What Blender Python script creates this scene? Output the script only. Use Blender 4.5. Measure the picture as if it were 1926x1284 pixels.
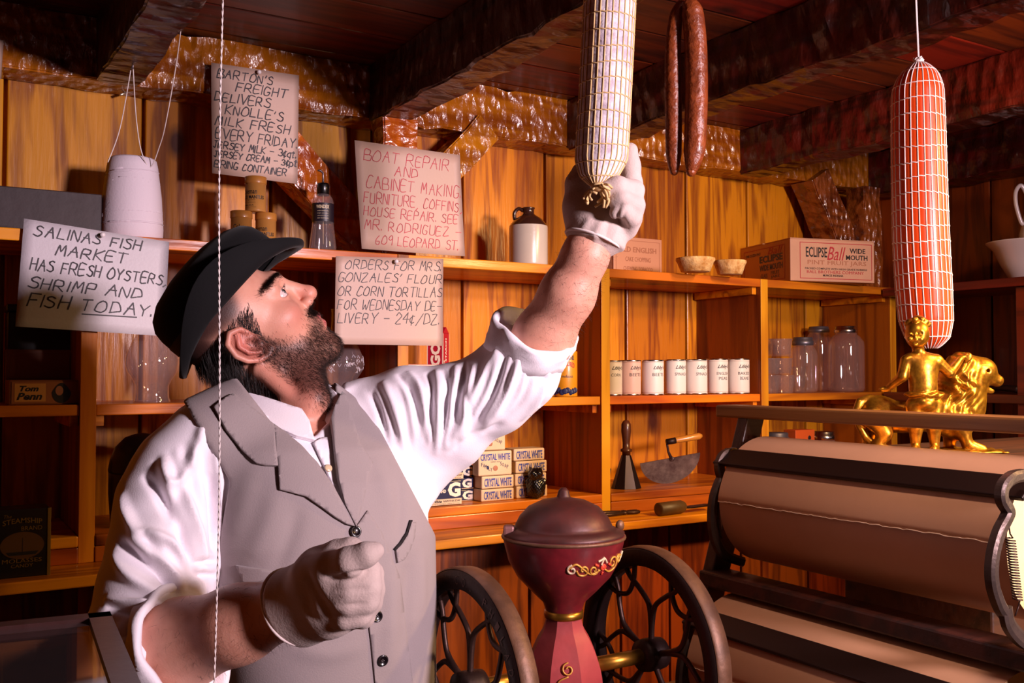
import bpy, bmesh, math, random
import numpy as np
from mathutils import Vector, Matrix
from mathutils.bvhtree import BVHTree

random.seed(7); np.random.seed(7)
for o in list(bpy.data.objects): bpy.data.objects.remove(o)
SC = bpy.context.scene
COL = SC.collection
PI = math.pi
R = math.radians

# ------------------------------------------------------------------ camera
FPX, CX, CY = 1838.0, 963.0, 642.0
YAW, PITCH = R(31.2), math.atan(58/1838)
CAM = Vector((0, 0, 1.45))
cd = bpy.data.cameras.new('camera'); cam = bpy.data.objects.new('camera', cd); COL.objects.link(cam)
cam.location = CAM; cam.rotation_euler = (PI/2+PITCH, 0, -YAW)
cd.sensor_width = 36.0; cd.lens = 36.0*FPX/1926.0; cd.clip_start = 0.02
SC.camera = cam
_m = cam.rotation_euler.to_matrix()
RT, UPV, FW = _m.col[0].copy(), _m.col[1].copy(), -_m.col[2].copy()
def ray(px, py): return FW + RT*((px-CX)/FPX) + UPV*((CY-py)/FPX)
def cp(px, py, d): return CAM + ray(px, py)*d
def atY(px, py, Y): v = ray(px, py); return CAM + v*(Y/v.y)
def atX(px, py, X): v = ray(px, py); return CAM + v*(X/v.x)
def atZ(px, py, Z): v = ray(px, py); return CAM + v*((Z-CAM.z)/v.z)
def proj(P):
    q = Vector(P)-CAM; d = q.dot(FW)
    return (CX+FPX*q.dot(RT)/d, CY-FPX*q.dot(UPV)/d, d)

# ------------------------------------------------------------------ world, lamps, exposure
W = bpy.data.worlds.new('world'); SC.world = W; W.use_nodes = True
bg = W.node_tree.nodes['Background']; bg.inputs[0].default_value = (1.0, 0.14, 0.16, 1); bg.inputs[1].default_value = 0.009
def area(name, loc, target, size, power, color, shape='DISK', spread=None):
    l = bpy.data.lights.new(name, 'AREA'); l.shape = shape; l.size = size; l.energy = power; l.color = color
    if spread: l.spread = R(spread)
    o = bpy.data.objects.new(name, l); COL.objects.link(o); o.location = loc
    o.rotation_euler = (Vector(target)-Vector(loc)).to_track_quat('-Z', 'Y').to_euler()
    return o
area('studio_lamp', (1.50, -1.08, 1.86), (0.90, 1.7, 1.50), 0.34, 33.5, (1.0, 0.78, 0.86), spread=95)
area('warm_lamp', (2.02, 0.50, 2.0), (1.62, 1.42, 1.15), 0.14, 9, (1.0, 0.62, 0.26), spread=85)
area('shelf_fill', (2.00, 0.95, 2.06), (2.0, 2.35, 1.45), 0.12, 3.2, (1.0, 0.58, 0.20), spread=120)  # added unseen fill that warms the right end of the back wall
area('roll_fill', (1.02, 0.62, 2.16), (1.28, 1.0, 1.2), 0.16, 3.2, (1.0, 0.70, 0.58), spread=75)  # added fill from above to brighten the top of the paper roll
area('counter_lamp', (1.56, 0.42, 1.30), (1.36, 0.9, 1.20), 0.10, 1.1, (1.0, 0.74, 0.38))
area('left_fill', (-0.2, -0.9, 1.9), (0.9, 1.6, 1.3), 0.5, 0.2, (1.0, 0.55, 0.42))  # weak unseen fill light from the left
VS = SC.view_settings
SC.display_settings.display_device = 'sRGB'
VS.view_transform = 'Standard'; VS.look = 'None'; VS.exposure = 0.0; VS.gamma = 1.0; VS.use_curve_mapping = False
SC.cycles.use_denoising = True
SC.cycles.max_bounces = 8; SC.cycles.transparent_max_bounces = 16
SC.cycles.caustics_reflective = False; SC.cycles.caustics_refractive = False
SC.cycles.sample_clamp_indirect = 6

# ------------------------------------------------------------------ materials
MATS = {}
def nmat(name):
    m = bpy.data.materials.new(name); m.use_nodes = True
    nt = m.node_tree; b = nt.nodes['Principled BSDF']
    MATS[name] = m
    return m, nt, b
def lin(c):
    return tuple((x/12.92 if x <= .04045 else ((x+.055)/1.055)**2.4) for x in c)
def hexc(h):
    h = h.lstrip('#'); return lin(tuple(int(h[i:i+2], 16)/255 for i in (0, 2, 4)))
def plain(name, col, rough=.6, metal=0, spec=.5, bump=0, bscale=80, coat=0, mottled=0, mscale=6, sheen=0, sss=0, col2=None):
    if isinstance(col, str): col = hexc(col)
    m, nt, b = nmat(name)
    b.inputs['Roughness'].default_value = rough; b.inputs['Metallic'].default_value = metal
    b.inputs['Specular IOR Level'].default_value = spec
    b.inputs['Coat Weight'].default_value = coat; b.inputs['Coat Roughness'].default_value = .15
    b.inputs['Sheen Weight'].default_value = sheen
    b.inputs['Base Color'].default_value = (*col, 1)
    if sss:
        b.inputs['Subsurface Weight'].default_value = sss; b.inputs['Subsurface Radius'].default_value = (.012, .004, .002); b.inputs['Subsurface Scale'].default_value = 1.0
    tc = nt.nodes.new('ShaderNodeTexCoord')
    if mottled:
        c2 = hexc(col2) if isinstance(col2, str) else (col2 or tuple(x*(1-mottled) for x in col))
        n = nt.nodes.new('ShaderNodeTexNoise'); n.inputs['Scale'].default_value = mscale; n.inputs['Detail'].default_value = 7; n.inputs['Roughness'].default_value = .65
        r = nt.nodes.new('ShaderNodeValToRGB'); r.color_ramp.elements[0].position = .38; r.color_ramp.elements[1].position = .64
        r.color_ramp.elements[0].color = (*c2, 1); r.color_ramp.elements[1].color = (*col, 1)
        nt.links.new(tc.outputs['Object'], n.inputs['Vector']); nt.links.new(n.outputs['Fac'], r.inputs['Fac']); nt.links.new(r.outputs['Color'], b.inputs['Base Color'])
    if bump:
        n = nt.nodes.new('ShaderNodeTexNoise'); n.inputs['Scale'].default_value = bscale; n.inputs['Detail'].default_value = 4
        u = nt.nodes.new('ShaderNodeBump'); u.inputs['Strength'].default_value = bump; u.inputs['Distance'].default_value = .004
        nt.links.new(tc.outputs['Object'], n.inputs['Vector']); nt.links.new(n.outputs['Fac'], u.inputs['Height']); nt.links.new(u.outputs['Normal'], b.inputs['Normal'])
    return m
def wood(name, c_dark, c_light, axis='Z', rough=.42, coat=.6, coat_rough=.22, hewn=0, hscale=22, fine=.25, gscale=1.0, vary=.35, knots=True, spec=.5):
    """varnished boards: long grain along an axis, growth-ring streaks, a few knots, a saw-mark or adze bump."""
    m, nt, b = nmat(name); N = nt.nodes; L = nt.links
    if isinstance(c_dark, str): c_dark = hexc(c_dark)
    if isinstance(c_light, str): c_light = hexc(c_light)
    tc = N.new('ShaderNodeTexCoord'); at = N.new('ShaderNodeAttribute'); at.attribute_name = 'rnd'
    add = N.new('ShaderNodeVectorMath'); add.operation = 'MULTIPLY_ADD'
    L.new(at.outputs['Vector'], add.inputs[0]); add.inputs[1].default_value = (7.3, 5.1, 9.7); L.new(tc.outputs['Object'], add.inputs[2])
    mp = N.new('ShaderNodeMapping'); s = [9*gscale]*3; s['XYZ'.index(axis)] = .75*gscale; mp.inputs['Scale'].default_value = s
    L.new(add.outputs[0], mp.inputs['Vector'])
    n1 = N.new('ShaderNodeTexNoise'); n1.inputs['Scale'].default_value = 1.1; n1.inputs['Detail'].default_value = 3; n1.inputs['Distortion'].default_value = .6
    L.new(mp.outputs[0], n1.inputs['Vector'])
    mul = N.new('ShaderNodeMath'); mul.operation = 'MULTIPLY'; mul.inputs[1].default_value = 26; L.new(n1.outputs['Fac'], mul.inputs[0])
    sn = N.new('ShaderNodeMath'); sn.operation = 'SINE'; L.new(mul.outputs[0], sn.inputs[0])
    n2 = N.new('ShaderNodeTexNoise'); n2.inputs['Scale'].default_value = 7; n2.inputs['Detail'].default_value = 6; L.new(mp.outputs[0], n2.inputs['Vector'])
    mr = N.new('ShaderNodeMapRange'); mr.inputs['From Min'].default_value = -1; mr.inputs['From Max'].default_value = 1; L.new(sn.outputs[0], mr.inputs['Value'])
    mx = N.new('ShaderNodeMix'); mx.inputs['Factor'].default_value = .55; L.new(mr.outputs[0], mx.inputs['A']); L.new(n2.outputs['Fac'], mx.inputs['B'])
    rp = N.new('ShaderNodeValToRGB'); rp.color_ramp.elements[0].position = .18; rp.color_ramp.elements[1].position = .62
    rp.color_ramp.elements[0].color = (*c_dark, 1); rp.color_ramp.elements[1].color = (*c_light, 1)
    L.new(mx.outputs['Result'], rp.inputs['Fac'])
    # board to board tone
    sep = N.new('ShaderNodeSeparateXYZ'); L.new(at.outputs['Vector'], sep.inputs[0])
    mr2 = N.new('ShaderNodeMapRange'); mr2.inputs['To Min'].default_value = 1-vary; mr2.inputs['To Max'].default_value = 1+vary*.5; L.new(sep.outputs['X'], mr2.inputs['Value'])
    hs = N.new('ShaderNodeHueSaturation'); L.new(rp.outputs['Color'], hs.inputs['Color']); L.new(mr2.outputs[0], hs.inputs['Value'])
    mr3 = N.new('ShaderNodeMapRange'); mr3.inputs['To Min'].default_value = .488; mr3.inputs['To Max'].default_value = .512; L.new(sep.outputs['Y'], mr3.inputs['Value']); L.new(mr3.outputs[0], hs.inputs['Hue'])
    col = hs.outputs['Color']
    if knots:
        mpk = N.new('ShaderNodeMapping'); sk = [4.5]*3; sk['XYZ'.index(axis)] = 2.6; mpk.inputs['Scale'].default_value = sk; L.new(add.outputs[0], mpk.inputs['Vector'])
        vo = N.new('ShaderNodeTexVoronoi'); vo.inputs['Scale'].default_value = 1.0; L.new(mpk.outputs[0], vo.inputs['Vector'])
        rk = N.new('ShaderNodeValToRGB'); rk.color_ramp.elements[0].position = .05; rk.color_ramp.elements[1].position = .13
        rk.color_ramp.elements[0].color = (1, 1, 1, 1); rk.color_ramp.elements[1].color = (0, 0, 0, 1); L.new(vo.outputs['Distance'], rk.inputs['Fac'])
        mk = N.new('ShaderNodeMix'); mk.data_type = 'RGBA'; L.new(rk.outputs['Color'], mk.inputs['Factor']); L.new(col, mk.inputs['A'])
        mk.inputs['B'].default_value = (c_dark[0]*.35, c_dark[1]*.25, c_dark[2]*.25, 1); col = mk.outputs['Result']
    L.new(col, b.inputs['Base Color'])
    b.inputs['Roughness'].default_value = rough; b.inputs['Coat Weight'].default_value = coat; b.inputs['Coat Roughness'].default_value = coat_rough
    b.inputs['Specular IOR Level'].default_value = spec
    hsrc = n2.outputs['Fac']; bu = N.new('ShaderNodeBump'); bu.inputs['Strength'].default_value = fine; bu.inputs['Distance'].default_value = .003
    L.new(hsrc, bu.inputs['Height']); last = bu
    if hewn:
        mh = N.new('ShaderNodeMapping'); sh = [.72]*3; sh['XYZ'.index(axis)] = 1.3; mh.inputs['Scale'].default_value = sh; L.new(add.outputs[0], mh.inputs['Vector'])
        vh = N.new('ShaderNodeTexVoronoi'); vh.feature = 'SMOOTH_F1'; vh.inputs['Scale'].default_value = hscale; vh.inputs['Smoothness'].default_value = .45; vh.inputs['Randomness'].default_value = .85; L.new(mh.outputs[0], vh.inputs['Vector'])
        nh = N.new('ShaderNodeTexNoise'); nh.inputs['Scale'].default_value = hscale*1.3; nh.inputs['Detail'].default_value = 3; L.new(mh.outputs[0], nh.inputs['Vector'])
        ad = N.new('ShaderNodeMath'); ad.operation = 'MULTIPLY_ADD'; ad.inputs[1].default_value = .55; L.new(nh.outputs['Fac'], ad.inputs[0]); L.new(vh.outputs['Distance'], ad.inputs[2])
        b2 = N.new('ShaderNodeBump'); b2.inputs['Strength'].default_value = hewn; b2.inputs['Distance'].default_value = .02
        L.new(ad.outputs[0], b2.inputs['Height']); L.new(bu.outputs['Normal'], b2.inputs['Normal']); last = b2
    L.new(last.outputs['Normal'], b.inputs['Normal']); L.new(last.outputs['Normal'], b.inputs['Coat Normal'])
    return m
def glassm(name, tint=(.95, .93, .93), rough=.03, thin=.86, base=.055, haze=.02):
    """thin clear glass: mostly clear, fresnel gloss at the rim."""
    m = bpy.data.materials.new(name); m.use_nodes = True; nt = m.node_tree; N = nt.nodes; L = nt.links
    for n in list(N): N.remove(n)
    out = N.new('ShaderNodeOutputMaterial'); mix = N.new('ShaderNodeMixShader'); tr = N.new('ShaderNodeBsdfTransparent'); gl = N.new('ShaderNodeBsdfGlossy')
    tr.inputs['Color'].default_value = (*tint, 1); gl.inputs['Roughness'].default_value = rough; gl.inputs['Color'].default_value = (1, .97, .98, 1)
    lw = N.new('ShaderNodeLayerWeight'); lw.inputs['Blend'].default_value = .32
    mr = N.new('ShaderNodeMapRange'); mr.inputs['To Min'].default_value = base; mr.inputs['To Max'].default_value = thin; L.new(lw.outputs['Facing'], mr.inputs['Value'])
    pw = N.new('ShaderNodeMath'); pw.operation = 'POWER'; pw.inputs[1].default_value = 2.2; L.new(lw.outputs['Facing'], pw.inputs[0]); L.new(pw.outputs[0], mr.inputs['Value'])
    L.new(mr.outputs[0], mix.inputs['Fac']); L.new(tr.outputs[0], mix.inputs[1]); L.new(gl.outputs[0], mix.inputs[2]); df = N.new('ShaderNodeBsdfDiffuse'); df.inputs['Color'].default_value = (.8, .66, .66, 1); m2 = N.new('ShaderNodeMixShader'); m2.inputs['Fac'].default_value = haze; L.new(mix.outputs[0], m2.inputs[1]); L.new(df.outputs[0], m2.inputs[2]); L.new(m2.outputs[0], out.inputs['Surface'])  # pale pink haze painted into the glass so it shows
    MATS[name] = m
    return m

WALLM = wood('wall_boards', '#8e4602', '#d88a0a', 'Z', rough=.55, coat=.30, coat_rough=.20, fine=.35, vary=.28, gscale=1.6, spec=.3)
SHELFM = wood('shelf_boards', '#984606', '#d67c0a', 'X', rough=.52, coat=.28, coat_rough=.18, fine=.3, spec=.3)
UPRM = wood('upright_boards', '#702c08', '#a8540e', 'Z', rough=.52, coat=.28, coat_rough=.18, fine=.3, spec=.3)
APRM = wood('apron_board', '#7c2c08', '#c8661a', 'X', rough=.35, coat=.6, fine=.5, gscale=.8)
HEWNX = wood('hewn_beam_along_wall', '#8c3e04', '#c4700e', 'X', rough=.34, coat=.45, coat_rough=.14, hewn=.6, hscale=34, fine=.2)
HEWNZ = wood('hewn_post', '#8c3e04', '#c4700e', 'Z', rough=.34, coat=.45, coat_rough=.14, hewn=.6, hscale=34, fine=.2)
HEWND = wood('hewn_dark_brace', '#5a2410', '#8a441a', 'X', rough=.34, coat=.6, coat_rough=.16, hewn=.7, hscale=40, fine=.2)
EDGEM = wood('board_edges', '#c0700c', '#eaa01a', 'Z', rough=.52, coat=.25, spec=.3)
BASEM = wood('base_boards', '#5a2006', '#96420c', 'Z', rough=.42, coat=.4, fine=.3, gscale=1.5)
HEWNY = wood('hewn_beam_dark', '#260805', '#521408', 'Y', rough=.42, coat=.5, coat_rough=.2, hewn=.8, hscale=20, fine=.3)
CEILM = wood('ceiling_boards', '#4a1004', '#802a08', 'X', rough=.5, coat=.2, fine=.3, vary=.3)
DARKW = wood('dark_old_wood', '#24100a', '#4a2214', 'X', rough=.55, coat=.15, fine=.4, knots=False)
BENCH = wood('bench_wood', '#5a3018', '#8a5830', 'Y', rough=.5, coat=.2, fine=.4)
FLOORM = wood('floor_boards', '#2c140a', '#54280f', 'Y', rough=.6, coat=.1)
PAPER_W = plain('white_card', '#cbc4ca', .5, bump=.12, bscale=180, spec=.4)
PAPER_B = plain('buff_card', '#cbab9a', .55, bump=.08, bscale=120)
INK = plain('dark_ink', '#2a2228', .55)
INKR = plain('red_crayon', '#c03848', .6)
PINM = plain('pin_white', '#efe6e6', .25)
STRINGM = plain('white_string', '#e4d8d4', .8)
CREAMT = plain('cream_twine', '#e0b878', .8)
KRAFT = plain('kraft_paper', '#cf9c78', .42, mottled=.08, mscale=5)
IRON = plain('cast_iron_dark', '#2a1a18', .5, .6, bump=.3, bscale=60)
IRONB = plain('cast_iron_brown', '#4c3630', .45, .7, bump=.3, bscale=50, mottled=.4, mscale=20)
STEEL = plain('worn_steel', '#9a8f94', .4, .85, mottled=.45, mscale=14, col2='#5a4a50')
BRASS = plain('old_brass', '#a8762a', .35, .9, mottled=.4, mscale=12)
TIN = plain('tin_metal', '#c8c0c0', .25, 1.0)
ZINC = plain('zinc_lid', '#7c7884', .42, .8, bump=.15, bscale=40)
GLASS = glassm('clear_glass', (.965, .95, .95))
GLASSD = glassm('smoky_glass', (.92, .86, .87), base=.10, haze=.085)
BLACKP = plain('black_lacquer', '#0a0708', .3, coat=.3)
# ------------------------------------------------------------------ mesh builders
class MB:
    """collects shapes into ONE mesh object."""
    def __init__(s): s.v = []; s.f = []; s.r = []; s.sm = []
    def add(s, vs, fs, rnd=None, smooth=False):
        o = len(s.v); s.v += [tuple(v) for v in vs]; s.f += [tuple(i+o for i in f) for f in fs]
        rr = rnd if rnd is not None else (random.random(), random.random(), random.random())
        s.r += [rr]*len(vs); s.sm += [smooth]*len(fs); return s
    def box(s, lo, hi, bev=.0, M=None, rnd=None):
        lo = Vector(lo); hi = Vector(hi); c = (lo+hi)/2; h = (hi-lo)/2
        bev = min(bev, min(h)*.9)
        vs = []; fs = []
        if bev <= 0:
            for i in range(8): vs.append(Vector((lo.x if i & 1 == 0 else hi.x, lo.y if i & 2 == 0 else hi.y, lo.z if i & 4 == 0 else hi.z)))
            fs = [(0, 2, 3, 1), (4, 5, 7, 6), (0, 1, 5, 4), (2, 6, 7, 3), (0, 4, 6, 2), (1, 3, 7, 5)]
        else:
            bm = bmesh.new(); bmesh.ops.create_cube(bm, size=2)
            for v in bm.verts: v.co = Vector((v.co.x*h.x, v.co.y*h.y, v.co.z*h.z))+c
            bmesh.ops.bevel(bm, geom=bm.edges[:], offset=bev, segments=2, affect='EDGES', profile=.5)
            bm.verts.index_update(); vs = [v.co.copy() for v in bm.verts]; fs = [[v.index for v in f.verts] for f in bm.faces]; bm.free()
        if M is not None: vs = [M @ v for v in vs]
        return s.add(vs, fs, rnd)
    def tube(s, pts, r, n=8, cap=True, smooth=True, rnd=None, closed=False):
        pts = [Vector(p) for p in pts]; k = len(pts); rs = r if isinstance(r, (list, tuple)) else [r]*k
        vs = []; fs = []; prev = None
        for i, p in enumerate(pts):
            if closed: t = (pts[(i+1) % k]-pts[i-1])
            else: t = pts[min(i+1, k-1)]-pts[max(i-1, 0)]
            t.normalize()
            if prev is None:
                a = Vector((0, 0, 1)) if abs(t.z) < .9 else Vector((1, 0, 0)); u = t.cross(a).normalized()
            else: u = (prev-t*prev.dot(t)).normalized()
            prev = u; w = t.cross(u)
            for j in range(n):
                an = 2*PI*j/n; vs.append(p+(u*math.cos(an)+w*math.sin(an))*rs[i])
        m = k if closed else k-1
        for i in range(m):
            for j in range(n): fs.append((i*n+j, i*n+(j+1) % n, ((i+1) % k)*n+(j+1) % n, ((i+1) % k)*n+j))
        if cap and not closed: fs.append(tuple(range(n-1, -1, -1))); fs.append(tuple((k-1)*n+j for j in range(n)))
        return s.add(vs, fs, rnd, smooth)
    def lathe(s, prof, n=32, M=None, smooth=True, capb=True, capt=True, rnd=None, sx=1, sy=1):
        vs = []; fs = []; k = len(prof)
        for (r, z) in prof:
            for j in range(n):
                a = 2*PI*j/n; vs.append(Vector((r*math.cos(a)*sx, r*math.sin(a)*sy, z)))
        for i in range(k-1):
            for j in range(n): fs.append((i*n+j, i*n+(j+1) % n, (i+1)*n+(j+1) % n, (i+1)*n+j))
        if capb and prof[0][0] > 1e-5: fs.append(tuple(range(n-1, -1, -1)))
        if capt and prof[-1][0] > 1e-5: fs.append(tuple((k-1)*n+j for j in range(n)))
        if M is not None: vs = [M @ v for v in vs]
        return s.add(vs, fs, rnd, smooth)
    def prism(s, poly, thick, M=None, rnd=None, smooth=False):
        """2-D polygon in local xy, thickness along +z."""
        n = len(poly); vs = [Vector((x, y, 0)) for x, y in poly]+[Vector((x, y, thick)) for x, y in poly]
        fs = [tuple(range(n-1, -1, -1)), tuple(range(n, 2*n))]+[(i, (i+1) % n, n+(i+1) % n, n+i) for i in range(n)]
        if M is not None: vs = [M @ v for v in vs]
        return s.add(vs, fs, rnd, smooth)
    def ball(s, c, r, n=12, M=None, rnd=None):
        c = Vector(c); rr = Vector(r) if hasattr(r, '__len__') else Vector((r, r, r)); vs = []; fs = []
        for i in range(n+1):
            th = PI*i/n
            for j in range(2*n):
                a = PI*j/n; vs.append(Vector((rr.x*math.sin(th)*math.cos(a), rr.y*math.sin(th)*math.sin(a), rr.z*math.cos(th))))
        for i in range(n):
            for j in range(2*n): fs.append((i*2*n+j, (i+1)*2*n+j, (i+1)*2*n+(j+1) % (2*n), i*2*n+(j+1) % (2*n)))
        vs = [(M @ v if M is not None else v)+c for v in vs]
        return s.add(vs, fs, rnd, True)
    def build(s, name, mat, parent=None, loc=(0, 0, 0), merge=False):
        me = bpy.data.meshes.new(name); me.from_pydata([tuple(v) for v in s.v], [], s.f)
        if s.v:
            a = me.attributes.new('rnd', 'FLOAT_VECTOR', 'POINT'); a.data.foreach_set('vector', np.array(s.r, dtype=np.float32).ravel())
            me.polygons.foreach_set('use_smooth', s.sm)
        o = bpy.data.objects.new(name, me); COL.objects.link(o); o.location = loc
        if mat: me.materials.append(mat)
        if parent: o.parent = parent
        if merge:
            bm = bmesh.new(); bm.from_mesh(me); bmesh.ops.remove_doubles(bm, verts=bm.verts[:], dist=1e-5); bmesh.ops.recalc_face_normals(bm, faces=bm.faces[:]); bm.to_mesh(me); bm.free()
        return o
def npobj(name, V, F, mat, parent=None, smooth=True):
    me = bpy.data.meshes.new(name)
    V = np.asarray(V, dtype=np.float32)
    if isinstance(F, np.ndarray):
        n, k = F.shape
        me.vertices.add(len(V)); me.vertices.foreach_set('co', V.ravel())
        me.loops.add(n*k); me.loops.foreach_set('vertex_index', F.astype(np.int32).ravel())
        me.polygons.add(n); me.polygons.foreach_set('loop_start', np.arange(0, n*k, k, dtype=np.int32)); me.polygons.foreach_set('loop_total', np.full(n, k, dtype=np.int32))
        me.update(calc_edges=True); me.validate()
    else: me.from_pydata([tuple(map(float, v)) for v in V], [], F)
    me.polygons.foreach_set('use_smooth', [smooth]*len(me.polygons))
    o = bpy.data.objects.new(name, me); COL.objects.link(o)
    if mat: me.materials.append(mat)
    if parent: o.parent = parent
    return o
def vcol(o, name, arr):
    a = o.data.attributes.new(name, 'FLOAT_VECTOR', 'POINT'); a.data.foreach_set('vector', np.asarray(arr, dtype=np.float32).ravel())
def tag(o, label=None, cat=None, group=None, kind=None):
    if label: o['label'] = label
    if cat: o['category'] = cat
    if group: o['group'] = group
    if kind: o['kind'] = kind
    return o
def thing(name, label, cat, loc=(0, 0, 0), rotz=0, group=None):
    o = bpy.data.objects.new(name, None); COL.objects.link(o); o.location = loc; o.rotation_euler = (0, 0, rotz); o.empty_display_size = .05
    return tag(o, label, cat, group)
def struct(mb, name, mat): return tag(mb.build(name, mat), kind='structure')
def copy_tree(o, parent=None):
    c = o.copy(); COL.objects.link(c)
    if parent: c.parent = parent
    for ch in list(o.children): copy_tree(ch, c)
    return c
def frame(o, x, y):
    """matrix: local x,y -> world x,y axes, z = x cross y."""
    x = Vector(x).normalized(); y = Vector(y); y = (y-x*y.dot(x)).normalized(); z = x.cross(y)
    M = Matrix((x, y, z)).transposed().to_4x4(); M.translation = Vector(o); return M
def cat_rom(pts, n=8, closed=False):
    pts = [Vector(p) for p in pts]; out = []; k = len(pts); rng = range(k if closed else k-1)
    for i in rng:
        if closed: p0, p1, p2, p3 = pts[i-1], pts[i], pts[(i+1) % k], pts[(i+2) % k]
        else: p0, p1, p2, p3 = pts[max(i-1, 0)], pts[i], pts[i+1], pts[min(i+2, k-1)]
        for j in range(n):
            t = j/n; out.append(.5*((2*p1)+(p2-p0)*t+(2*p0-5*p1+4*p2-p3)*t*t+(3*p1-p0-3*p2+p3)*t**3))
    if not closed: out.append(pts[-1].copy())
    return out
# ------------------------------------------------------------------ lettering
_TX = {}
def text_geo(s, shear=0, offset=0):
    key = (s, shear, offset)
    if key in _TX: return _TX[key]
    c = bpy.data.curves.new('t', 'FONT'); c.body = s; c.shear = shear; c.size = 1; c.resolution_u = 2; c.offset = offset
    o = bpy.data.objects.new('t', c); COL.objects.link(o)
    dg = bpy.context.evaluated_depsgraph_get(); dg.update(); me = bpy.data.meshes.new_from_object(o.evaluated_get(dg))
    vs = [v.co.copy() for v in me.vertices]; fs = [tuple(p.vertices) for p in me.polygons]
    bpy.data.objects.remove(o); bpy.data.curves.remove(c); bpy.data.meshes.remove(me)
    if vs:
        x0 = min(v.x for v in vs); x1 = max(v.x for v in vs); y0 = min(v.y for v in vs); y1 = max(v.y for v in vs)
        vs = [Vector(((v.x-x0)/(x1-x0), (v.y-y0)/(y1-y0), 0)) for v in vs]; asp = (x1-x0)/(y1-y0)
    else: asp = 1
    _TX[key] = (vs, fs, asp); return _TX[key]
def put_text(mb, s, x, y, w, h, M, shear=0, offset=0, cyl=None, arc=0):
    """text in a box (x,y,w,h) of the plane M; cyl=radius bends it round a vertical cylinder (x is arc length)."""
    vs, fs, asp = text_geo(s, shear, offset)
    if w is None: w = h*asp
    out = []
    for v in vs:
        px, py = x+v.x*w, y+v.y*h+arc*(4*v.x*(1-v.x))
        if cyl: a = px/cyl; q = Vector((cyl*math.sin(a), py, cyl*math.cos(a)))
        else: q = Vector((px, py, 0))
        out.append(M @ q)
    mb.add(out, fs, (0, 0, 0)); return w
G = {'A': '00 38 60|14 54', 'B': '00 08 48 57 56 44 04|44 63 61 50 00', 'C': '57 48 28 16 03 01 10 30 51', 'D': '00 08|08 38 56 62 41 00', 'E': '58 08 00 50|04 44', 'F': '58 08 00|04 44',
     'G': '57 38 18 05 02 10 40 53 33', 'H': '08 00|58 50|04 54', 'I': '38 30', 'J': '18 58|38 31 20 01', 'K': '08 00|58 04 50', 'L': '08 00 50', 'M': '00 18 33 58 60', 'N': '00 08 50 58', 'O': '38 16 03 01 20 40 62 65 57 38',
     'P': '00 08 48 57 55 44 04', 'Q': '38 16 03 01 20 40 62 65 57 38|42 70', 'R': '00 08 48 57 55 44 04|24 60', 'S': '57 38 17 16 25 44 53 51 30 01', 'T': '08 68|38 30', 'U': '08 02 10 40 52 58', 'V': '08 30 68', 'W': '08 10 34 50 78',
     'X': '08 50|58 00', 'Y': '08 34 68|34 30', 'Z': '08 58 00 60', '0': '38 16 03 01 20 40 62 65 57 38', '2': '06 28 47 55 00 50', '3': '07 28 47 55 34 53 51 30 01', '4': '48 03 63|48 40', '6': '48 15 02 10 40 52 43 13', '9': '50 56 48 27 15 34 56',
     '.': '10 11', ',': '20 0a', "'": '28 16', '-': '04 54', '/': '0a 68', 'c': '56 36 14 12 30 51|37 3a', 'q': '55 35 13 11 30 50|55 5b', 't': '38 30 50|16 56', 'p': '05 0b|05 35 53 51 30 00', ' ': ''}
def gpt(c):
    x = int(c[0]); y = c[1]
    return x, (int(y) if y.isdigit() else {'a': -1.6, 'b': -2.4}[y])
def handwriting(mb, s, x, y, w, h, M, pen=.0016, slant=.12, wob=.06, seed=1, z=.0007):
    """single-stroke hand-lettered capitals squeezed into width w, cap height h."""
    rg = random.Random(seed); adv = 0; strokes = []
    for ch in s:
        if ch == ' ': adv += 5.0; continue
        g = G.get(ch, ''); mxx = 0; mn = min([int(c[0]) for pl in g.split('|') for c in pl.split()] or [0]); dx = rg.uniform(-.3, .3); dy = rg.uniform(-.35, .35); sc = rg.uniform(.92, 1.08)
        for pl in g.split('|'):
            P = [(gpt(c)[0]-mn, gpt(c)[1]) for c in pl.split()]; mxx = max([mxx]+[p[0] for p in P])
            strokes.append([(adv+dx+p[0]*sc+rg.uniform(-wob, wob)*4, dy+p[1]*sc+rg.uniform(-wob, wob)*4) for p in P])
        adv += mxx+2.2
    tot = max(adv-2.2, 1)
    for P in strokes:
        pts = [Vector((x+(p[0]+slant*p[1]*2.2)*w/tot, y+p[1]*h/8, z)) for p in P]
        if len(pts) > 3: pts = cat_rom(pts, 3)
        for a, b in zip(pts[:-1], pts[1:]):
            d = (b-a)
            if d.length < 1e-6: continue
            e = d.normalized()*pen*.4; n = Vector((-d.y, d.x, 0)).normalized()*pen*.5*rg.uniform(.8, 1.15)
            mb.add([M @ q for q in (a-e-n, b+e-n, b+e+n, a-e+n)], [(0, 1, 2, 3)], (0, 0, 0))
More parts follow.
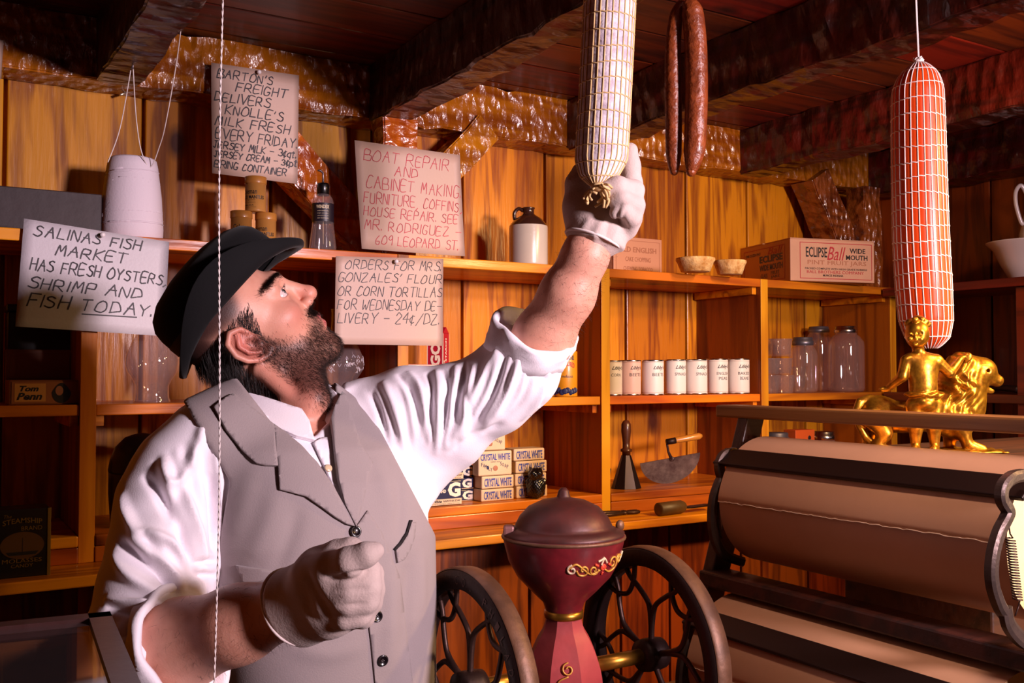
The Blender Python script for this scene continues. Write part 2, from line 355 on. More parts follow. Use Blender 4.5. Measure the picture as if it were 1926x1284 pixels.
# ------------------------------------------------------------------ solid sculpting by distance fields
def _v(a): return np.array([a[0], a[1], a[2]], dtype=np.float32)
def sd_cap(P, a, b, ra, rb=None):
    a = _v(a); b = _v(b); rb = ra if rb is None else rb; ab = b-a; q = P-a
    t = np.clip(q @ ab/max(float(ab @ ab), 1e-12), 0, 1); return np.linalg.norm(q-t[:, None]*ab, axis=1)-(ra+(rb-ra)*t)
def sd_ell(P, c, r, Rm=None):
    q = P-_v(c); r = _v(r)
    if Rm is not None: q = q @ Rm          # columns of Rm are the ellipsoid's axes
    k0 = np.linalg.norm(q/r, axis=1); k1 = np.linalg.norm(q/(r*r), axis=1); return k0*(k0-1)/np.maximum(k1, 1e-6)
def sd_box(P, c, h, Rm=None, rd=0):
    q = P-_v(c)
    if Rm is not None: q = q @ Rm
    q = np.abs(q)-(_v(h)-rd); return np.linalg.norm(np.maximum(q, 0), axis=1)+np.minimum(q.max(axis=1), 0)-rd
def sd_path(P, pts, rs, k=.0):
    d = None
    for i in range(len(pts)-1):
        e = sd_cap(P, pts[i], pts[i+1], rs[i], rs[i+1]); d = e if d is None else (smin(d, e, k) if k else np.minimum(d, e))
    return d
def smin(a, b, k):
    h = np.clip(.5+.5*(b-a)/k, 0, 1); return b+(a-b)*h-k*h*(1-h)
def smax(a, b, k): return -smin(-a, -b, k)
def mesh_sdf(f, lo, hi, h, slack=1.7):
    """surface nets over a sparse grid: coarse blocks first, fine samples only near the surface."""
    B = 8; lo = np.array(lo, dtype=np.float32); n = np.ceil((np.array(hi, dtype=np.float32)-lo)/(h*B)).astype(int)+1
    ix = np.stack(np.meshgrid(*[np.arange(k) for k in n], indexing='ij'), -1).reshape(-1, 3)
    cc = f((lo+(ix*B+(B-1)/2)*h).astype(np.float32)); act = np.abs(cc) < h*B*.87*slack+h*2
    F = np.repeat(np.repeat(np.repeat(np.where(cc < 0, -1., 1.).astype(np.float32).reshape(n), B, 0), B, 1), B, 2)
    off = np.stack(np.meshgrid(*[np.arange(B)]*3, indexing='ij'), -1).reshape(-1, 3); ai = ix[act]
    for s in range(0, len(ai), 2000):
        g = (ai[s:s+2000, None, :]*B+off[None]).reshape(-1, 3); F[g[:, 0], g[:, 1], g[:, 2]] = f((lo+g*h).astype(np.float32))
    S = F < 0; N = np.array(F.shape)
    c = np.zeros(tuple(N-1), dtype=np.uint8)
    for a in (0, 1):
        for b in (0, 1):
            for d in (0, 1): c += S[a:N[0]-1+a, b:N[1]-1+b, d:N[2]-1+d]
    cells = np.argwhere((c > 0) & (c < 8)); idx = -np.ones(tuple(N-1), dtype=np.int32); idx[tuple(cells.T)] = np.arange(len(cells))
    acc = np.zeros((len(cells), 3)); cnt = np.zeros(len(cells)); cor = [np.array([a, b, d]) for a in (0, 1) for b in (0, 1) for d in (0, 1)]
    for i in range(8):
        for j in range(i+1, 8):
            if np.abs(cor[i]-cor[j]).sum() != 1: continue
            p = cells+cor[i]; q = cells+cor[j]; fa = F[tuple(p.T)]; fb = F[tuple(q.T)]; m = (fa < 0) != (fb < 0)
            t = np.clip(fa[m]/(fa[m]-fb[m]), 0, 1)[:, None]; acc[m] += p[m]+t*(q[m]-p[m]); cnt[m] += 1
    V = lo+(acc/cnt[:, None])*h; Q = []
    for ax in range(3):
        u, v = [(1, 2), (2, 0), (0, 1)][ax]; e = np.zeros(3, int); e[ax] = 1
        sl = [slice(1, k-1) for k in N]; sl[ax] = slice(0, N[ax]-1); s0 = S[tuple(sl)]; sl2 = list(sl); sl2[ax] = slice(1, N[ax]); s1 = S[tuple(sl2)]
        g = np.argwhere(s0 != s1)
        if not len(g): continue
        base = g.copy(); base[:, u] += 1; base[:, v] += 1; inside = s0[tuple(g.T)]
        def at(du, dv): k = base.copy(); k[:, u] += du; k[:, v] += dv; return idx[tuple(k.T)]
        q = np.stack([at(-1, -1), at(0, -1), at(0, 0), at(-1, 0)], 1); q[~inside] = q[~inside][:, ::-1]; Q.append(q)
    Q = np.concatenate(Q); Q = Q[(Q >= 0).all(1)]; return V, Q
def smooth_mesh(V, F, it=1, lam=.5):
    V = V.copy(); E = np.concatenate([np.stack([F[:, i], F[:, (i+1) % F.shape[1]]], 1) for i in range(F.shape[1])])
    for _ in range(it):
        S = np.zeros_like(V); C = np.zeros(len(V)); np.add.at(S, E[:, 0], V[E[:, 1]]); np.add.at(C, E[:, 0], 1); V = V+lam*(S/np.maximum(C, 1)[:, None]-V)
    return V
def normals(V, F):
    n = np.cross(V[F[:, 2]]-V[F[:, 0]], V[F[:, -1]]-V[F[:, 1]]); N = np.zeros_like(V)
    for i in range(F.shape[1]): np.add.at(N, F[:, i], n)
    return N/np.maximum(np.linalg.norm(N, axis=1), 1e-12)[:, None]
def bvh_of(V, F): return BVHTree.FromPolygons([Vector(v) for v in V], [tuple(int(i) for i in f) for f in F])
def hit(bvh, px, py):
    r = ray(px, py).normalized(); l, n, i, d = bvh.ray_cast(CAM, r)
    return (l, n) if l is not None else None
def hit_or_near(bvh, px, py, guess=1.45):
    h = hit(bvh, px, py)
    if h: return h
    l, n, i, d = bvh.find_nearest(cp(px, py, guess)); return (l, n)
def folds(V, N, bvh, lines, sides=True):
    """raise or sink cloth along drawn creases: (pixel points, half-width m, height m)."""
    V = V.copy(); D = np.zeros(len(V))
    for pts, wd, amp in lines:
        pl = [hit(bvh, *p) for p in cat_px(pts, 5)]; pl = [np.array(q[0]) for q in pl if q]
        if len(pl) < 2: continue
        pl = np.array(pl); best = np.full(len(V), 9.); tt = np.zeros(len(V)); L = len(pl)-1
        box = (V > pl.min(0)-3*wd).all(1) & (V < pl.max(0)+3*wd).all(1); I = np.where(box)[0]; P = V[I]
        if not len(I): continue
        bd = np.full(len(I), 9.); bt = np.zeros(len(I))
        for i in range(L):
            ab = pl[i+1]-pl[i]; t = np.clip(((P-pl[i]) @ ab)/max(ab @ ab, 1e-12), 0, 1); d = np.linalg.norm(P-pl[i]-t[:, None]*ab, axis=1); m = d < bd; bd[m] = d[m]; bt[m] = (i+t[m])/L
        D[I] += amp*np.exp(-(bd/wd)**2)*np.clip(np.sin(PI*np.clip(bt*.9+.05, 0, 1)), 0, 1)**.5
    return V+N*D[:, None]
def cat_px(pts, n=6): return [(p.x, p.y) for p in cat_rom([Vector((a, b, 0)) for a, b in pts], n)] if len(pts) > 2 else [(pts[0][0]+(pts[1][0]-pts[0][0])*i/n, pts[0][1]+(pts[1][1]-pts[0][1])*i/n) for i in range(n+1)]
def patch(name, poly, bvh, mat, parent, off=.002, th=.002, step=9, loc=(0, 0, 0), guess=1.4, smooth_poly=False, puff=0):
    """a piece of cloth cut to an outline and laid on a body surface."""
    if smooth_poly: poly = cat_px(list(poly)+[poly[0]], 5)[:-1]
    bm = bmesh.new(); vs = []
    for i, a in enumerate(poly):
        b = poly[(i+1) % len(poly)]; L = math.hypot(b[0]-a[0], b[1]-a[1]); n = max(1, int(L/step))
        for j in range(n): vs.append(bm.verts.new((a[0]+(b[0]-a[0])*j/n, a[1]+(b[1]-a[1])*j/n, 0)))
    es = [bm.edges.new((vs[i], vs[(i+1) % len(vs)])) for i in range(len(vs))]
    bmesh.ops.triangle_fill(bm, use_beauty=True, edges=es)
    xs = [v.co.x for v in bm.verts]; ys = [v.co.y for v in bm.verts]
    for ax, a0, a1 in ((0, min(xs), max(xs)), (1, min(ys), max(ys))):
        k = a0+step
        while k < a1-1:
            co = Vector((0, 0, 0)); co[ax] = k; no = Vector((0, 0, 0)); no[ax] = 1
            bmesh.ops.bisect_plane(bm, geom=bm.verts[:]+bm.edges[:]+bm.faces[:], dist=1e-4, plane_co=co, plane_no=no); k += step
    bm.verts.index_update(); P = [(v.co.x, v.co.y) for v in bm.verts]; F = [[v.index for v in f.verts] for f in bm.faces]
    edge = {}
    for f in F:
        for i in range(len(f)): e = (f[i], f[(i+1) % len(f)]); edge[e] = 1
    bnd = [e for e in edge if (e[1], e[0]) not in edge]; bm.free()
    top = []; bot = []
    for x, y in P:
        l, n = hit_or_near(bvh, x, y, guess); 
        if n.dot(ray(x, y)) > 0: n = -n
        top.append(l+n*(off+th)); bot.append(l+n*(off-.0015))
    k = len(P); V = [v-Vector(loc) for v in top+bot]
    c0 = (V[F[0][1]]-V[F[0][0]]).cross(V[F[0][2]]-V[F[0][1]])
    flip = c0.dot(ray(*P[F[0][0]])) > 0
    FF = [tuple(reversed(f)) if flip else tuple(f) for f in F]+[tuple(k+i for i in (f if flip else reversed(f))) for f in F]
    for a, b in bnd: FF.append((b, a, k+a, k+b) if not flip else (a, b, k+b, k+a))
    m = MB(); m.add(V, FF, smooth=False); o = m.build(name, mat, parent)
    me = o.data; me.polygons.foreach_set('use_smooth', [i < len(F) for i in range(len(FF))])
    return o
# ------------------------------------------------------------------ the room
YW, YH, YS, YL = 2.38, 2.27, 2.10, 1.97
ZT, ZM, ZP, ZL = 1.728, 1.386, 1.128, 1.074       # shelf tops: top, middle, soap step, ledge
ZHB, ZC = 2.088, 2.222
XR, XL, YB = 2.97, -1.5, -2.5
mb = MB(); xs = [-1.5, -1.2, -.86, -.52, -.19, .15, .437, .74, 1.01, 1.281, 1.554, 1.85, 2.093, 2.362, 2.634, 2.97]
for a, b in zip(xs[:-1], xs[1:]): mb.box((a+.004, YW, 0), (b-.004, YW+.025, 2.24), .003)
mb.box((XL, YW+.025, 0), (XR, YW+.06, 2.3), 0)
struct(mb, 'wall_back', WALLM)
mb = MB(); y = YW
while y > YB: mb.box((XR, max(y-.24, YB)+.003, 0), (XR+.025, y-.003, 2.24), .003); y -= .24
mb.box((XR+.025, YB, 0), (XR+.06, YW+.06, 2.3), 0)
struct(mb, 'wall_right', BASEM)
mb = MB(); y = YW
while y > YB: mb.box((XL-.025, max(y-.24, YB)+.003, 0), (XL, y-.003, 2.24), .003); y -= .24
mb.box((XL-.06, YB, 0), (XL-.025, YW+.06, 2.3), 0)
struct(mb, 'wall_left', WALLM)
mb = MB(); x = XL
while x < XR: mb.box((x+.003, YB-.025, 0), (min(x+.25, XR)-.003, YB, 2.24), .003); x += .25
mb.box((XL-.06, YB-.06, 0), (XR+.06, YB-.025, 2.3), 0)
struct(mb, 'wall_front', WALLM)
mb = MB(); x = XL
while x < XR: mb.box((x+.001, YB, -.03), (min(x+.14, XR)-.001, YW+.02, 0), .002); x += .14
mb.box((XL, YB, -.06), (XR, YW, -.03)); struct(mb, 'floor', FLOORM)
mb = MB(); y = YW+.02
while y > YB: mb.box((XL, max(y-.17, YB)+.0015, ZC), (XR, y-.0015, ZC+.02), .004); y -= .17
mb.box((XL-.06, YB-.06, ZC+.025), (XR+.06, YW+.06, ZC+.06)); struct(mb, 'ceiling', CEILM)
def hewn_box(lo, hi, axis, seed, amp=.005, step=.05):
    """a hand-hewn timber: a fine grid box whose long edges wander."""
    lo = Vector(lo); hi = Vector(hi); bm = bmesh.new(); bmesh.ops.create_cube(bm, size=1)
    c = (lo+hi)/2; s = hi-lo
    for v in bm.verts: v.co = Vector((v.co.x*s.x, v.co.y*s.y, v.co.z*s.z))+c
    ax = 'xyz'.index(axis); n = int(s[ax]/step)
    for i in range(1, n):
        p = lo.copy(); p[ax] = lo[ax]+s[ax]*i/n; nn = Vector((0, 0, 0)); nn[ax] = 1
        bmesh.ops.bisect_plane(bm, geom=bm.verts[:]+bm.edges[:]+bm.faces[:], plane_co=p, plane_no=nn)
    rg = random.Random(seed)
    for v in bm.verts:
        for k in range(3):
            if k != ax: v.co[k] += rg.uniform(-amp, amp)
    bmesh.ops.bevel(bm, geom=[e for e in bm.edges if abs((e.verts[1].co-e.verts[0].co).normalized()[ax]) > .8 and e.calc_face_angle(0) > .8], offset=.004, segments=2, affect='EDGES')
    bm.verts.index_update(); vs = [v.co.copy() for v in bm.verts]; fs = [[v.index for v in f.verts] for f in bm.faces]; bm.free(); return vs, fs
def timber(name, lo, hi, axis, mat, seed, amp=.004, M=None):
    vs, fs = hewn_box(lo, hi, axis, seed, amp); m = MB()
    if M is not None: vs = [M @ v for v in vs]
    m.add(vs, fs); return struct(m, name, mat)
timber('beam_header', (XL, YH, ZHB), (XR, YW, ZC), 'x', HEWNX, 1)
for i, (x0, x1) in enumerate(((-.32, -.23), (.318, .406), (.958, 1.043), (1.560, 1.652), (2.222, 2.318))):
    timber('beam', (x0, YB, 2.080), (x1, YH-.002, ZC), 'y', HEWNY, 10+i, .004)
timber('beam_side', (2.84, YB, 2.07), (XR, YH-.002, ZC), 'y', HEWNY, 31)
timber('post', (.962, 2.195, ZT+.001), (1.052, YH-.001, 2.079), 'z', HEWNZ, 3)
timber('post', (2.715, 2.19, ZT+.001), (2.80, YH-.001, 2.079), 'z', HEWND, 4)
def brace(x0, z0, x1, z1, wid, yf, thick, seed, mat=HEWNX):
    d = Vector((x1-x0, 0, z1-z0)); L = d.length; M = frame((x0, yf, z0), d, (0, 1, 0))
    timber('brace', (-.03, 0, -wid/2), (L+.03, thick, wid/2), 'x', mat, seed, .003, M)
brace(.640, 2.085, .962, 1.765, .095, 2.255, .09, 5)
brace(1.052, 1.850, 1.275, 2.085, .085, 2.255, .09, 6)
brace(2.575, 2.085, 2.745, 1.80, .095, 2.235, .10, 7, HEWND)

# ------------------------------------------------------------------ fitted shelving on the back wall
sh = thing('wall_shelving', 'fitted orange pine shelving with upright dividers along the back plank wall', 'shelving', (1.0, YS, 0))
def part(mb, name, mat, root, **k):
    o = mb.build(name, mat, root); 
    off = Vector(root.location)
    for v in o.data.vertices: v.co -= off
    for a, b in k.items(): o[a] = b
    return o
UX = [(-.33, -.30), (.272, .302), (.957, .985), (1.548, 1.576), (2.135, 2.164), (2.722, 2.75)]
for a, b in UX:
    m = MB(); m.box((a, YS+.001, ZL-.02), (b, YW-.001, ZT-.0005), .002); part(m, 'upright', UPRM, sh)
    m = MB(); m.box((a, YS-.003, ZL+.0005), (b, YS+.0005, ZT-.0005), .001); part(m, 'edge_strip', EDGEM, sh)
    m = MB(); m.box((a+.002, YS+.0, .0), (b-.002, YW-.001, ZL-.03), .002); part(m, 'upright', UPRM, sh)
for z, th in ((ZT, .024), (ZM, .022)):
    for (a0, a), (b, b0) in zip(UX[:-1], UX[1:]):
        m = MB()
        if z == ZT: m.box((a0+.012, YS, z-th), (b+.015, YW-.001, z), .002)
        else: m.box((a+.0005, YS+.002, z-th), (b-.0005, YW-.001, z), .002)
        part(m, 'shelf', SHELFM, sh)
        for s, xx in ((0, a+.001), (1, b-.017)):
            m = MB(); m.box((xx, YS+.015, z-th-.022), (xx+.016, YW-.01, z-th-.0005), .001); part(m, 'cleat', SHELFM, sh)
for (a0, a), (b, b0) in zip(UX[:-1], UX[1:]):
    m = MB(); m.box((a+.0005, YS-.006, ZP-.022), (b-.0005, YW-.001, ZP), .003); part(m, 'shelf', SHELFM, sh)
    m = MB(); m.box((a+.0005, YS-.006, ZL+.0005), (b-.0005, YS+.016, ZP-.0225), .002); part(m, 'apron', APRM, sh)
m = MB(); m.box((-.6, YL, ZL-.022), (2.75, YW-.001, ZL), .003); part(m, 'ledge', SHELFM, sh)
m = MB(); xs = [-.6, -.3, .02, .32, .62, .90, 1.055, 1.33, 1.62, 1.79, 2.06, 2.34, 2.62, 2.75]
for a, b in zip(xs[:-1], xs[1:]): m.box((a+.004, YS+.01, .0), (b-.004, YS+.03, ZL-.0225), .002)
part(m, 'base_panel', BASEM, sh)

# the side wall's shelves
s2 = thing('side_shelving', 'dark red-brown shelving on the right-hand wall, carrying a bowl and jug', 'shelving', (2.8, 1.0, 0))
for z in (1.722, 1.386, 1.06):
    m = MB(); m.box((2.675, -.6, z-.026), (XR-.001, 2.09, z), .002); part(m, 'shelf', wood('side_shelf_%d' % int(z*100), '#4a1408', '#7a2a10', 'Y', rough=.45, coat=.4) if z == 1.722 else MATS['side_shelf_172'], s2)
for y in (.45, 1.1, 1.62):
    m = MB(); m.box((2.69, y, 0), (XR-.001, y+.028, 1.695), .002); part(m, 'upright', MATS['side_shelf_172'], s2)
# bench that carries the mill and paper cutter
m = MB(); m.box((.775, .50, .70), (2.34, 1.76, .74), .006)
bench = thing('counter_bench', 'low dark wooden counter under the mill and paper cutter', 'counter', (1.4, 1.2, 0))
part(m, 'counter_top', BENCH, bench)
for x in (.80, 2.24):
    for y in (.6, 1.66):
        m = MB(); m.box((x, y, 0), (x+.06, y+.06, .70), .004); part(m, 'leg', BENCH, bench)
# ------------------------------------------------------------------ notices
def sheet(name, label, px, dist, lines, ink, mat, yaw_tilt=0, pen=.0019, seed=1, pin=None, onplane=None, group='hand-lettered notices'):
    """px: four pixel corners TL,TR,BR,BL used to find the sheet on its plane; lines: (text,u,v,w,h) in 0..1 sheet units."""
    q = [onplane(*p) for p in px]
    o = (q[3]+q[2])/2; t = thing(name, label, 'notice', o, 0, group)
    X = ((q[1]-q[0])+(q[2]-q[3]))/2; Y = ((q[0]-q[3])+(q[1]-q[2]))/2; M0 = frame(q[3]-o, X, Y); w = X.length; h = Y.length; nz = 14; nv = 10
    vs = []; fs = []
    def bow(u, v): return .004*math.sin(u*2.6+seed)*(1-v)**2+.0025*math.sin(v*3+seed)
    def pos(u, v, dz=0):
        a = (q[3]-o).lerp(q[2]-o, u); b = (q[0]-o).lerp(q[1]-o, u); p = a.lerp(b, v); n = M0.to_3x3().col[2]
        return p+n*(bow(u, v)+.004+dz)
    for k in (0, 1):
        for i in range(nv+1):
            for j in range(nz+1): vs.append(pos(j/nz, i/nv, -.0006*k))
    S = (nv+1)*(nz+1)
    for i in range(nv):
        for j in range(nz):
            a = i*(nz+1)+j; f = (a, a+1, a+nz+2, a+nz+1); fs.append(f); fs.append(tuple(S+x for x in reversed(f)))
    for i in range(nv):
        for j in (0, nz): a = i*(nz+1)+j; fs.append((a, a+nz+1, S+a+nz+1, S+a))
    for j in range(nz):
        for i in (0, nv): a = i*(nz+1)+j; fs.append((a, a+1, S+a+1, S+a))
    m = MB(); m.add(vs, fs, smooth=True); m.build('card', mat, t)
    ink_mb = MB(); I = Matrix.Identity(4); flat = MB()
    for k, (s, u, v, ww, hh) in enumerate(lines):
        if s == '_': flat.add([(u*w, v*h, .0), ((u+ww)*w, (v+hh)*h, 0), ((u+ww)*w, (v+hh)*h+pen, 0), (u*w, v*h+pen, 0)], [(0, 1, 2, 3)])
        else: handwriting(flat, s, u*w, v*h, ww*w, hh*h, I, pen, seed=seed*31+k, z=0, slant=.10)
    vv = [pos(p[0]/w, p[1]/h, .0006) for p in flat.v]; ink_mb.add(vv, flat.f); ink_mb.build('lettering', ink, t)
    if pin:
        n = M0.to_3x3().col[2]; c = pos(*pin); m = MB(); m.tube([c, c+n*.009], [.0022, .002], 8); m.ball(c+n*.011, (.0052, .0052, .0052), 6); m.build('pushpin', PINM, t)
    return t
pY = lambda Y: (lambda x, y: atY(x, y, Y))
sheet('notice', 'white card notice about fresh oysters pinned to the shelf edge by the twine cone', [(45, 411), (318, 455), (307, 632), (28, 614)], 0,
      [('SALINAS FISH', .07, .86, .72, .10), ('MARKET', .22, .705, .47, .10), ('HAS FRESH OYSTERS,', .06, .535, .93, .105), ('SHRIMP AND', .055, .365, .76, .10), ('FISH TODAY.', .06, .195, .84, .115), ('_', .42, .155, .38, .012)],
      INK, PAPER_W, seed=1, pin=(.52, .955), onplane=pY(2.092), pen=.0026)
sheet('notice', 'tan card notice about milk delivery hung high on the hewn beam', [(397, 118), (562, 142), (559, 346), (397, 327)], 0,
      [("BARTON'S", .06, .875, .62, .075), ('FREIGHT', .27, .775, .58, .075), ('DELIVERS', .03, .665, .62, .08), ("KNOLLE'S", .15, .555, .65, .08), ('MILK FRESH', .04, .445, .85, .08), ('EVERY FRIDAY.', .04, .325, .94, .085),
       ('JERSEY MILK - 3cqt.', .01, .235, .96, .06), ('JERSEY CREAM - 3cpt', .02, .155, .96, .055), ('BRING CONTAINER', .02, .06, .84, .06)],
      INK, PAPER_B, seed=2, pin=(.52, .965), onplane=pY(2.245), pen=.0025)
sheet('notice', 'pinkish notice in red crayon about boat repair leaning on the top shelf', [(666, 264), (864, 292), (874, 482), (679, 468)], 0,
      [('BOAT REPAIR', .07, .83, .80, .10), ('AND', .35, .72, .22, .09), ('CABINET MAKING.', .08, .575, .90, .11), ('FURNITURE, COFFINS,', .05, .435, .94, .095), ('HOUSE REPAIR. SEE', .04, .315, .90, .085), ('MR. RODRIGUEZ -', .04, .185, .92, .09), ('609 LEOPARD ST.', .13, .055, .80, .085)],
      INKR, PAPER_B, seed=3, onplane=pY(2.13), pen=.0017)
sheet('notice', 'buff notice about tortilla orders pinned to the top shelf edge above the starch boxes', [(630, 482), (832, 487), (832, 650), (630, 647)], 0,
      [('ORDERS FOR MRS.', .08, .86, .89, .10), ("GONZALES' FLOUR", .02, .715, .96, .10), ('OR CORN TORTILLAS', .02, .555, .96, .105), ('FOR WEDNESDAY DE-', .02, .40, .96, .105), ('LIVERY - 24c/DZ.', .02, .245, .94, .115)],
      INK, PAPER_B, seed=4, pin=(.53, .95), onplane=pY(2.090), pen=.0017)
sheet('notice', 'sliver of a pale notice hanging at the far left of the wall', [(-120, 60), (6, 78), (2, 150), (-120, 135)], 0, [], INK, PAPER_B, seed=5, onplane=pY(2.245))
# ------------------------------------------------------------------ things on the shelves
NAVY = plain('navy_print', '#141a48', .5); BLACKI = plain('black_print', '#1a1414', .5); REDI = plain('red_print', '#b02430', .5); WHITEI = plain('cream_print', '#f0dcc4', .5)
GOLDI = plain('gold_print', '#b89a50', .45); TANI = plain('faded_brown_print', '#a86a4c', .6); BLUEI = plain('blue_print', '#283a90', .5)
def turned(root, name, prof, mat, n=36, M=None, **k):
    m = MB(); m.lathe(prof, n, M, **k); return m.build(name, mat, root)
def face_cam(loc): return math.atan2(loc[1]-CAM.y, loc[0]-CAM.x)-PI/2   # rotz so local -y looks at the viewer
# old crate board on the top shelf, left
a = atY(192, 372, 2.20)
t = thing('wooden_crate', 'dark purplish wooden crate on the top shelf left of the twine cone', 'crate', (.08, 2.27, ZT))
m = MB(); h = atY(95, 357, 2.20).z-ZT; m.box((-.32, -.07, .001), (a.x-.08, -.055, h), .002); m.box((-.32, .055, .001), (a.x-.08, .07, h), .002)
m.box((-.32, -.054, .001), (-.30, .054, h), .002); m.box((a.x-.10, -.054, .001), (a.x-.08, .054, h), .002); m.box((-.30, -.054, .001), (a.x-.10, .054, .012), .001)
m.build('boards', plain('purple_brown_wood', '#2a1618', .6, bump=.3, bscale=30, coat=.2, mottled=.3, mscale=9), t)
# cone of twine
b = atY(248, 440, 2.215); b.z = ZT; topz = atY(250, 299, 2.215).z-ZT
t = thing('twine_cone', 'big cone of white cotton twine on the top shelf behind the oyster notice', 'twine', b)
YARN = plain('cotton_yarn', '#dccfd8', .85, bump=.12, bscale=220)
m = MB(); m.lathe([(.058, 0), (.063, .006), (.064, .03), (.060, topz*.55), (.052, topz*.9), (.049, topz-.004), (.044, topz), (.02, topz)], 40)
rg = random.Random(3)
for k in range(26):       # loose crossing winds
    z0 = rg.uniform(.03, topz-.03); dz = rg.uniform(-.05, .05) if k % 3 == 0 else rg.uniform(-.012, .012); a0 = rg.uniform(0, 6.3); pts = []
    for i in range(15):
        an = a0+i*.30; z = min(max(z0+dz*i/14, .01), topz-.006); rr = .0646-(.0646-.051)*max(0, z-.03)/(topz-.03); pts.append((rr*math.cos(an)+0, rr*math.sin(an), z))
    m.tube(pts, .0012, 5)
m.build('wound_yarn', YARN, t)
hook = atZ(248, 126, 2.078)
s0 = atY(203, 305, 2.16); s1 = atY(268, 290, 2.16); s2_ = atY(283, 314, 2.17); s3 = atY(312, 230, 2.08); s4 = atY(346, 0, 1.86)
m = MB(); m.tube(cat_rom([v-b for v in (s0, atY(226, 240, 2.16), hook+Vector((-.002, -.003, -.004)))], 8), .0011, 6)
m.tube(cat_rom([v-b for v in (hook+Vector((.002, -.003, -.004)), atY(256, 220, 2.15), atY(266, 285, 2.155), s2_, atY(300, 275, 2.13), s3, atY(333, 110, 1.98), s4, atY(350, -40, 1.83))], 8), .0011, 6)
m.build('loose_strand', STRINGM, t)
t = thing('hook_nail', 'bent nail hook under the beam holding the twine', 'nail', hook)
m = MB(); m.tube(cat_rom([(0, 0, .004), (0, -.004, -.006), (0, -.012, -.006), (0, -.014, .0)], 5), .0014, 6); m.build('hook', STEEL, t)
n2 = atY(246, 170, 2.37); t = thing('hook_nail', 'pale bent nail in the wall board below the beam hook', 'nail', n2)
m = MB(); m.tube([(0, .014, 0), (-.012, -.02, -.012), (-.028, -.03, -.022)], .003, 7); m.build('nail_shank', plain('shiny_nail', '#d8c8b0', .3, .8), t)
# mantle tins: stacked three
KT = plain('tin_label_ochre', '#c78a44', .45, mottled=.12, mscale=30, coat=.2); KTL = plain('tin_lid_ochre', '#b97a34', .4, coat=.3)
def mantle_tin(px, ytop, zb, label, shift, h):
    p = atY(px, ytop, 2.175); p.z = zb; t = thing('mantle_tin', label, 'tin', p, face_cam(p), 'ochre mantle tins by the hat')
    r = .0235
    turned(t, 'tin_body', [(r-.001, 0), (r, .001), (r, .004), (r-.0006, .005), (r-.0006, h-.016)], KT); turned(t, 'lid', [(r+.0004, h-.016), (r+.0006, h-.015), (r+.0006, h-.001), (r-.001, h), (.001, h)], KTL)
    m = MB(); M = Matrix(((1, 0, 0, 0), (0, 0, -1, 0), (0, 1, 0, 0), (0, 0, 0, 1)))
    rr = r-.0004
    put_text(m, 'Coleman', -.019+shift, .0385, .040, .0115, M, cyl=rr, offset=.01); put_text(m, 'TREATED MANTLES', -.036+shift, .0275, .074, .0080, M, cyl=rr, offset=.03)
    put_text(m, 'No. 1111 High Power', -.02+shift, .0235, .038, .0022, M, cyl=rr); put_text(m, 'for lamps and lanterns', -.02+shift, .0185, .038, .002, M, cyl=rr)
    put_text(m, 'Made in U.S.A.', -.014+shift, .012, .028, .003, M, cyl=rr, offset=.02); put_text(m, 'lamp and stove company', -.02+shift, .008, .04, .002, M, cyl=rr)
    m.build('lettering', BLACKI, t); return t
h0 = atY(453, 398, 2.175).z-ZT
mantle_tin(454, 398, ZT+.0005, 'ochre tin at the left of the pair under the stacked one', 0, h0)
mantle_tin(500, 401, ZT+.0005, 'ochre tin at the right of the pair, nearest the spray bottle', -.018, h0)
mantle_tin(481, 340, ZT+h0+.001, 'ochre tin stacked alone on top of the other two', -.018, h0*.985)
# glass spray bottle
p = atY(607, 460, 2.16); p.z = ZT; sc = 1/880
t = thing('spray_bottle', 'old clear glass spray bottle with black label and pump on the top shelf', 'bottle', p, face_cam(p))
hh = atY(607, 362, 2.16).z-ZT; hn = atY(607, 345, 2.16).z-ZT
turned(t, 'glass_body', [(.027, 0), (.0305, .003), (.031, .012), (.0265, hh*.36), (.0245, hh*.5), (.0245, hh*.82), (.022, hh*.9), (.014, hh*.97), (.013, hh)], GLASSD, capt=False)
turned(t, 'pump_cap', [(.0135, hh*.95), (.0145, hh*.955), (.0145, hn-.004), (.013, hn), (.002, hn)], BLACKP)
m = MB(); m.tube([(0, 0, hn), (0, 0, hn+.024), (-.006, 0, hn+.03), (-.012, -.004, hn+.029)], [.0025, .0025, .003, .002], 8); m.build('nozzle', STEEL, t)
m = MB(); m.tube([(0, 0, hn-.004), (.001, 0, .02)], .0012, 6); m.build('dip_tube', plain('dip_tube', '#d8c090', .4), t)
turned(t, 'label_band', [(.0250, hh*.50), (.0251, hh*.505), (.0251, hh*.80), (.0250, hh*.805)], plain('dark_paper_label', '#1c1420', .45), capb=False, capt=False)
m = MB(); M = Matrix(((1, 0, 0, 0), (0, 0, -1, 0), (0, 1, 0, 0), (0, 0, 0, 1)))
put_text(m, 'WINDEX', -.016, hh*.71, .031, .008, M, cyl=.0255, offset=.02)
for k in range(4): put_text(m, ['KEEPS WINDOWS', 'bright and clean', 'spray on wipe off', 'SIX OUNCES'][k], -.013, hh*(.66-.04*k), .026, .0024, M, cyl=.0255)
m.build('lettering', plain('pale_gold_print', '#d8c4a0', .5), t)
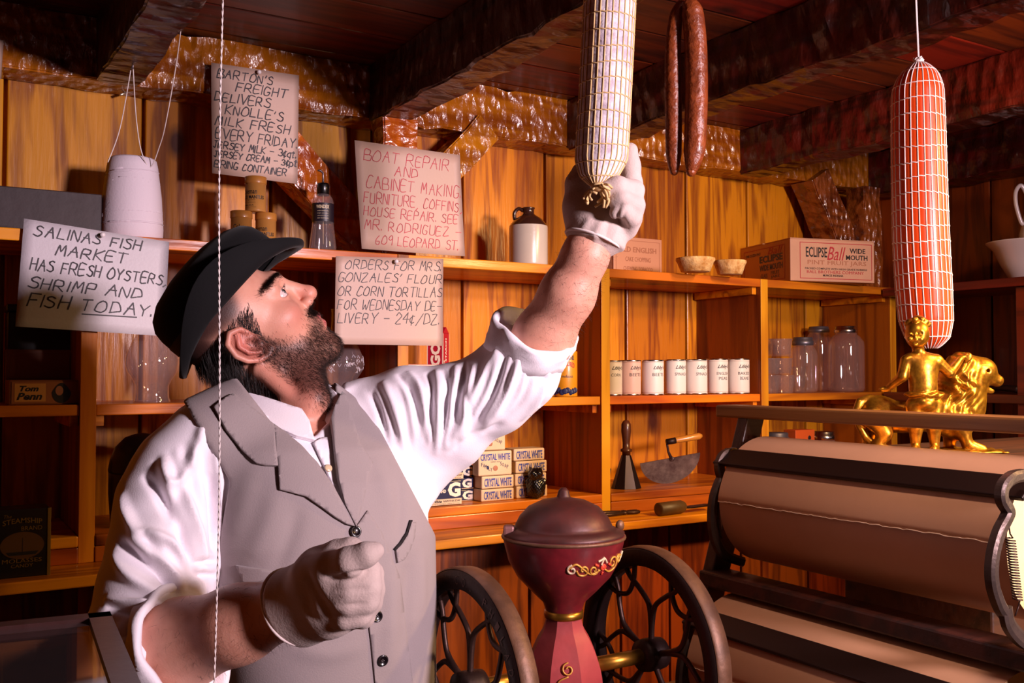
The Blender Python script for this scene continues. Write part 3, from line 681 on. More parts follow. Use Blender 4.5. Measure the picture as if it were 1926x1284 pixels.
# stoneware jug
p = atY(994, 489, 2.20); p.z = ZT; k = (atY(994, 425, 2.20).z-ZT); t = thing('stoneware_jug', 'two-tone stoneware jug with brown shoulder and loop handle on the top shelf', 'jug', p, face_cam(p))
r = .0515
turned(t, 'jug_body', [(r-.006, 0), (r-.001, .004), (r, .010), (r, k*.95), (r-.001, k)], plain('cream_glaze', '#c9bdb0', .25, coat=.5, mottled=.06, mscale=14), capt=False)
kt = atY(994, 391, 2.20).z-ZT
turned(t, 'brown_shoulder', [(r-.0005, k-.001), (r-.003, k+.004), (r*.72, k+(kt-k)*.36), (r*.40, k+(kt-k)*.58), (.0155, k+(kt-k)*.66), (.0150, kt*.97), (.0175, kt*.985), (.0175, kt), (.012, kt), (.010, kt-.02)], plain('brown_glaze', '#3a2018', .22, coat=.7), capb=False, capt=False)
m = MB(); m.tube(cat_rom([(-.014, 0, kt-.008), (-.026, 0, kt-.002), (-.037, 0, kt-.012), (-.037, 0, k+.020), (-.030, 0, k+.008)], 6), [.005]*25, 10); m.build('handle', MATS['brown_glaze'], t)
# flat box, and the wooden block beside it
def carton(name, label, cat, A, B, h, depth, mat, group=None, bev=.0015):
    """box whose front face runs A->B (floor points); x along the front, -y outwards."""
    A = Vector(A); B = Vector(B); ang = math.atan2((B-A).y, (B-A).x); c = (A+B)/2; t = thing(name, label, cat, c, ang, group)
    w = (B-A).length; m = MB(); m.box((-w/2, 0, .0005), (w/2, depth, h), bev); m.build('carton' if 'box' in name else 'block', mat, t); t['w'] = w; return t, w
FACE = Matrix(((1, 0, 0, 0), (0, 0, -1, -.0006), (0, 1, 0, 0), (0, 0, 0, 1)))
def onface(t, texts, name, mat, rects=()):
    m = MB()
    for a in texts: put_text(m, a[0], a[1], a[2], a[3], a[4], FACE, shear=a[5] if len(a) > 5 else 0, offset=a[6] if len(a) > 6 else 0, arc=a[7] if len(a) > 7 else 0)
    for (x, z, w, h) in rects: m.add([(x, -.0006, z), (x+w, -.0006, z), (x+w, -.0006, z+h), (x, -.0006, z+h)], [(0, 1, 2, 3)])
    return m.build(name, mat, t)
def borders(x, z, w, h, k): return [(x, z, w, k), (x, z+h-k, w, k), (x, z+k, k, h-2*k), (x+w-k, z+k, k, h-2*k)]
A = atY(1154, 508, 2.30); B = atY(1245, 512, 2.30); A.z = B.z = ZT; h = atY(1200, 447, 2.30).z-ZT
t, w = carton('flat_box', 'small faded reddish flat box with printed border standing by his glove', 'box', A, B, h, .03, plain('reddish_card', '#cc9070', .5))
onface(t, [('OLD ENGLISH', -w*.40, h*.64, w*.78, h*.13, 0, .02), ('CAKE CHOPPING', -w*.26, h*.42, w*.52, h*.11, 0, .01), ('CHEWING TOBACCO', -w*.30, h*.20, w*.60, h*.10, 0, .01)], 'lettering', TANI, borders(-w*.45, h*.08, w*.9, h*.84, .0012))
A = atY(1131, 503, 2.27); B = atY(1152, 505, 2.27); A.z = B.z = ZT; t, w = carton('wooden_block', 'dark upright wooden block left of the reddish flat box', 'block', A, B, h*1.02, .03, plain('block_brown', '#6a2e14', .5))
# two crusted bowls
CRUST = plain('crusted_clay', '#ecc88c', .8, bump=.8, bscale=60, mottled=.45, mscale=36, col2='#b47c3a')
for px, yb, yt, hwid, lab in ((1308, 517, 490, 36, 'wider crusted clay bowl, the left of two on the shelf top'), (1373, 522, 495, 30, 'smaller crusted clay bowl touching the fruit jar carton')):
    p = atZ(px, yb-5, ZT); d = proj(p)[2]; r = hwid*d/FPX; h = (yb-yt)*d/FPX
    t = thing('clay_bowl', lab, 'bowl', p, 0, 'crusted clay bowls')
    turned(t, 'bowl', [(r*.70, .0005), (r*.76, .002), (r*.95, h*.7), (r*1.02, h*.82), (r*1.02, h*.97), (r*.96, h), (r*.90, h*.9), (r*.72, h*.2), (.002, h*.15)], CRUST, capt=False)
# fruit jar carton
A = atZ(1352, 514, ZT); Bm = atZ(1487, 528, ZT); C = atZ(1645, 533, ZT); C = Bm+(C-Bm).normalized()*(C-Bm).length
CARD = plain('jar_carton_card', '#cf9c80', .55, mottled=.10, mscale=8)
h = (atY(1487, 448, Bm.y).z-ZT)
d1 = (C-Bm); ang = math.atan2(d1.y, d1.x); w = d1.length; dep = min((A-Bm).length, .30)
t = thing('jar_carton', 'large cardboard carton of fruit jars with red-framed printing on the top shelf', 'box', (Bm+C)/2, ang)
t.location.z = ZT
m = MB(); m.box((-w/2, 0, .001), (w/2, dep, h), .002)
m.box((-w/2, -.0, h), (w/2, dep*.48, h+.0025), .0005); m.box((-w/2, dep*.52, h), (w/2, dep, h+.004), .0005); m.build('carton', CARD, t)
onface(t, [('ECLIPSE', -w*.32, h*.58, w*.25, h*.24, 0, .015), ('WIDE', w*.20, h*.70, w*.19, h*.12, 0, .02), ('MOUTH', w*.155, h*.54, w*.26, h*.12, 0, .02), ('PACKED COMPLETE WITH HIGH GRADE RUBBERS', -w*.33, h*.29, w*.74, h*.045, 0, .01), ('MUNCIE INDIANA', -w*.12, h*.13, w*.24, h*.05, 0, .02)], 'black_lettering', BLACKI)
onface(t, [('PINT FRUIT JARS', -w*.30, h*.38, w*.70, h*.13, 0, .0)], 'brown_lettering', TANI)
onface(t, [('Ball', -w*.07, h*.52, w*.22, h*.32, .35, .0), ('BALL BROTHERS COMPANY', -w*.31, h*.20, w*.68, h*.07, 0, 0)], 'red_lettering', REDI, borders(-w*.39, h*.07, w*.86, h*.86, .002))
S = thing('x', 'x', 'x'); S.parent = None
SIDE = Matrix(((0, 0, -1, -w/2-.0008), (-1, 0, 0, 0), (0, 1, 0, 0), (0, 0, 0, 1)))   # x runs from back to front
def onside(texts, name, mat, rects=()):
    m = MB()
    for a in texts: put_text(m, a[0], a[1], a[2], a[3], a[4], SIDE, shear=a[5] if len(a) > 5 else 0, offset=a[6] if len(a) > 6 else 0)
    for (x, z, ww, hh) in rects: m.add([SIDE @ Vector(q) for q in ((x, z, 0), (x+ww, z, 0), (x+ww, z+hh, 0), (x, z+hh, 0))], [(0, 1, 2, 3)])
    return m.build(name, mat, t)
bpy.data.objects.remove(S)
D = dep
onside([('ONE DOZEN PINT', -D*.86, h*.74, D*.30, h*.07, 0, .01), ('ECLIPSE', -D*.58, h*.54, D*.44, h*.17, 0, .03), ('WIDE MOUTH', -D*.58, h*.34, D*.44, h*.15, 0, .02), ('GLASS', -D*.56, h*.17, D*.13, h*.10, 0, 0), ('FRUIT', -D*.36, h*.22, D*.16, h*.09, 0, 0), ('JARS', -D*.36, h*.12, D*.16, h*.08, 0, 0)], 'side_lettering', BLACKI)
onside([('Ball', -D*.42, h*.72, D*.28, h*.17, .3, 0)], 'side_red_lettering', REDI, borders(-D*.90, h*.08, D*.80, h*.82, .002))

# lamp chimney
def chimney(px, yb, Y, label, sc, ht, etched):
    p = atY(px, yb, Y); p.z = ZM+.0005; t = thing('lamp_chimney', label, 'lamp glass', p, 0, None)
    prof = [(.037, 0), (.0365, .004), (.0345, .01), (.034, .035), (.040, .048), (.052, .066), (.0555, .082), (.0535, .10), (.043, .125), (.032, .145), (.0255, .165), (.0235, .20), (.0245, .215)]
    turned(t, 'glass', [(r*sc, z*sc) for r, z in prof if z <= ht], GLASSD, 48, capb=False, capt=False)
    m = MB(); m.tube([(.0372*sc*math.cos(a*PI/24), .0372*sc*math.sin(a*PI/24), .0015) for a in range(48)], .0013, 6, closed=True); m.build('rim', GLASS, t)
    if etched:
        rg = random.Random(2); m = MB()
        for k in range(34):
            a = rg.uniform(-2.6, -.3); z = rg.uniform(.062, .102); rr = np.interp(z, [q[1] for q in prof], [q[0] for q in prof])*sc+.0004; pts = []
            for i in range(6): aa = a+.05*i*rg.uniform(.3, 1); zz = z+.004*math.sin(i*1.7+k); r2 = np.interp(zz, [q[1] for q in prof], [q[0] for q in prof])*sc+.0004; pts.append((r2*math.cos(aa), r2*math.sin(aa), zz*sc))
            m.tube(pts, .0006, 5)
        m.build('etched_pattern', plain('frosted_etching_%d' % px, '#d8ccd0', .4), t)
    return t
chimney(286, 752, 2.19, 'clear lamp chimney with swollen middle on the shelf below the oyster notice', 1.0, .3, False)
chimney(640, 745, 2.22, 'etched glass lamp chimney half hidden behind his chin', 1.0, .3, True)
def tumbler(px, yb, Y, Z, r0, r1, h, label, name='glass_tumbler', cat='glass', flute=0, group=None, mat=None):
    p = atY(px, yb, Y); p.z = Z+.0006; t = thing(name, label, cat, p, 0, group)
    n = 48; m = MB(); prof = [(r0*.96, 0), (r0, .002), (r0+(r1-r0)*.5, h*.5), (r1, h*.93), (r1*1.03, h*.95), (r1*1.03, h), (r1*.95, h), (r1*.92, h*.9), (r0*.88, .006), (.001, .005)]
    m.lathe(prof, n, None, capt=False)
    if flute:
        vs = []
        for v in m.v:
            a = math.atan2(v[1], v[0]); z = v[2]; k = 1+.045*math.cos(a*flute)*(1 if .1*h < z < .86*h else 0); vs.append((v[0]*k, v[1]*k, z))
        m.v = vs
    m.build('glass', mat or GLASS, t); return t
tumbler(402, 745, 2.17, ZM, .017, .02, .05, 'small clear glass on the shelf behind the hanging cord')
# starch boxes
SRED = plain('starch_red', '#b0102c', .45, coat=.2)
p0 = atY(803, 742, 2.22); p1 = atY(833, 744, 2.19); p0.z = p1.z = ZM
ht = atY(833, 626, 2.19).z-ZM
t, w = carton('starch_box', 'upright red starch packet with white lettering beside the tortilla notice', 'packet', p0, p1, ht, .05, SRED, 'red starch packets')
m = MB(); m.add([(-w/2, 0, ht), (w/2, 0, ht), (w/2, .05, ht), (-w/2, .05, ht), (-w/2, .025, ht+.016), (w/2, .025, ht+.016)], [(0, 1, 5, 4), (2, 3, 4, 5), (1, 2, 5), (3, 0, 4)]); m.build('flap', SRED, t)
VERT = Matrix(((0, -1, 0, 0), (0, 0, -1, -.0007), (1, 0, 0, 0), (0, 0, 0, 1)))
SID2 = Matrix(((0, 0, 1, w/2+.0007), (0, -1, 0, 0), (1, 0, 0, 0), (0, 0, 0, 1)))
m = MB(); put_text(m, 'ARGO', ht*.16, -w*.34, ht*.70, w*.62, VERT, offset=.05)
for bx in borders(-w/2, .001, w, ht-.002, .002): m.add([(bx[0], -.0006, bx[1]), (bx[0]+bx[2], -.0006, bx[1]), (bx[0]+bx[2], -.0006, bx[1]+bx[3]), (bx[0], -.0006, bx[1]+bx[3])], [(0, 1, 2, 3)])
put_text(m, 'LAUNDRY STARCH', ht*.10, -.028, ht*.82, .012, SID2, offset=.03); put_text(m, 'GLOSS', ht*.36, -.014, ht*.22, .010, SID2, offset=.03)
for (x, y, a, b) in ((.0, .001, ht-.001, .0018), (.0, .047, ht-.001, .0018)): m.add([SID2 @ Vector(q) for q in ((x, -y, 0), (x, -y-b, 0), (x+a, -y-b, 0), (x+a, -y, 0))], [(0, 1, 2, 3)])
m.build('white_lettering', WHITEI, t)
p0 = atY(757, 745, 2.135); p1 = atY(880, 745, 2.135); p0.z = p1.z = ZM; ht = atY(810, 685, 2.135).z-ZM
t, w = carton('starch_box', 'red starch packet lying on its side just above his raised sleeve', 'packet', p0, p1, ht, .045, SRED, 'red starch packets')
onface(t, [('ARGO', -w*.40, ht*.2, w*.5, ht*.55, 0, .05), ('STARCH', w*.14, ht*.55, w*.3, ht*.2, 0, .03)], 'white_lettering', WHITEI, borders(-w/2+.001, .002, w-.002, ht-.003, .002))
t = tumbler(769, 742, 2.27, ZM, .0185, .0185, .085, 'amber-filled glass bottle behind the starch packets', 'amber_bottle', 'bottle')
turned(t, 'amber_contents', [(.0155, .004), (.0165, .006), (.0165, .066), (.001, .067)], plain('amber_contents', '#8a4210', .2), 24)
# yellow can and a smaller yellow tin beside his elbow
p = atY(1063, 742, 2.13); p.z = ZM+.0005; d = proj(p)[2]; h = (742-657)*d/FPX; r = 23*d/FPX
YEL = plain('yellow_label', '#d89018', .4, coat=.2, mottled=.12, mscale=20)
t = thing('yellow_can', 'tall yellow can with dark printed picture below his rolled cuff', 'can', p, face_cam(p))
turned(t, 'can_body', [(r-.001, .0), (r, .002), (r, h-.002), (r-.001, h), (.001, h)], YEL)
m = MB(); M = Matrix(((1, 0, 0, 0), (0, 0, -1, 0), (0, 1, 0, 0), (0, 0, 0, 1))); put_text(m, 'PURE CANE', -.026, h*.80, .052, h*.10, M, cyl=r+.0005, offset=.02); put_text(m, 'molasses', -.008, h*.42, .03, h*.06, M, cyl=r+.0005)
for i in range(9):
    an = -.9+i*.22; m.ball((( r+.0002)*math.sin(an), -(r+.0002)*math.cos(an), h*(.10+.02*(i % 3))), (.0075, .0012, .008), 6)
m.build('printed_picture', NAVY, t)
m = MB(); put_text(m, 'SUGAR CURED', -.028, h*.62, .056, h*.11, M, cyl=r+.0005, offset=.02, arc=.006); m.build('red_lettering', REDI, t)
p = atY(1040, 740, 2.135); p.z = ZM+.0005; t = thing('yellow_tin', 'small flat yellow tin left of the tall yellow can', 'tin', p, face_cam(p))
m = MB(); m.box((-.018, -.0, 0), (.008, .03, h*.55), .002); m.build('tin_body', YEL, t); m = MB(); m.box((-.012, -.0007, h*.1), (.004, 0, h*.45), 0); m.build('dark_label', NAVY, t)
# white vegetable cans
CANW = plain('white_can_label', '#ded6d6', .5); CANP = plain('pinkish_can_label', '#d8b4ac', .5)
cans = [(1150, 'CORN', '', 'white vegetable can at the left end of the row, lettered for corn'), (1185, 'BEETS', '', 'pinkish vegetable can lettered for beets, second in the row'), (1228, 'BEETS', '', 'white vegetable can lettered for beets, right of the pinkish one'), (1270, 'SPINACH', '', 'white spinach can, the one touching the beets'),
        (1310, 'SPINACH', '', 'white spinach can, the one touching the peas'), (1349, 'ENGLISH', 'PEAS', 'white vegetable can lettered for peas'), (1389, 'BAKED', 'BEANS', 'white vegetable can lettered for baked beans at the right end')]
for i, (px, s1_, s2x, lab) in enumerate(cans):
    Y = 2.150+(.009 if i % 2 else -.009)+(0.016 if i == 0 else 0); p = atY(px, 738, Y); p.z = ZM+.0005; d = proj(p)[2]; r = 20.2*d/FPX; h = 66*d/FPX
    t = thing('food_can', lab, 'can', p, face_cam(p), 'row of white vegetable cans')
    turned(t, 'label', [(r, .004), (r+.0002, .005), (r+.0002, h-.005), (r, h-.004)], CANP if i == 1 else CANW, capb=False, capt=False)
    turned(t, 'tin', [(r-.002, 0), (r+.0006, .0008), (r+.0006, .003), (r-.0006, .0045), (r-.0006, h-.0045), (r+.0006, h-.003), (r+.0006, h-.0008), (r-.001, h), (r-.003, h-.003), (.001, h-.003)], TIN)
    m = MB(); tw = r*1.25; x0 = .0+r*.05
    put_text(m, "Libby's", x0, h*.70, tw*1.05, h*.135, M, shear=.5, cyl=r+.0005, offset=.02); put_text(m, s1_, x0-.002, h*.54, tw*(1.0 if len(s1_) > 4 else .8), h*.085, M, cyl=r+.0005)
    if s2x: put_text(m, s2x, x0+.004, h*.40, tw*.75, h*.085, M, cyl=r+.0005)
    for z in (.072, .93):
        mb2 = MB(); mb2.add([((r+.0004)*math.sin(a*PI/20), -(r+.0004)*math.cos(a*PI/20), z*h+dz) for dz in (0, .0007) for a in range(40)], [(a, (a+1) % 40, 40+(a+1) % 40, 40+a) for a in range(40)]); mb2.build('printed_band', TANI, t)
    m.build('lettering', plain('label_print', '#2c2630', .55) if i == 0 else MATS['label_print'], t)
# glassware, right bay
def ramekin(px, yb, Z, hwpx, hpx, Y, label):
    p = atY(px, yb, Y); p.z = Z; d = proj(p)[2]; r = hwpx*d/FPX; h = hpx*d/FPX
    return tumbler(px, yb, Y, Z-.0005, r*.80, r*.96, h, label, 'glass_dish', 'dish', 22, 'fluted glass dishes', GLASSD), h
_, rh = ramekin(1445, 738, ZM, 23, 34, 2.16, 'fluted glass dish at the bottom left of the stack by the divider')
ramekin(1475, 738, ZM, 20, 34, 2.14, 'fluted glass dish at the bottom right of the stack')
ramekin(1446, 704, ZM+rh+.001, 22, 31, 2.16, 'fluted glass dish in the middle layer of the stack, at the left')
ramekin(1473, 704, ZM+rh+.001, 18, 31, 2.14, 'fluted glass dish in the middle layer of the stack, at the right')
d = 2.16*1.36; k = d/FPX
tumbler(1440, 671, 2.165, ZM+2*rh+.0015, 12*k, 14*k, 34*k, 'fluted small glass topmost in the stack, by the divider', flute=18)
tumbler(1469, 671, 2.15, ZM+2*rh+.0015, 18*k, 21*k, 34*k, 'plain clear glass topmost in the stack of dishes', mat=GLASSD)
tumbler(1504, 737, 2.12, ZM, 13*k, 15.5*k, 51*k, 'plain tumbler standing between the dishes and the jars')
def jar(px, yb, yt, hwpx, neckpx, lidh, Y, Z, label, lidm, sq=0):
    p = atY(px, yb, Y); p.z = Z+.0005; d = proj(p)[2]; k = d/FPX; r = hwpx*k; n = neckpx*k; H = (yb-yt)*k; hl = lidh*k
    t = thing('glass_jar', label, 'jar', p, .3)
    m = MB(); hs = H-hl; m.lathe([(r*.85, 0), (r*.96, .004), (r, .012), (r, hs*.78), (r*.97, hs*.85), (n*1.02+(r-n)*.35, hs*.94), (n*.98, hs*.975), (n*.98, hs+hl*.4)], 48, None, capt=False); m.build('glass', GLASSD, t)
    m = MB(); m.lathe([(n*1.0, hs), (n*1.06, hs+.001), (n*1.06, hs+hl*.55), (n*.98, hs+hl*.6), (n*.98, H-.002), (n*.92, H), (.001, H)], 36); m.build('lid', lidm, t); return t
jar(1511, 735, 632, 26, 18.5, 15, 2.20, ZM, 'glass jar with a blue-grey zinc lid, shortest of the tall three', ZINC)
jar(1541, 735, 614, 24, 18.5, 11, 2.315, ZM, 'tall glass jar standing behind between the two others', ZINC)
jar(1592, 735, 612, 33, 20, 13, 2.185, ZM, 'large square-shouldered glass jar with a pale clasp lid', TIN)
jar(1461, 880, 800, 26, 22, 20, 2.20, ZP, 'jar with ribbed grey lid showing between rail and paper roll', ZINC)
jar(1551, 880, 803, 22, 19, 16, 2.18, ZP, 'jar with bright tin lid showing between rail and paper roll', TIN)
A = atY(1497, 880, 2.16); B = atY(1533, 880, 2.16); A.z = B.z = ZP; h = atY(1515, 808, 2.16).z-ZP
t, w = carton('orange_box', 'small orange printed box between the two lidded jars behind the rail', 'box', A, B, h, .05, plain('orange_card', '#c8541c', .5))
m = MB(); m.ball((w*.22, -.0006, h*.82), (.007, .0006, .007), 6); m.build('printed_spot', BLACKI, t)
A = atY(1432, 880, 2.14); B = atY(1441, 880, 2.14); A.z = B.z = ZP
t, w = carton('blue_box', 'edge of a blue and white box behind the divider foot', 'box', A, B, atY(1436, 800, 2.14).z-ZP, .04, plain('blue_white_card', '#7a94a8', .5))
# soap
SOAPW = plain('soap_wrapper_cream', '#dcbc96', .5, mottled=.1, mscale=20); SOAPN = plain('soap_wrapper_navy', '#12133a', .4, coat=.2)
def bar(px0, px1, yt, yb, Y, Z, depth, label, mat, group, dY=0):
    A = atY(px0, yb, Y); B = atY(px1, yb, Y); A.z = B.z = Z; h = (atY((px0+px1)/2, yt, Y).z-atY((px0+px1)/2, yb, Y).z)*.985
    t = thing('soap_bar', label, 'soap', (A+B)/2, random.uniform(-.03, .03), group); w = (B-A).length
    m = MB(); m.box((-w/2, 0, .0004), (w/2, depth, h), .003); m.build('wrapper', mat, t); return t, w, h
def navy_face(t, w, h):
    m = MB(); m.box((-w*.49, -.0008, h*.03), (w*.49, .0, h*.27), 0); m.build('label_strip', SOAPW, t)
    onface(t, [('P', -w*.45, h*.33, w*.25, h*.60, 0, .05), ('AND', -w*.14, h*.52, w*.19, h*.13, 0, .03), ('G', w*.10, h*.33, w*.36, h*.60, 0, .05)], 'cream_lettering', WHITEI)
    F2 = FACE.copy(); F2.translation.y = -.0013; m = MB(); put_text(m, 'THE', -w*.43, h*.14, w*.08, h*.07, F2); put_text(m, 'White', -w*.31, h*.12, w*.24, h*.12, F2, shear=.4, offset=.03); put_text(m, 'NAPHTHA SOAP', -w*.03, h*.14, w*.48, h*.08, F2, offset=.01); put_text(m, 'PROCTER & GAMBLE - MADE IN U.S.A.', -w*.43, h*.055, w*.86, h*.035, F2)
    m.build('dark_lettering', BLACKI, t)
Z = ZP; G1 = 'navy wrapped soap bars'
t, w, h = bar(801, 869, 907, 954, 2.115, Z, .03, 'navy soap bar facing front, lower of the two beside his vest', SOAPN, G1); navy_face(t, w, h)
t, w, h2 = bar(808, 872, 857, 906, 2.12, Z+h+.001, .03, 'navy soap bar facing front, upper of the two under his sleeve', SOAPN, G1); navy_face(t, w, h2)
z = Z
for i, lab in enumerate(('lowest flat navy soap bar in the rear stack', 'second flat navy soap bar up in the rear stack', 'third flat navy soap bar up in the rear stack', 'fourth flat navy soap bar up in the rear stack', 'topmost navy soap bar, under his sleeve')):
    t, w, h = bar(823+(i % 2)*2, 892-(i % 2)*2, 924, 946, 2.165, z, .055, lab, SOAPN, G1); z += h+.0012
    onface(t, [('P AND', -w*.45, h*.12, w*.5, h*.76, 0, .02), ('G', w*.17, h*.10, w*.28, h*.80, 0, .05)], 'cream_lettering', WHITEI)
    if i in (0, 1): m = MB(); m.box((-w*.49, -.0006, h*.0+.001), (w*.49, 0, h*.07), 0); m.build('label_strip', SOAPW, t)
G2 = 'cream wrapped soap bars'
def cream_side(t, w, h): onface(t, [('CRYSTAL WHITE', -w*.42, h*.16, w*.84, h*.66, 0, .02)], 'blue_lettering', BLUEI)
def cream_face(t, w, h):
    onface(t, [('CRYSTAL WHITE', -w*.44, h*.62, w*.88, h*.27, 0, .02)], 'blue_lettering', BLUEI)
    m = MB(); put_text(m, 'GIANT SIZE', -w*.14, h*.54, w*.28, h*.04, FACE)
    for wd, x, s in (('FAMILY', -w*.42, -1), ('SOAP', w*.14, 1)):
        k = len(wd)
        for i, ch in enumerate(wd): put_text(m, ch, x+i*w*(.055 if s < 0 else .065), h*((.40-.045*i) if s < 0 else (.40-.045*i)), w*.05, h*.15, FACE)
    m.build('dark_lettering', NAVY, t)
    m = MB(); m.ball((0, -.0006, h*.30), (w*.07, .0005, h*.11), 6); m.build('printed_emblem', TANI, t)
z = Z; t, w, h = bar(905, 967, 921, 944, 2.125, z, .055, 'cream soap bar at the foot of the middle stack', SOAPW, G2); cream_side(t, w, h); z += h+.001
t, w, h = bar(906, 967, 897, 921, 2.128, z, .055, 'cream soap bar second up in the middle stack', SOAPW, G2); cream_side(t, w, h); z += h+.001
t, w, h = bar(900, 963, 850, 897, 2.125, z, .032, 'cream soap bar standing on edge and showing its full front label', SOAPW, G2); cream_face(t, w, h); z += h+.001
t, w, h = bar(893, 951, 806, 850, 2.13, z, .032, 'cream soap bar highest in the middle stack, against his sleeve', SOAPW, G2); cream_face(t, w, h)
z = Z
for i, lab in enumerate(('cream soap bar lowest in the right stack, behind the black owl', 'cream soap bar second up in the right stack', 'cream soap bar third up in the right stack', 'torn cream soap bar on top of the right stack')):
    o = (2, 0, 1, -3)[i]; t, w, h = bar(969+o, 1028+o, 917, 940, 2.135, z, .055, lab, SOAPW, G2); cream_side(t, w, h); z += h+.001
# black owl figurine
p = atY(1007, 950, 2.075); p.z = ZL; d = proj(p)[2]; k = d/FPX
p = atY(1008, 948, 2.110); p.z = ZP+.0005; d = proj(p)[2]; k = d/FPX; H = 60*k
t0_ = 0
OWL = plain('black_glazed', '#0c0a0c', .28, coat=.5, bump=.6, bscale=55)
t = thing('owl_figurine', 'small black glazed figurine standing before the right-hand soap stack', 'figurine', p, face_cam(p))
def blob(name, mat, root, f, lo, hi, h, sm=1):
    V, F = mesh_sdf(f, lo, hi, h); V = smooth_mesh(V, F, sm); return npobj(name, V, F, mat, root)
def owl(P):
    a = sd_ell(P, (0, 0, H*.34), (H*.27, H*.22, H*.36)); a = smin(a, sd_ell(P, (-H*.02, -H*.03, H*.76), (H*.24, H*.2, H*.22)), .006)
    for s in (-1, 1):
        a = smin(a, sd_cap(P, (s*H*.13, 0, H*.86), (s*H*.2, 0, H*1.0), H*.07, H*.02), .004); a = smin(a, sd_ell(P, (s*H*.10, -H*.19, H*.80), (H*.09, H*.06, H*.09)), .002)
        a = smin(a, sd_cap(P, (s*H*.24, 0, H*.55), (s*H*.22, .0, H*.12), H*.09, H*.05), .003)
    a = smin(a, sd_cap(P, (0, -H*.2, H*.78), (0, -H*.27, H*.68), H*.035, H*.015), .002)
    return np.maximum(a+.0012*np.sin(P[:, 0]*900)*np.sin(P[:, 2]*700), -P[:, 2])
blob('owl_body', OWL, t, owl, (-H*.45, -H*.4, -.004), (H*.45, H*.4, H*1.1), .0018)
# step in the middle bay: pyramid scraper, curved chopping blade, small blade
p = atY(1178, 918, 2.17); p.z = ZP; d = proj(p)[2]; k = d/FPX
t = thing('pyramid_tool', 'turned-handled tool with faceted dark pyramid foot standing upright on the step', 'tool', p, face_cam(p)+.35)
m = MB(); n = 8; r0 = 29*k; r1 = 9*k; hp = 62*k; vs = [(r0*math.cos(2*PI*(i+.5)/n), r0*.8*math.sin(2*PI*(i+.5)/n), .0005) for i in range(n)]+[(r1*math.cos(2*PI*(i+.5)/n), r1*math.sin(2*PI*(i+.5)/n), hp) for i in range(n)]
m.add(vs, [tuple(range(n-1, -1, -1)), tuple(range(n, 2*n))]+[(i, (i+1) % n, n+(i+1) % n, n+i) for i in range(n)]); m.build('pyramid_foot', plain('dull_dark_steel', '#352a30', .38, .7), t)
turned(t, 'handle', [(8*k, hp), (8*k, hp+6*k), (11*k, hp+7*k), (11*k, hp+11*k), (7*k, hp+13*k), (7*k, hp+24*k), (9.5*k, hp+45*k), (9*k, hp+58*k), (5*k, hp+65*k), (.0005, hp+66*k)], plain('turned_dark_handle', '#5a3020', .35, coat=.4, mottled=.3, mscale=30), 20)
p = atY(1262, 913, 2.20); p.z = ZP; d = proj(p)[2]; k = d/FPX
t = thing('chopping_knife', 'crescent steel chopping blade with wooden handle leaning on the back boards', 'knife', p, face_cam(p)*.4)
Mk = Matrix.Rotation(.30, 4, 'X') @ Matrix(((1, 0, 0, 0), (0, 0, -1, 0), (0, 1, 0, 0), (0, 0, 0, 1))) @ Matrix.Rotation(.16, 4, 'Z')
pts = [(-60*k*math.cos(a), 55*k-52*k*math.sin(a)) for a in np.linspace(.02, PI-.02, 28)]; pts = [(x, y-2*k) for x, y in pts]
m = MB(); m.prism(pts, .002, Mk); m.build('blade', STEEL, t)
m = MB(); m.tube([Mk @ Vector(q) for q in ((2*k, 50*k, .003), (-4*k, 66*k, .003), (-6*k, 82*k, .003), (-2*k, 86*k, .003))], [.005, .0035, .0035, .004], 8); m.ball(Mk @ Vector((3*k, 50*k, .003)), (.009, .004, .007), 6); m.build('tang', STEEL, t)
m = MB(); m.tube([Mk @ Vector((x*k, 86*k, .003)) for x in (-6, 4, 12, 13, 40, 58, 64)], [.0075, .0085, .0085, .009, .0095, .010, .005], 12); m.build('handle', plain('pale_handle', '#b8782c', .35, coat=.4), t)
m = MB(); m.tube([Mk @ Vector((x*k, 86*k, .003)) for x in (-7, 3, 11)], [.0082, .009, .009], 12); m.build('ferrule', IRON, t)
p = atY(1138, 905, 2.2); p.z = ZP+.02; t = thing('small_blade', 'tip of a small pitted steel blade half hidden by the divider', 'blade', p, 0)
m = MB(); m.prism([(-.03, -.016), (.0, -.018), (.014, .004), (.020, .034), (.004, .022), (-.03, .002)], .002, Matrix(((1, 0, 0, 0), (0, 0, -1, 0), (0, 1, 0, 0), (0, 0, 0, 1)))); m.build('blade', STEEL, t)
# ledge: old pliers and a rasp
p = atZ(1170, 968, ZL); t = thing('old_pliers', 'rusty dark hand tool lying flat on the ledge beside the mill lid', 'tool', p, -.1)
m = MB(); 
for s in (-1, 1): m.tube(cat_rom([(-.075, s*.016, .006), (-.04, s*.018, .006), (0, s*.004, .006), (.03, -s*.008, .006), (.05, -s*.004, .006)], 5), .005, 8)
m.ball((.005, 0, .006), (.012, .012, .007), 6); m.build('rusty_arms', IRONB, t)
p = atZ(1275, 966, ZL); t = thing('wooden_mallet', 'dark round wooden tool handle lying on the ledge by the paper cutter', 'tool', p, .12)
m = MB(); M = Matrix.Rotation(PI/2, 4, 'Y'); m.lathe([(.013, -.075), (.0175, -.073), (.0175, .01), (.014, .02), (.006, .03)], 20, Matrix.Translation((0, 0, .0180)) @ M); m.build('wooden_grip', plain('grip_brown', '#5c4022', .5, mottled=.3, mscale=20), t)
m = MB(); m.prism([(.03, -.006), (.04, -.013), (.12, -.013), (.13, 0), (.12, .013), (.04, .013), (.03, .006)], .004, Matrix.Translation((0, 0, .012))); m.build('flat_blade', IRON, t)

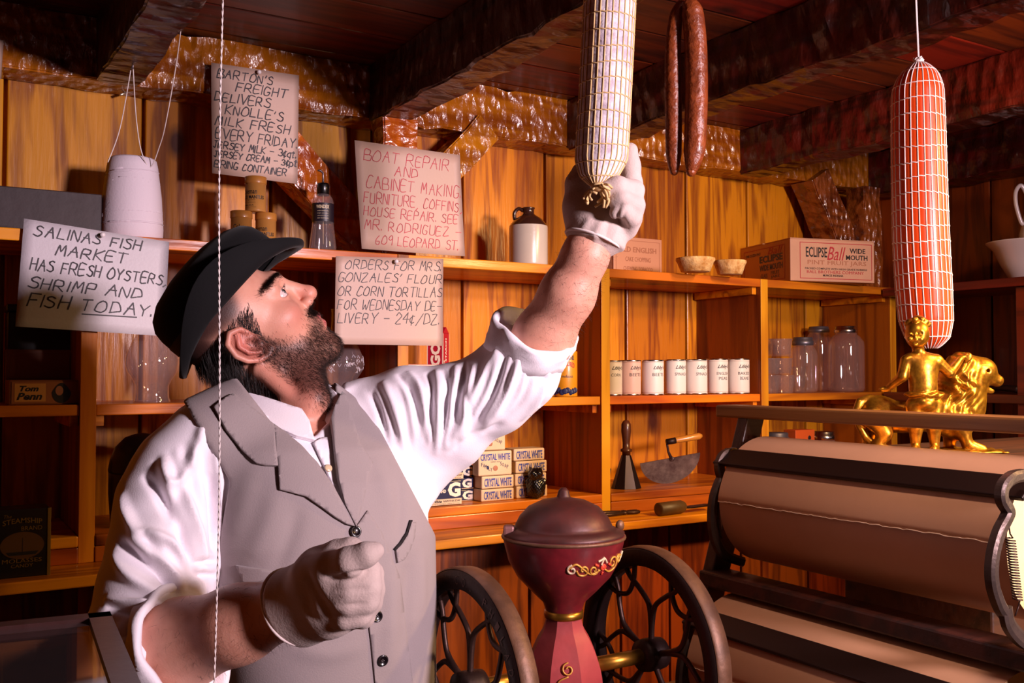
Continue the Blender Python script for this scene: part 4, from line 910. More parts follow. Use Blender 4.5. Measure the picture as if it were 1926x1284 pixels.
# left bay
p0 = atY(17, 760, 2.125); p1 = atY(152, 757, 2.125); p0.z = p1.z = ZM; h = atY(85, 655, 2.125).z-ZM
CIG = plain('cigar_wood', '#8a4c28', .5, mottled=.15, mscale=6, coat=.1)
t, w = carton('cigar_box', 'wooden cigar box with open lid and old-lettered front label on the dark left shelf', 'box', p0, p1, h*.44, .11, CIG)
m = MB(); m.box((-w/2, .112, .002), (w/2, .118, h), .002); m.box((-w/2+.008, .1105, h*.46), (w/2-.008, .1125, h*.93), .001); m.build('open_lid', CIG, t)
m = MB(); m.box((-w*.47, -.0012, h*.03), (w*.47, 0, h*.41), 0); m.build('front_label', plain('label_brown', '#9a5a34', .5), t)
m = MB(); m.box((-w*.43, -.0018, h*.06), (-.0*w, -.0012, h*.38), 0); m.build('name_panel', plain('label_ochre', '#c88a48', .5), t)
F2 = FACE.copy(); F2.translation.y = -.0024; m = MB(); put_text(m, 'Tom', -w*.36, h*.24, w*.26, h*.10, F2, shear=.3, offset=.03); put_text(m, 'Penn', -w*.40, h*.09, w*.35, h*.13, F2, shear=.3, offset=.03); m.build('lettering', BLACKI, t)
def disc(name, x, z, rx, rz, y, mat, shape=None):
    m = MB(); n = 28; pts = [(x+rx*math.cos(2*PI*i/n)*(1 if shape is None else shape(2*PI*i/n)), y, z+rz*math.sin(2*PI*i/n)) for i in range(n)]; m.add(pts, [tuple(range(n))]); return m.build(name, mat, t)
disc('portrait_hair', w*.22, h*.21, w*.135, h*.18, -.0019, BLACKI, lambda a: 1-.35*max(0, math.sin(a)))
disc('portrait_face', w*.19, h*.25, w*.055, h*.085, -.0024, plain('portrait_skin', '#a86a50', .5))
p = atY(90, 650, 2.16); p.z = ZM; t = thing('black_tin_box', 'black box in shadow standing behind the cigar box', 'box', atY(95, 650, 2.30)*1.0, 0); t.location.z = ZM
m = MB(); m.box((-.085, -.04, .0005), (.085, .04, .19), .004); m.build('box_body', BLACKP, t); m = MB(); m.box((-.087, -.042, .19), (.087, .042, .205), .003); m.build('box_lid', BLACKP, t)
p0 = atZ(-12, 1103, ZL); p1 = atZ(103, 1100, ZL); p0 = atY(-12, 1100, 2.01); p1 = atY(92, 1098, 2.01); p0.z = p1.z = ZL; h = atY(50, 957, 2.01).z-ZL
TINB = plain('black_candy_tin', '#141012', .35, coat=.3)
t, w = carton('candy_tin_box', 'tall black candy tin with gold ship picture at the dark far left', 'tin', p0, p1, h, .07, TINB)
GD = plain('dull_gold_print', '#8a6a2c', .4, .4)
m = MB(); m.box((w/2-.004, -.002, 0), (w/2+.002, .0, h), .0005); m.build('corner_seam', GD, t)
F2 = FACE.copy(); F2.translation.y = -.0016; m = MB(); put_text(m, 'The', -w*.34, h*.88, w*.14, h*.05, F2, shear=.2); put_text(m, 'STEAMSHIP', -w*.36, h*.77, w*.72, h*.075, F2, offset=.01, arc=.004); put_text(m, 'BRAND', -w*.02, h*.69, w*.38, h*.06, F2); put_text(m, 'MOLASSES', -w*.36, h*.22, w*.72, h*.06, F2); put_text(m, 'CANDY', -w*.2, h*.15, w*.4, h*.05, F2); m.build('gold_lettering', GD, t)
disc('picture_disc', 0, h*.47, w*.40, h*.20, -.0010, plain('sunset_print', '#5a3a1c', .4))
m = MB(); m.add([(-w*.3, -.0014, h*.38), (w*.3, -.0014, h*.38), (w*.24, -.0014, h*.33), (-.24*w, -.0014, h*.33)], [(0, 1, 2, 3)]); m.add([(0, -.0014, h*.38), (.01*w, -.0014, h*.38), (.01*w, -.0014, h*.58), (0, -.0014, h*.58)], [(0, 1, 2, 3)]); m.build('printed_ship', BLACKI, t)
p = atY(266, 905, 2.19); p.z = ZP+.0005; d = proj(p)[2]; k = d/FPX
t = thing('black_pot', 'large rounded black pot on the lower shelf behind his shoulder', 'pot', p, 0)
FELT = plain('black_enamel', '#0a0809', .35, coat=.2)
turned(t, 'pot_body', [(46*k, .001), (54*k, .006), (58*k, 60*k), (58*k, 100*k)], FELT, 40)
turned(t, 'pot_lid', [(58.5*k, 100*k), (59*k, 104*k), (56*k, 122*k), (47*k, 146*k), (30*k, 163*k), (14*k, 169*k), (.0005, 171*k)], FELT, 40, capb=False)

# right wall shelf: bowl and jug
PORC = plain('white_porcelain', '#d0c4cc', .2, coat=.6)
p = atZ(1932, 517, 1.722); p = atX(1932, 512, 2.80); p.z = 1.7225; d = proj(p)[2]; k = d/FPX
t = thing('wash_bowl', 'wide white porcelain wash bowl at the right edge on the side shelf', 'bowl', p)
turned(t, 'bowl', [(28*k, 0), (30*k, .004), (33*k, 6*k), (46*k, 30*k), (58*k, 58*k), (70*k, 70*k), (71*k, 72*k), (69*k, 72*k), (56*k, 60*k), (.001, 14*k)], PORC, 48, capt=False)
t2 = thing('wash_jug', 'white porcelain wash jug standing in the wash bowl, its handle showing', 'jug', p+Vector((.018, -.03, 15*k+.0005)))
turned(t2, 'jug_body', [(20*k, 0), (24*k, .004), (34*k, 40*k), (36*k, 70*k), (26*k, 110*k), (20*k, 140*k), (26*k, 165*k), (25*k, 165*k), (.001, 30*k)], PORC, 40, capt=False)
hx = (atX(1912, 400, 2.78)-t2.location); e = Vector((-RT.x, -RT.y, 0))
m = MB(); m.tube(cat_rom([e*24*k+Vector((0, 0, 146*k)), e*34*k+Vector((0, 0, 162*k)), e*44*k+Vector((0, 0, 150*k)), e*44*k+Vector((0, 0, 125*k)), e*36*k+Vector((0, 0, 95*k)), e*31*k+Vector((0, 0, 88*k))], 6), .006, 10); m.build('handle', PORC, t2)
p = atX(1872, 735, 2.72); p.z = 1.390; t = thing('black_tool', 'black metal tool lying on the side shelf behind the lion muzzle', 'tool', p, 1.3)
m = MB(); m.tube(cat_rom([(-.09, 0, .011), (-.03, .005, .014), (.05, 0, .011), (.10, .02, .016)], 5), [.010]*5+[.008]*5+[.006]*6, 8); m.build('tool_body', IRON, t)
# ------------------------------------------------------------------ coffee mill
MRED = plain('mill_red', '#7a1c24', .38, coat=.3, bump=.12, bscale=40, mottled=.35, mscale=9, col2='#4a1016')
MREDF = plain('mill_faded_red', '#9a3436', .5, bump=.15, bscale=40, mottled=.3, mscale=9)
MLID = plain('mill_lid', '#542420', .46, .3, bump=.15, bscale=50, mottled=.35, mscale=14, col2='#3c2220')
MRIM = plain('mill_worn_rim', '#704c36', .5, .35, bump=.25, bscale=60, mottled=.4, mscale=25)
SCROLL = plain('scroll_gold', '#c8923c', .45, .3); SCROLR = plain('scroll_red', '#c84028', .45); SCROLC = plain('scroll_cream', '#c8b090', .5)
mx, my = .902, 1.327
t = thing('coffee_mill', 'large dark red two-wheeled cast iron coffee mill with domed hopper lid', 'coffee mill', (mx, my, .7405))
mz = lambda z: z-.7405
HZ = .966
turned(t, 'hopper', [(.0285, mz(1.062)), (.0300, mz(1.066)), (.034, mz(1.078)), (.055, mz(1.098)), (.076, mz(1.120)), (.090, mz(1.145)), (.0965, mz(1.17)), (.099, mz(1.181)), (.0995, mz(1.187)), (.095, mz(1.186)), (.09, mz(1.18))], MRED, 56, capt=False)
m = MB(); m.tube([(.0985*math.cos(a*PI/32), .0985*math.sin(a*PI/32), mz(1.1835)) for a in range(64)], .0032, 8, closed=True); m.build('hopper_rim', MRIM, t)
lid = turned(t, 'lid', [(.0985, mz(1.187)), (.099, mz(1.191)), (.084, mz(1.1975)), (.0795, mz(1.199)), (.0785, mz(1.2035)), (.072, mz(1.216)), (.058, mz(1.231)), (.036, mz(1.2415)), (.012, mz(1.246)), (.0105, mz(1.249)), (.0085, mz(1.257)), (.004, mz(1.262)), (.0003, mz(1.2625))], MLID, 56, capb=False)
M0 = Matrix.Rotation(-YAW, 4, 'Z')
m = MB()
m.box((-.098, -.030, mz(1.186)), (-.080, -.006, mz(1.204)), .004, M0); m.build('lid_hinge', plain('worn_pinkish_iron', '#8a5c58', .5, .3, mottled=.3, mscale=20), t)
m = MB(); m.ball(M0 @ Vector((.093, .01, mz(1.199))), (.008, .006, .009), 8); m.build('lid_lug', MRIM, t)
turned(t, 'brass_band', [(.0285, mz(1.052)), (.0315, mz(1.053)), (.0322, mz(1.058)), (.0315, mz(1.064)), (.0285, mz(1.065))], BRASS, 40, capb=False, capt=False)
# eight-sided waisted body
m = MB(); n = 8; prof = [(p.x, p.y) for p in cat_rom([(q[0], q[1], 0) for q in [(.062, .0), (.064, .012), (.058, .03), (.052, mz(.86)), (.060, mz(.93)), (.062, mz(.955)), (.056, mz(.985)), (.044, mz(1.015)), (.033, mz(1.035)), (.0285, mz(1.053))]], 4)]
vs = []; fs = []
for r, z in prof:
    for j in range(n): a = 2*PI*(j+.5)/n-YAW; vs.append((r*1.06*math.cos(a), r*1.06*math.sin(a), z))
for i in range(len(prof)-1):
    for j in range(n): fs.append((i*n+j, i*n+(j+1) % n, (i+1)*n+(j+1) % n, (i+1)*n+j))
fs.append(tuple(range(n-1, -1, -1))); m.add(vs, fs, smooth=True); o = m.build('mill_body', MREDF, t)
for e in o.data.edges:
    a, b = (o.data.vertices[i].co for i in e.vertices); e.use_edge_sharp = abs(a.z-b.z) > abs((a-b).to_2d().length)*.5
m = MB(); m.tube([(-.178, 0, mz(HZ)), (-.060, 0, mz(HZ))], .0125, 20); m.build('axle', BRASS, t)
m = MB(); m.tube([(.060, 0, mz(HZ)), (.178, 0, mz(HZ))], .0125, 20); m.build('axle', BRASS, t)
m = MB(); m.box((-.11, -.09, 0), (.11, .09, .018), .005); m.build('base_plate', MRED, t)
def scroll(name, mat, curves, rr, rad):
    m = MB()
    for pts in curves:
        out = []
        for a, z in cat_px(pts, 6):
            aa = -PI/2-YAW+a/rr(z); r = rr(z)+.0006; out.append((r*math.cos(aa), r*math.sin(aa), z))
        m.tube(out, rad, 5)
    return m.build(name, mat, t)
hop = lambda z: float(np.interp(z, [mz(1.062), mz(1.078), mz(1.098), mz(1.12), mz(1.145), mz(1.17), mz(1.187)], [.0285, .034, .055, .076, .090, .0965, .0995]))
def spiral(cx, cz, r0, r1, a0, turns, n=9): return [(cx+(r0+(r1-r0)*i/n)*math.cos(a0+turns*2*PI*i/n), cz+(r0+(r1-r0)*i/n)*math.sin(a0+turns*2*PI*i/n)) for i in range(n+1)]
zc = mz(1.147)
scroll('painted_gold_scroll', SCROLL, [spiral(.026, zc-.002, .011, .002, PI, 1.2), spiral(.044, zc-.003, .009, .002, 0, -1.2), spiral(.086, zc+.004, .011, .002, 0, 1.2), spiral(.106, zc+.006, .010, .002, PI, -1.1), [(.002, zc), (.014, zc+.008), (.028, zc-.002), (.040, zc-.010), (.056, zc-.004)], [(.118, zc+.012), (.104, zc+.010), (.094, zc-.006), (.078, zc-.010), (.066, zc-.004)]], hop, .0017)
scroll('painted_leaf_pattern', SCROLC, [spiral(.008, zc-.001, .008, .002, PI/2, 1.1), [(.058, zc+.004), (.064, zc+.014), (.070, zc+.006)], [(.052, zc+.010), (.060, zc+.013), (.064, zc+.016)], [(.112, zc+.002), (.122, zc+.010), (.128, zc+.016)]], hop, .0019)
scroll('painted_red_flower', SCROLR, [spiral(.062, zc-.001, .005, .001, 0, 1.5), [(.046, zc+.006), (.052, zc+.003)], [(.074, zc+.004), (.080, zc+.001)], [(.060, zc-.012), (.062, zc-.008)]], hop, .0022)
bod = lambda z: float(np.interp(z, [q[1] for q in prof], [q[0] for q in prof]))*1.0
scroll('painted_body_scroll', SCROLL, [spiral(.004, mz(.985), .010, .003, PI/2, 1.2), spiral(-.004, mz(.955), .011, .003, -PI/2, 1.2), [(.004, mz(.975)), (-.012, mz(.965)), (.008, mz(.945)), (-.006, mz(.925))]], lambda z: bod(z)*1.03, .0013)
# wheels
def wheel(x, lab, letters):
    w = thing('x', 'x', 'x'); bpy.data.objects.remove(w)
    MX = Matrix.Translation((x, 0, mz(HZ))) @ Matrix(((0, 0, 1, 0), (1, 0, 0, 0), (0, 1, 0, 0), (0, 0, 0, 1)))   # local xy -> world yz, local z -> world x
    Ro, Ri, th = .182, .150, .024; m = MB()
    prof = [(Ri, -th*.5), (Ri+.003, -th*.72), (Ro-.004, -th*.72), (Ro, -th*.5), (Ro+.0015, 0), (Ro, th*.5), (Ro-.004, th*.72), (Ri+.003, th*.72), (Ri, th*.5), (Ri, -th*.5)]
    m.lathe(prof, 96, MX, capb=False, capt=False); rim = m.build('wheel', IRON, t)
    m = MB(); m.lathe([(Ro-.001, -th*.62), (Ro+.001, -th*.55), (Ro+.0024, 0), (Ro+.001, th*.55), (Ro-.001, th*.62)], 96, MX, capb=False, capt=False); m.build('tread', MRIM, rim)
    m = MB(); m.lathe([(.0125, -.024), (.026, -.022), (.028, -.01), (.028, .01), (.026, .022), (.0125, .024)], 32, MX, capb=False, capt=False); m.build('hub', IRON, rim)
    for i in range(5):
        a = 2*PI*i/5+.35; P = lambda r, b: MX @ Vector((r*math.cos(a+b), r*math.sin(a+b), 0))
        for s in (-1, 1):
            m = MB(); m.tube(cat_rom([P(.024, 0), P(.055, s*.02), P(.085, s*.10), P(.112, s*.32), P(.134, s*.46), P(.153, s*.50)], 5), [.0052]*10+[.0046]*16, 8); m.build('spoke', IRONB, rim)
        m = MB(); m.tube(cat_rom([P(.152, PI/5-.30), P(.128, PI/5-.22), P(.112, PI/5), P(.128, PI/5+.22), P(.152, PI/5+.30)], 5), .0044, 8); m.build('spoke', IRONB, rim)
    if letters:
        L = MB(); s = "THE ENTERPRISE M'F'G. CO. PHILAD'A PA. U.S.A. "; k = len(s)
        for i, ch in enumerate(s):
            if ch == ' ': continue
            a = PI/2+(i-22.5)*2*PI/k; c = MX @ Vector(((Ri+Ro)/2*math.cos(a), (Ri+Ro)/2*math.sin(a), -th*.72-.0012))
            up = (MX.to_3x3() @ Vector((math.cos(a), math.sin(a), 0))); M = frame(c, up.cross(Vector((-1, 0, 0))), up); g = text_geo(ch)
            hh = .0135 if ch not in ".'" else .003; put_text(L, ch, -.0045 if ch not in ".'" else -.001, -.007 if ch != "'" else .004, .009 if ch not in ".'" else .0025, hh, M)
        L.build('cast_lettering', plain('worn_raised_iron', '#4a3028', .4, .6), rim)
wheel(-.1735, 'near', True); wheel(.181, 'far', False)

# ------------------------------------------------------------------ paper cutter, two tiers
CUTI = plain('cutter_iron', '#5a4a44', .40, .6, bump=.25, bscale=70, mottled=.35, mscale=30)
KNIFE = plain('knife_bar', '#241410', .4, .4)
t = thing('paper_cutter', 'two-tier wrapping paper cutter with dark knife bars, scrolled iron ends and wooden rail', 'paper cutter', (1.42, 1.1, .7405))
T0 = Vector(t.location)
def pt(m, name, mat, parent=t):
    o = m.build(name, mat, parent)
    for v in o.data.vertices: v.co -= T0
    return o
def strap(m, pts, w, th, y):
    """flat iron strap following points in the XZ plane at depth y."""
    P = cat_rom([Vector((p[0], 0, p[1])) for p in pts], 6); vs = []; k = len(P)
    for i, p in enumerate(P):
        d = (P[min(i+1, k-1)]-P[max(i-1, 0)]).normalized(); n = Vector((-d.z, 0, d.x))
        for a, b in ((-w/2, -th/2), (-w/2, th/2), (-w/4, th*.8), (w/4, th*.8), (w/2, th/2), (w/2, -th/2)): q = p+n*a; vs.append((q.x, y-b, q.z))
    fs = [(i*6+j, i*6+(j+1) % 6, (i+1)*6+(j+1) % 6, (i+1)*6+j) for i in range(k-1) for j in range(6)]; fs.append(tuple(range(5, -1, -1))); fs.append(tuple((k-1)*6+j for j in range(6)))
    m.add(vs, fs, smooth=False)
def px2xz(pts, Y): return [(lambda q: (q.x, q.z))(atY(a, b, Y)) for a, b in pts]
near = px2xz([(1925, 893), (1903, 898), (1886, 915), (1884, 938), (1896, 960), (1892, 975), (1877, 1005), (1866, 1050), (1866, 1095), (1878, 1135), (1890, 1155)], .772)
near2 = px2xz([(1888, 1142), (1893, 1170), (1908, 1192), (1926, 1206), (1950, 1214)], .772)
far = px2xz([(1382, 850), (1362, 856), (1353, 876), (1357, 898), (1352, 910), (1343, 938), (1340, 975), (1345, 1012), (1362, 1042), (1396, 1056)], 1.362)
for k, (dx, dz) in enumerate(((0, 0), (-.078, -.285))):
    m = MB(); strap(m, [(x+dx, z+dz) for x, z in near], .016, .010, .772); pt(m, 'end_bracket', CUTI)
    m = MB(); strap(m, [(x+dx, z+dz) for x, z in near2], .02, .008, .770); pt(m, 'bracket_foot', CUTI)
    m = MB(); strap(m, [(x+dx, z+dz) for x, z in far], .018, .010, 1.362); strap(m, [(x+dx+.012, z+dz) for x, z in far[3:8]], .006, .006, 1.360); pt(m, 'end_bracket', CUTI)
    # knife bar lies against the upper front of the roll
    a = atY(1392, 858, 1.352); b_ = atY(1893, 921, .785); c = Vector(((a.x+b_.x)/2+dx, 0, (a.z+b_.z)/2+dz)); u = Vector((.78, 0, .62))
    m = MB(); M = frame(Vector((c.x, 1.372, c.z)), (0, -1, 0), (u.x, 0, u.z)); m.box((0, -.021, -.004), (.60, .021, .004), .002, M); pt(m, 'knife_bar', KNIFE)
    # spring of the near end
    m = MB(); p0 = atY(1900, 1012, .765); p1 = atY(1914, 1128, .765); off = Vector((dx, 0, dz)); pts = []
    for i in range(23*10+1):
        q = p0.lerp(p1, i/230); an = 2*PI*i/10; pts.append(q+off+Vector((.0058*math.cos(an), .0058*math.sin(an), 0)))
    m.tube([p0+off+Vector((-.002, 0, .018)), p0+off+Vector((0, 0, .006))]+pts+[p1+off+Vector((.001, 0, -.010)), p1+off+Vector((-.006, 0, -.02))], .0011, 5); pt(m, 'spring', IRONB)
    m = MB(); m.tube([atY(1382, 850, 1.375)+off, atY(1382, 850, 1.345)+off], .008, 10); pt(m, 'pivot_bolt', BRASS)
    # wooden rest bar below the roll
    m = MB(); m.box((1.262+dx, .55, 1.050+dz), (1.322+dx, 1.405, 1.078+dz), .004); pt(m, 'rest_bar', DARKW)
    m = MB(); m.tube([(1.376+dx, .70, 1.212+dz), (1.376+dx, .787, 1.212+dz)], .009, 12); pt(m, 'roll_spindle', IRON)
for y in (1.40, .52):
    m = MB(); a = Vector((1.195, y, .7405)); b_ = Vector((1.400, y, 1.366)); d = (b_-a).normalized()
    M = frame(a, d, (0, 1, 0)); m.box((0.01, -.012, -.022), ((b_-a).length+.0, .016, .022), .003, M); pt(m, 'upright', DARKW)
    m = MB(); m.box((1.195, y-.012, .7408), (1.62, y+.016, .775), .003); pt(m, 'foot', DARKW)
m = MB(); m.box((1.372, .42, 1.360), (1.432, 1.475, 1.3845), .004); pt(m, 'top_rail', BENCH)
def paper_roll(dx, dz, label):
    r = thing('paper_roll', label, 'paper roll', (1.376+dx, 0, 1.212+dz), 0, 'rolls of brown wrapping paper')
    m = MB(); R0 = .1165; n = 72; vs = []; ys = [.79+.555*i/24 for i in range(25)]
    for y in ys:
        for j in range(n): an = 2*PI*j/n; vs.append((R0*math.cos(an), y, R0*math.sin(an)))
    fs = [(i*n+j, (i+1)*n+j, (i+1)*n+(j+1) % n, i*n+(j+1) % n) for i in range(24) for j in range(n)]; m.add(vs, fs, smooth=True)
    m.build('wound_paper', KRAFT, r)
    for s, y in ((-1, .79), (1, 1.345)):
        m = MB(); vs = [(R0*k*math.cos(2*PI*j/n), y-s*.0008*(1-k), R0*k*math.sin(2*PI*j/n)) for k in (1, .8, .5, .12) for j in range(n)]
        fs = [(i*n+j, i*n+(j+1) % n, (i+1)*n+(j+1) % n, (i+1)*n+j) for i in range(3) for j in range(n)]; fs = fs if s < 0 else [tuple(reversed(f)) for f in fs]; m.add(vs, fs, smooth=False); m.build('roll_end', plain('paper_edge', '#e8c890', .6, bump=.4, bscale=60) if 'paper_edge' not in MATS else MATS['paper_edge'], r)
    # loose end hanging from the knife to a torn edge
    m = MB(); rg = random.Random(4); a0, a1 = R(128), R(177); vs = []; na, ny = 14, 90
    for i in range(na+1):
        for j in range(ny+1):
            f = i/na; an = a0+(a1-a0)*f; rr = R0+.0012+.006*f*f; zj = rg.uniform(-.0011, .0011)-(.004*j/ny) if i == na else 0; y = .795+.546*j/ny
            vs.append((rr*math.cos(an), y, rr*math.sin(an)+zj))
    S = len(vs); vs += [(x+.0006, y, z-.0002) for x, y, z in vs]
    fs = [(i*(ny+1)+j, i*(ny+1)+j+1, (i+1)*(ny+1)+j+1, (i+1)*(ny+1)+j) for i in range(na) for j in range(ny)]; fs += [tuple(S+q for q in reversed(f)) for f in fs]
    fs += [(na*(ny+1)+j, na*(ny+1)+j+1, S+na*(ny+1)+j+1, S+na*(ny+1)+j) for j in range(ny)]
    m.add(vs, fs, smooth=True); o = m.build('torn_end', KRAFT, r); e = MB(); e.tube([vs[na*(ny+1)+j] for j in range(ny+1)], .0008, 5); e.build('torn_edge', plain('torn_fibre', '#f0d8bc', .7) if 'torn_fibre' not in MATS else MATS['torn_fibre'], o); return r
paper_roll(0, 0, 'thick upper roll of brown wrapping paper with a torn edge'); paper_roll(-.078, -.285, 'lower roll of brown wrapping paper in shadow under the first')
# parcels on the counter behind the cutter
def crate(name, label, cat, lo, hi, mat, part='carton'):
    c = Vector(((lo[0]+hi[0])/2, (lo[1]+hi[1])/2, lo[2])); o = thing(name, label, cat, c); m = MB(); m.box(Vector(lo)-c, Vector(hi)-c, .003); m.build(part, mat, o); return o
CREAMC = plain('cream_card', '#d8c890', .55, mottled=.1, mscale=9)
o = crate('cream_carton', 'cream carton with small print behind the lower paper roll at the right', 'box', (1.70, .68, .7408), (1.90, .93, .935), CREAMC)
m = MB(); M = frame(Vector((-.1005, .12, .14)), (0, -1, 0), (0, 0, 1))
for k in range(3): put_text(m, ['REGISTERED', 'fine quality', 'warranted pure'][k], .02, .02-.03*k, .18, .018, M)
m.build('lettering', BLACKI, o)
crate('white_carton', 'small white box glimpsed between the two paper rolls', 'box', (1.66, 1.60, .7408), (1.76, 1.70, .945), PAPER_B)
crate('brown_parcel', 'brown wrapped parcel in the gap between the paper rolls', 'parcel', (1.64, 1.36, .7408), (1.80, 1.56, .915), KRAFT)

# ------------------------------------------------------------------ hanging meats
def netted(name, label, axis, rad, cords, ring, mat, netm, cr, tail, topknot, string_top, d):
    """axis: world points top->bottom; rad: radii."""
    t = thing(name, label, 'salami', axis[0]); o0 = Vector(axis[0]); A = cat_rom(axis, 10); rr = np.interp(np.linspace(0, 1, len(A)), np.linspace(0, 1, len(rad)), rad)
    n = 96; vs = []; fs = []
    for i, p in enumerate(A):
        for j in range(n): an = 2*PI*j/n; q = rr[i]*(1+.018*abs(math.cos(an*cords/2))); vs.append(p-o0+Vector((q*math.cos(an), q*math.sin(an), 0)))
    k = len(A)
    fs = [(i*n+j, (i+1)*n+j, (i+1)*n+(j+1) % n, i*n+(j+1) % n) for i in range(k-1) for j in range(n)]; fs.append(tuple(range(n))); fs.append(tuple((k-1)*n+j for j in range(n-1, -1, -1)))
    m = MB(); m.add(vs, fs, smooth=True); m.build('casing', mat, t)
    m = MB()
    for c in range(cords):
        an = 2*PI*(c+.5)/cords; m.tube([p-o0+Vector((math.cos(an), math.sin(an), 0))*(rr[i]*1.004+cr*.5) for i, p in enumerate(A)], cr, 5)
    L = sum((A[i+1]-A[i]).length for i in range(k-1)); s = 0; acc = [0]
    for i in range(k-1): s += (A[i+1]-A[i]).length; acc.append(s)
    z = ring*.6
    while z < L-ring*.3:
        f = np.interp(z, acc, np.arange(k)); pts = []
        for j in range(cords*3):
            ff = min(max(f+.25*math.sin(j*2*PI/(cords*3)*2+z*40)+.12*math.sin(j*2*PI/3), 0), k-1.001); i = int(ff); p = A[i].lerp(A[i+1], ff-i); r_ = rr[i]+(rr[i+1]-rr[i])*(ff-i); an = 2*PI*j/(cords*3); pts.append(p-o0+Vector((math.cos(an), math.sin(an), 0))*(r_*1.006+cr*.9))
        m.tube(pts, cr*.9, 5, closed=True); z += ring
    m.build('netting', netm, t)
    rg = random.Random(5)
    for end, on in ((0, topknot), (-1, tail)):
        if not on: continue
        m = MB(); p = A[end]-o0; sg = 1 if end == 0 else -1
        p = p+(-FW*.012 if end else Vector((0, 0, 0))); m.ball(p+Vector((0, 0, sg*.003)), (.011 if end else .009, .011 if end else .009, .007), 8)
        for q in range(22 if end else 14):
            an = rg.uniform(0, 6.3); w = rg.uniform(.008, .028 if end else .010); dz = rg.uniform(.006, .034 if end else .010)
            m.tube(cat_rom([p+Vector((0, 0, sg*.004)), p+Vector((math.cos(an)*w*.6, math.sin(an)*w*.6, sg*dz*.3)), p+Vector((math.cos(an)*w, math.sin(an)*w, sg*dz*.7)), p+Vector((math.cos(an+.5)*w*.85, math.sin(an+.5)*w*.85, sg*dz))], 3), .0019 if end else .0013, 5)
        m.build('knot', netm, t)
    m = MB(); p = A[0]-o0; e = Vector(string_top)-o0; m.tube([p+Vector((.0012, 0, .002)), e+Vector((.0012, 0, 0))], .0011, 6); m.tube([p+Vector((-.0012, 0, .002)), e+Vector((-.0012, 0, 0))], .0011, 6); m.build('hanging_string', STRINGM, t)
    return t
WCAS = plain('white_mould_casing', '#e8dee4', .75, bump=.5, bscale=150, mottled=.35, mscale=45, col2='#b4a2ae')
OCAS = plain('orange_casing', '#d8420a', .44, spec=.3, coat=.06, bump=.1, bscale=40, mottled=.2, mscale=10)
dW = 1.43
axW = [cp(1151, -100, dW), cp(1150, -85, dW), cp(1149, -50, dW), cp(1146, 20, dW), cp(1142, 100, dW), cp(1138, 180, dW), cp(1134, 250, dW), cp(1131, 300, dW), cp(1127, 330, dW-.006), cp(1124, 350, dW-.022)]
kk = dW/FPX
NETC = plain('tan_netting', '#d8b47c', .8)
netted('netted_salami', 'pale netted salami he is holding, white with mould and tan netting', axW, [12*kk, 34*kk, 47*kk, 48*kk, 48*kk, 48*kk, 48.5*kk, 48*kk, 36*kk, 9*kk], 26, .0235, WCAS, NETC, .0010, True, True, Vector((axW[0].x, axW[0].y, ZC-.001)), dW)
dO = 1.785; kk = dO/FPX
axO = [cp(1728, 118, dO), cp(1728, 128, dO), cp(1727, 145, dO), cp(1726, 175, dO), cp(1727, 250, dO), cp(1729, 350, dO), cp(1732, 450, dO), cp(1737, 540, dO), cp(1741, 600, dO), cp(1744, 635, dO), cp(1746, 655, dO)]
netted('netted_salami', 'glossy orange netted salami hanging alone above the golden lion', axO, [7*kk, 22*kk, 36*kk, 45*kk, 47*kk, 48*kk, 49*kk, 49*kk, 47*kk, 38*kk, 14*kk], 26, .0285, OCAS, plain('white_netting', '#ecdcd4', .8), .00105, False, True, Vector((axO[0].x-.018, axO[0].y-.006, ZC-.001)), dO)
# pair of dark sausages
dS = 1.60; kk = dS/FPX
SAUS = plain('smoked_sausage', '#8c4018', .42, coat=.22, bump=1.0, bscale=75, mottled=.4, mscale=50, col2='#6a2c0e')
t = thing('smoked_sausage_pair', 'pair of dark smoked sausages joined at the top, hanging from the ceiling', 'sausage', cp(1288, -6, dS)); o0 = Vector(t.location)
for pts, rs in (([(1284, 4), (1272, 30), (1266, 90), (1266, 160), (1267, 230), (1267, 290), (1268, 322)], [8, 13, 15, 16, 16, 15, 8]), ([(1291, 2), (1302, 22), (1308, 80), (1310, 150), (1309, 220), (1306, 285), (1300, 322)], [10, 20, 21, 21, 21, 20, 10])):
    P = cat_rom([cp(a, b, dS+(.01 if rs[1] < 15 else -.008)) for a, b in pts], 8); r_ = np.interp(np.linspace(0, 1, len(P)), np.linspace(0, 1, len(rs)), rs)*kk
    m = MB(); m.tube([p-o0 for p in P], list(r_), 28); m.ball(P[-1]-o0, r_[-1]*1.02, 8); m.build('sausage_link', SAUS, t)
m = MB(); m.tube([(0, 0, -.004), (0, 0, ZC-.001-o0.z)], .0012, 6); m.build('hanging_string', STRINGM, t)
# long cord near the camera
top = cp(420, 0, 1.02); bot = cp(404, 1284, 1.02); dd = (bot-top); top = top-dd*((ZC-.001-top.z)/(-dd.z)); bot = bot+dd*.12
t = thing('hanging_cord', 'long white twisted cord hanging in front of him from ceiling to counter height', 'cord', top)
for ph in (0, PI):
    m = MB(); N = 520; m.tube([(dd*0+(bot-top)*(i/N)+Vector((.00052*math.cos(ph+i*.9)+.002*math.sin(i*.02), .00052*math.sin(ph+i*.9), 0))) for i in range(N+1)], .00062, 5); m.build('ply', STRINGM, t)

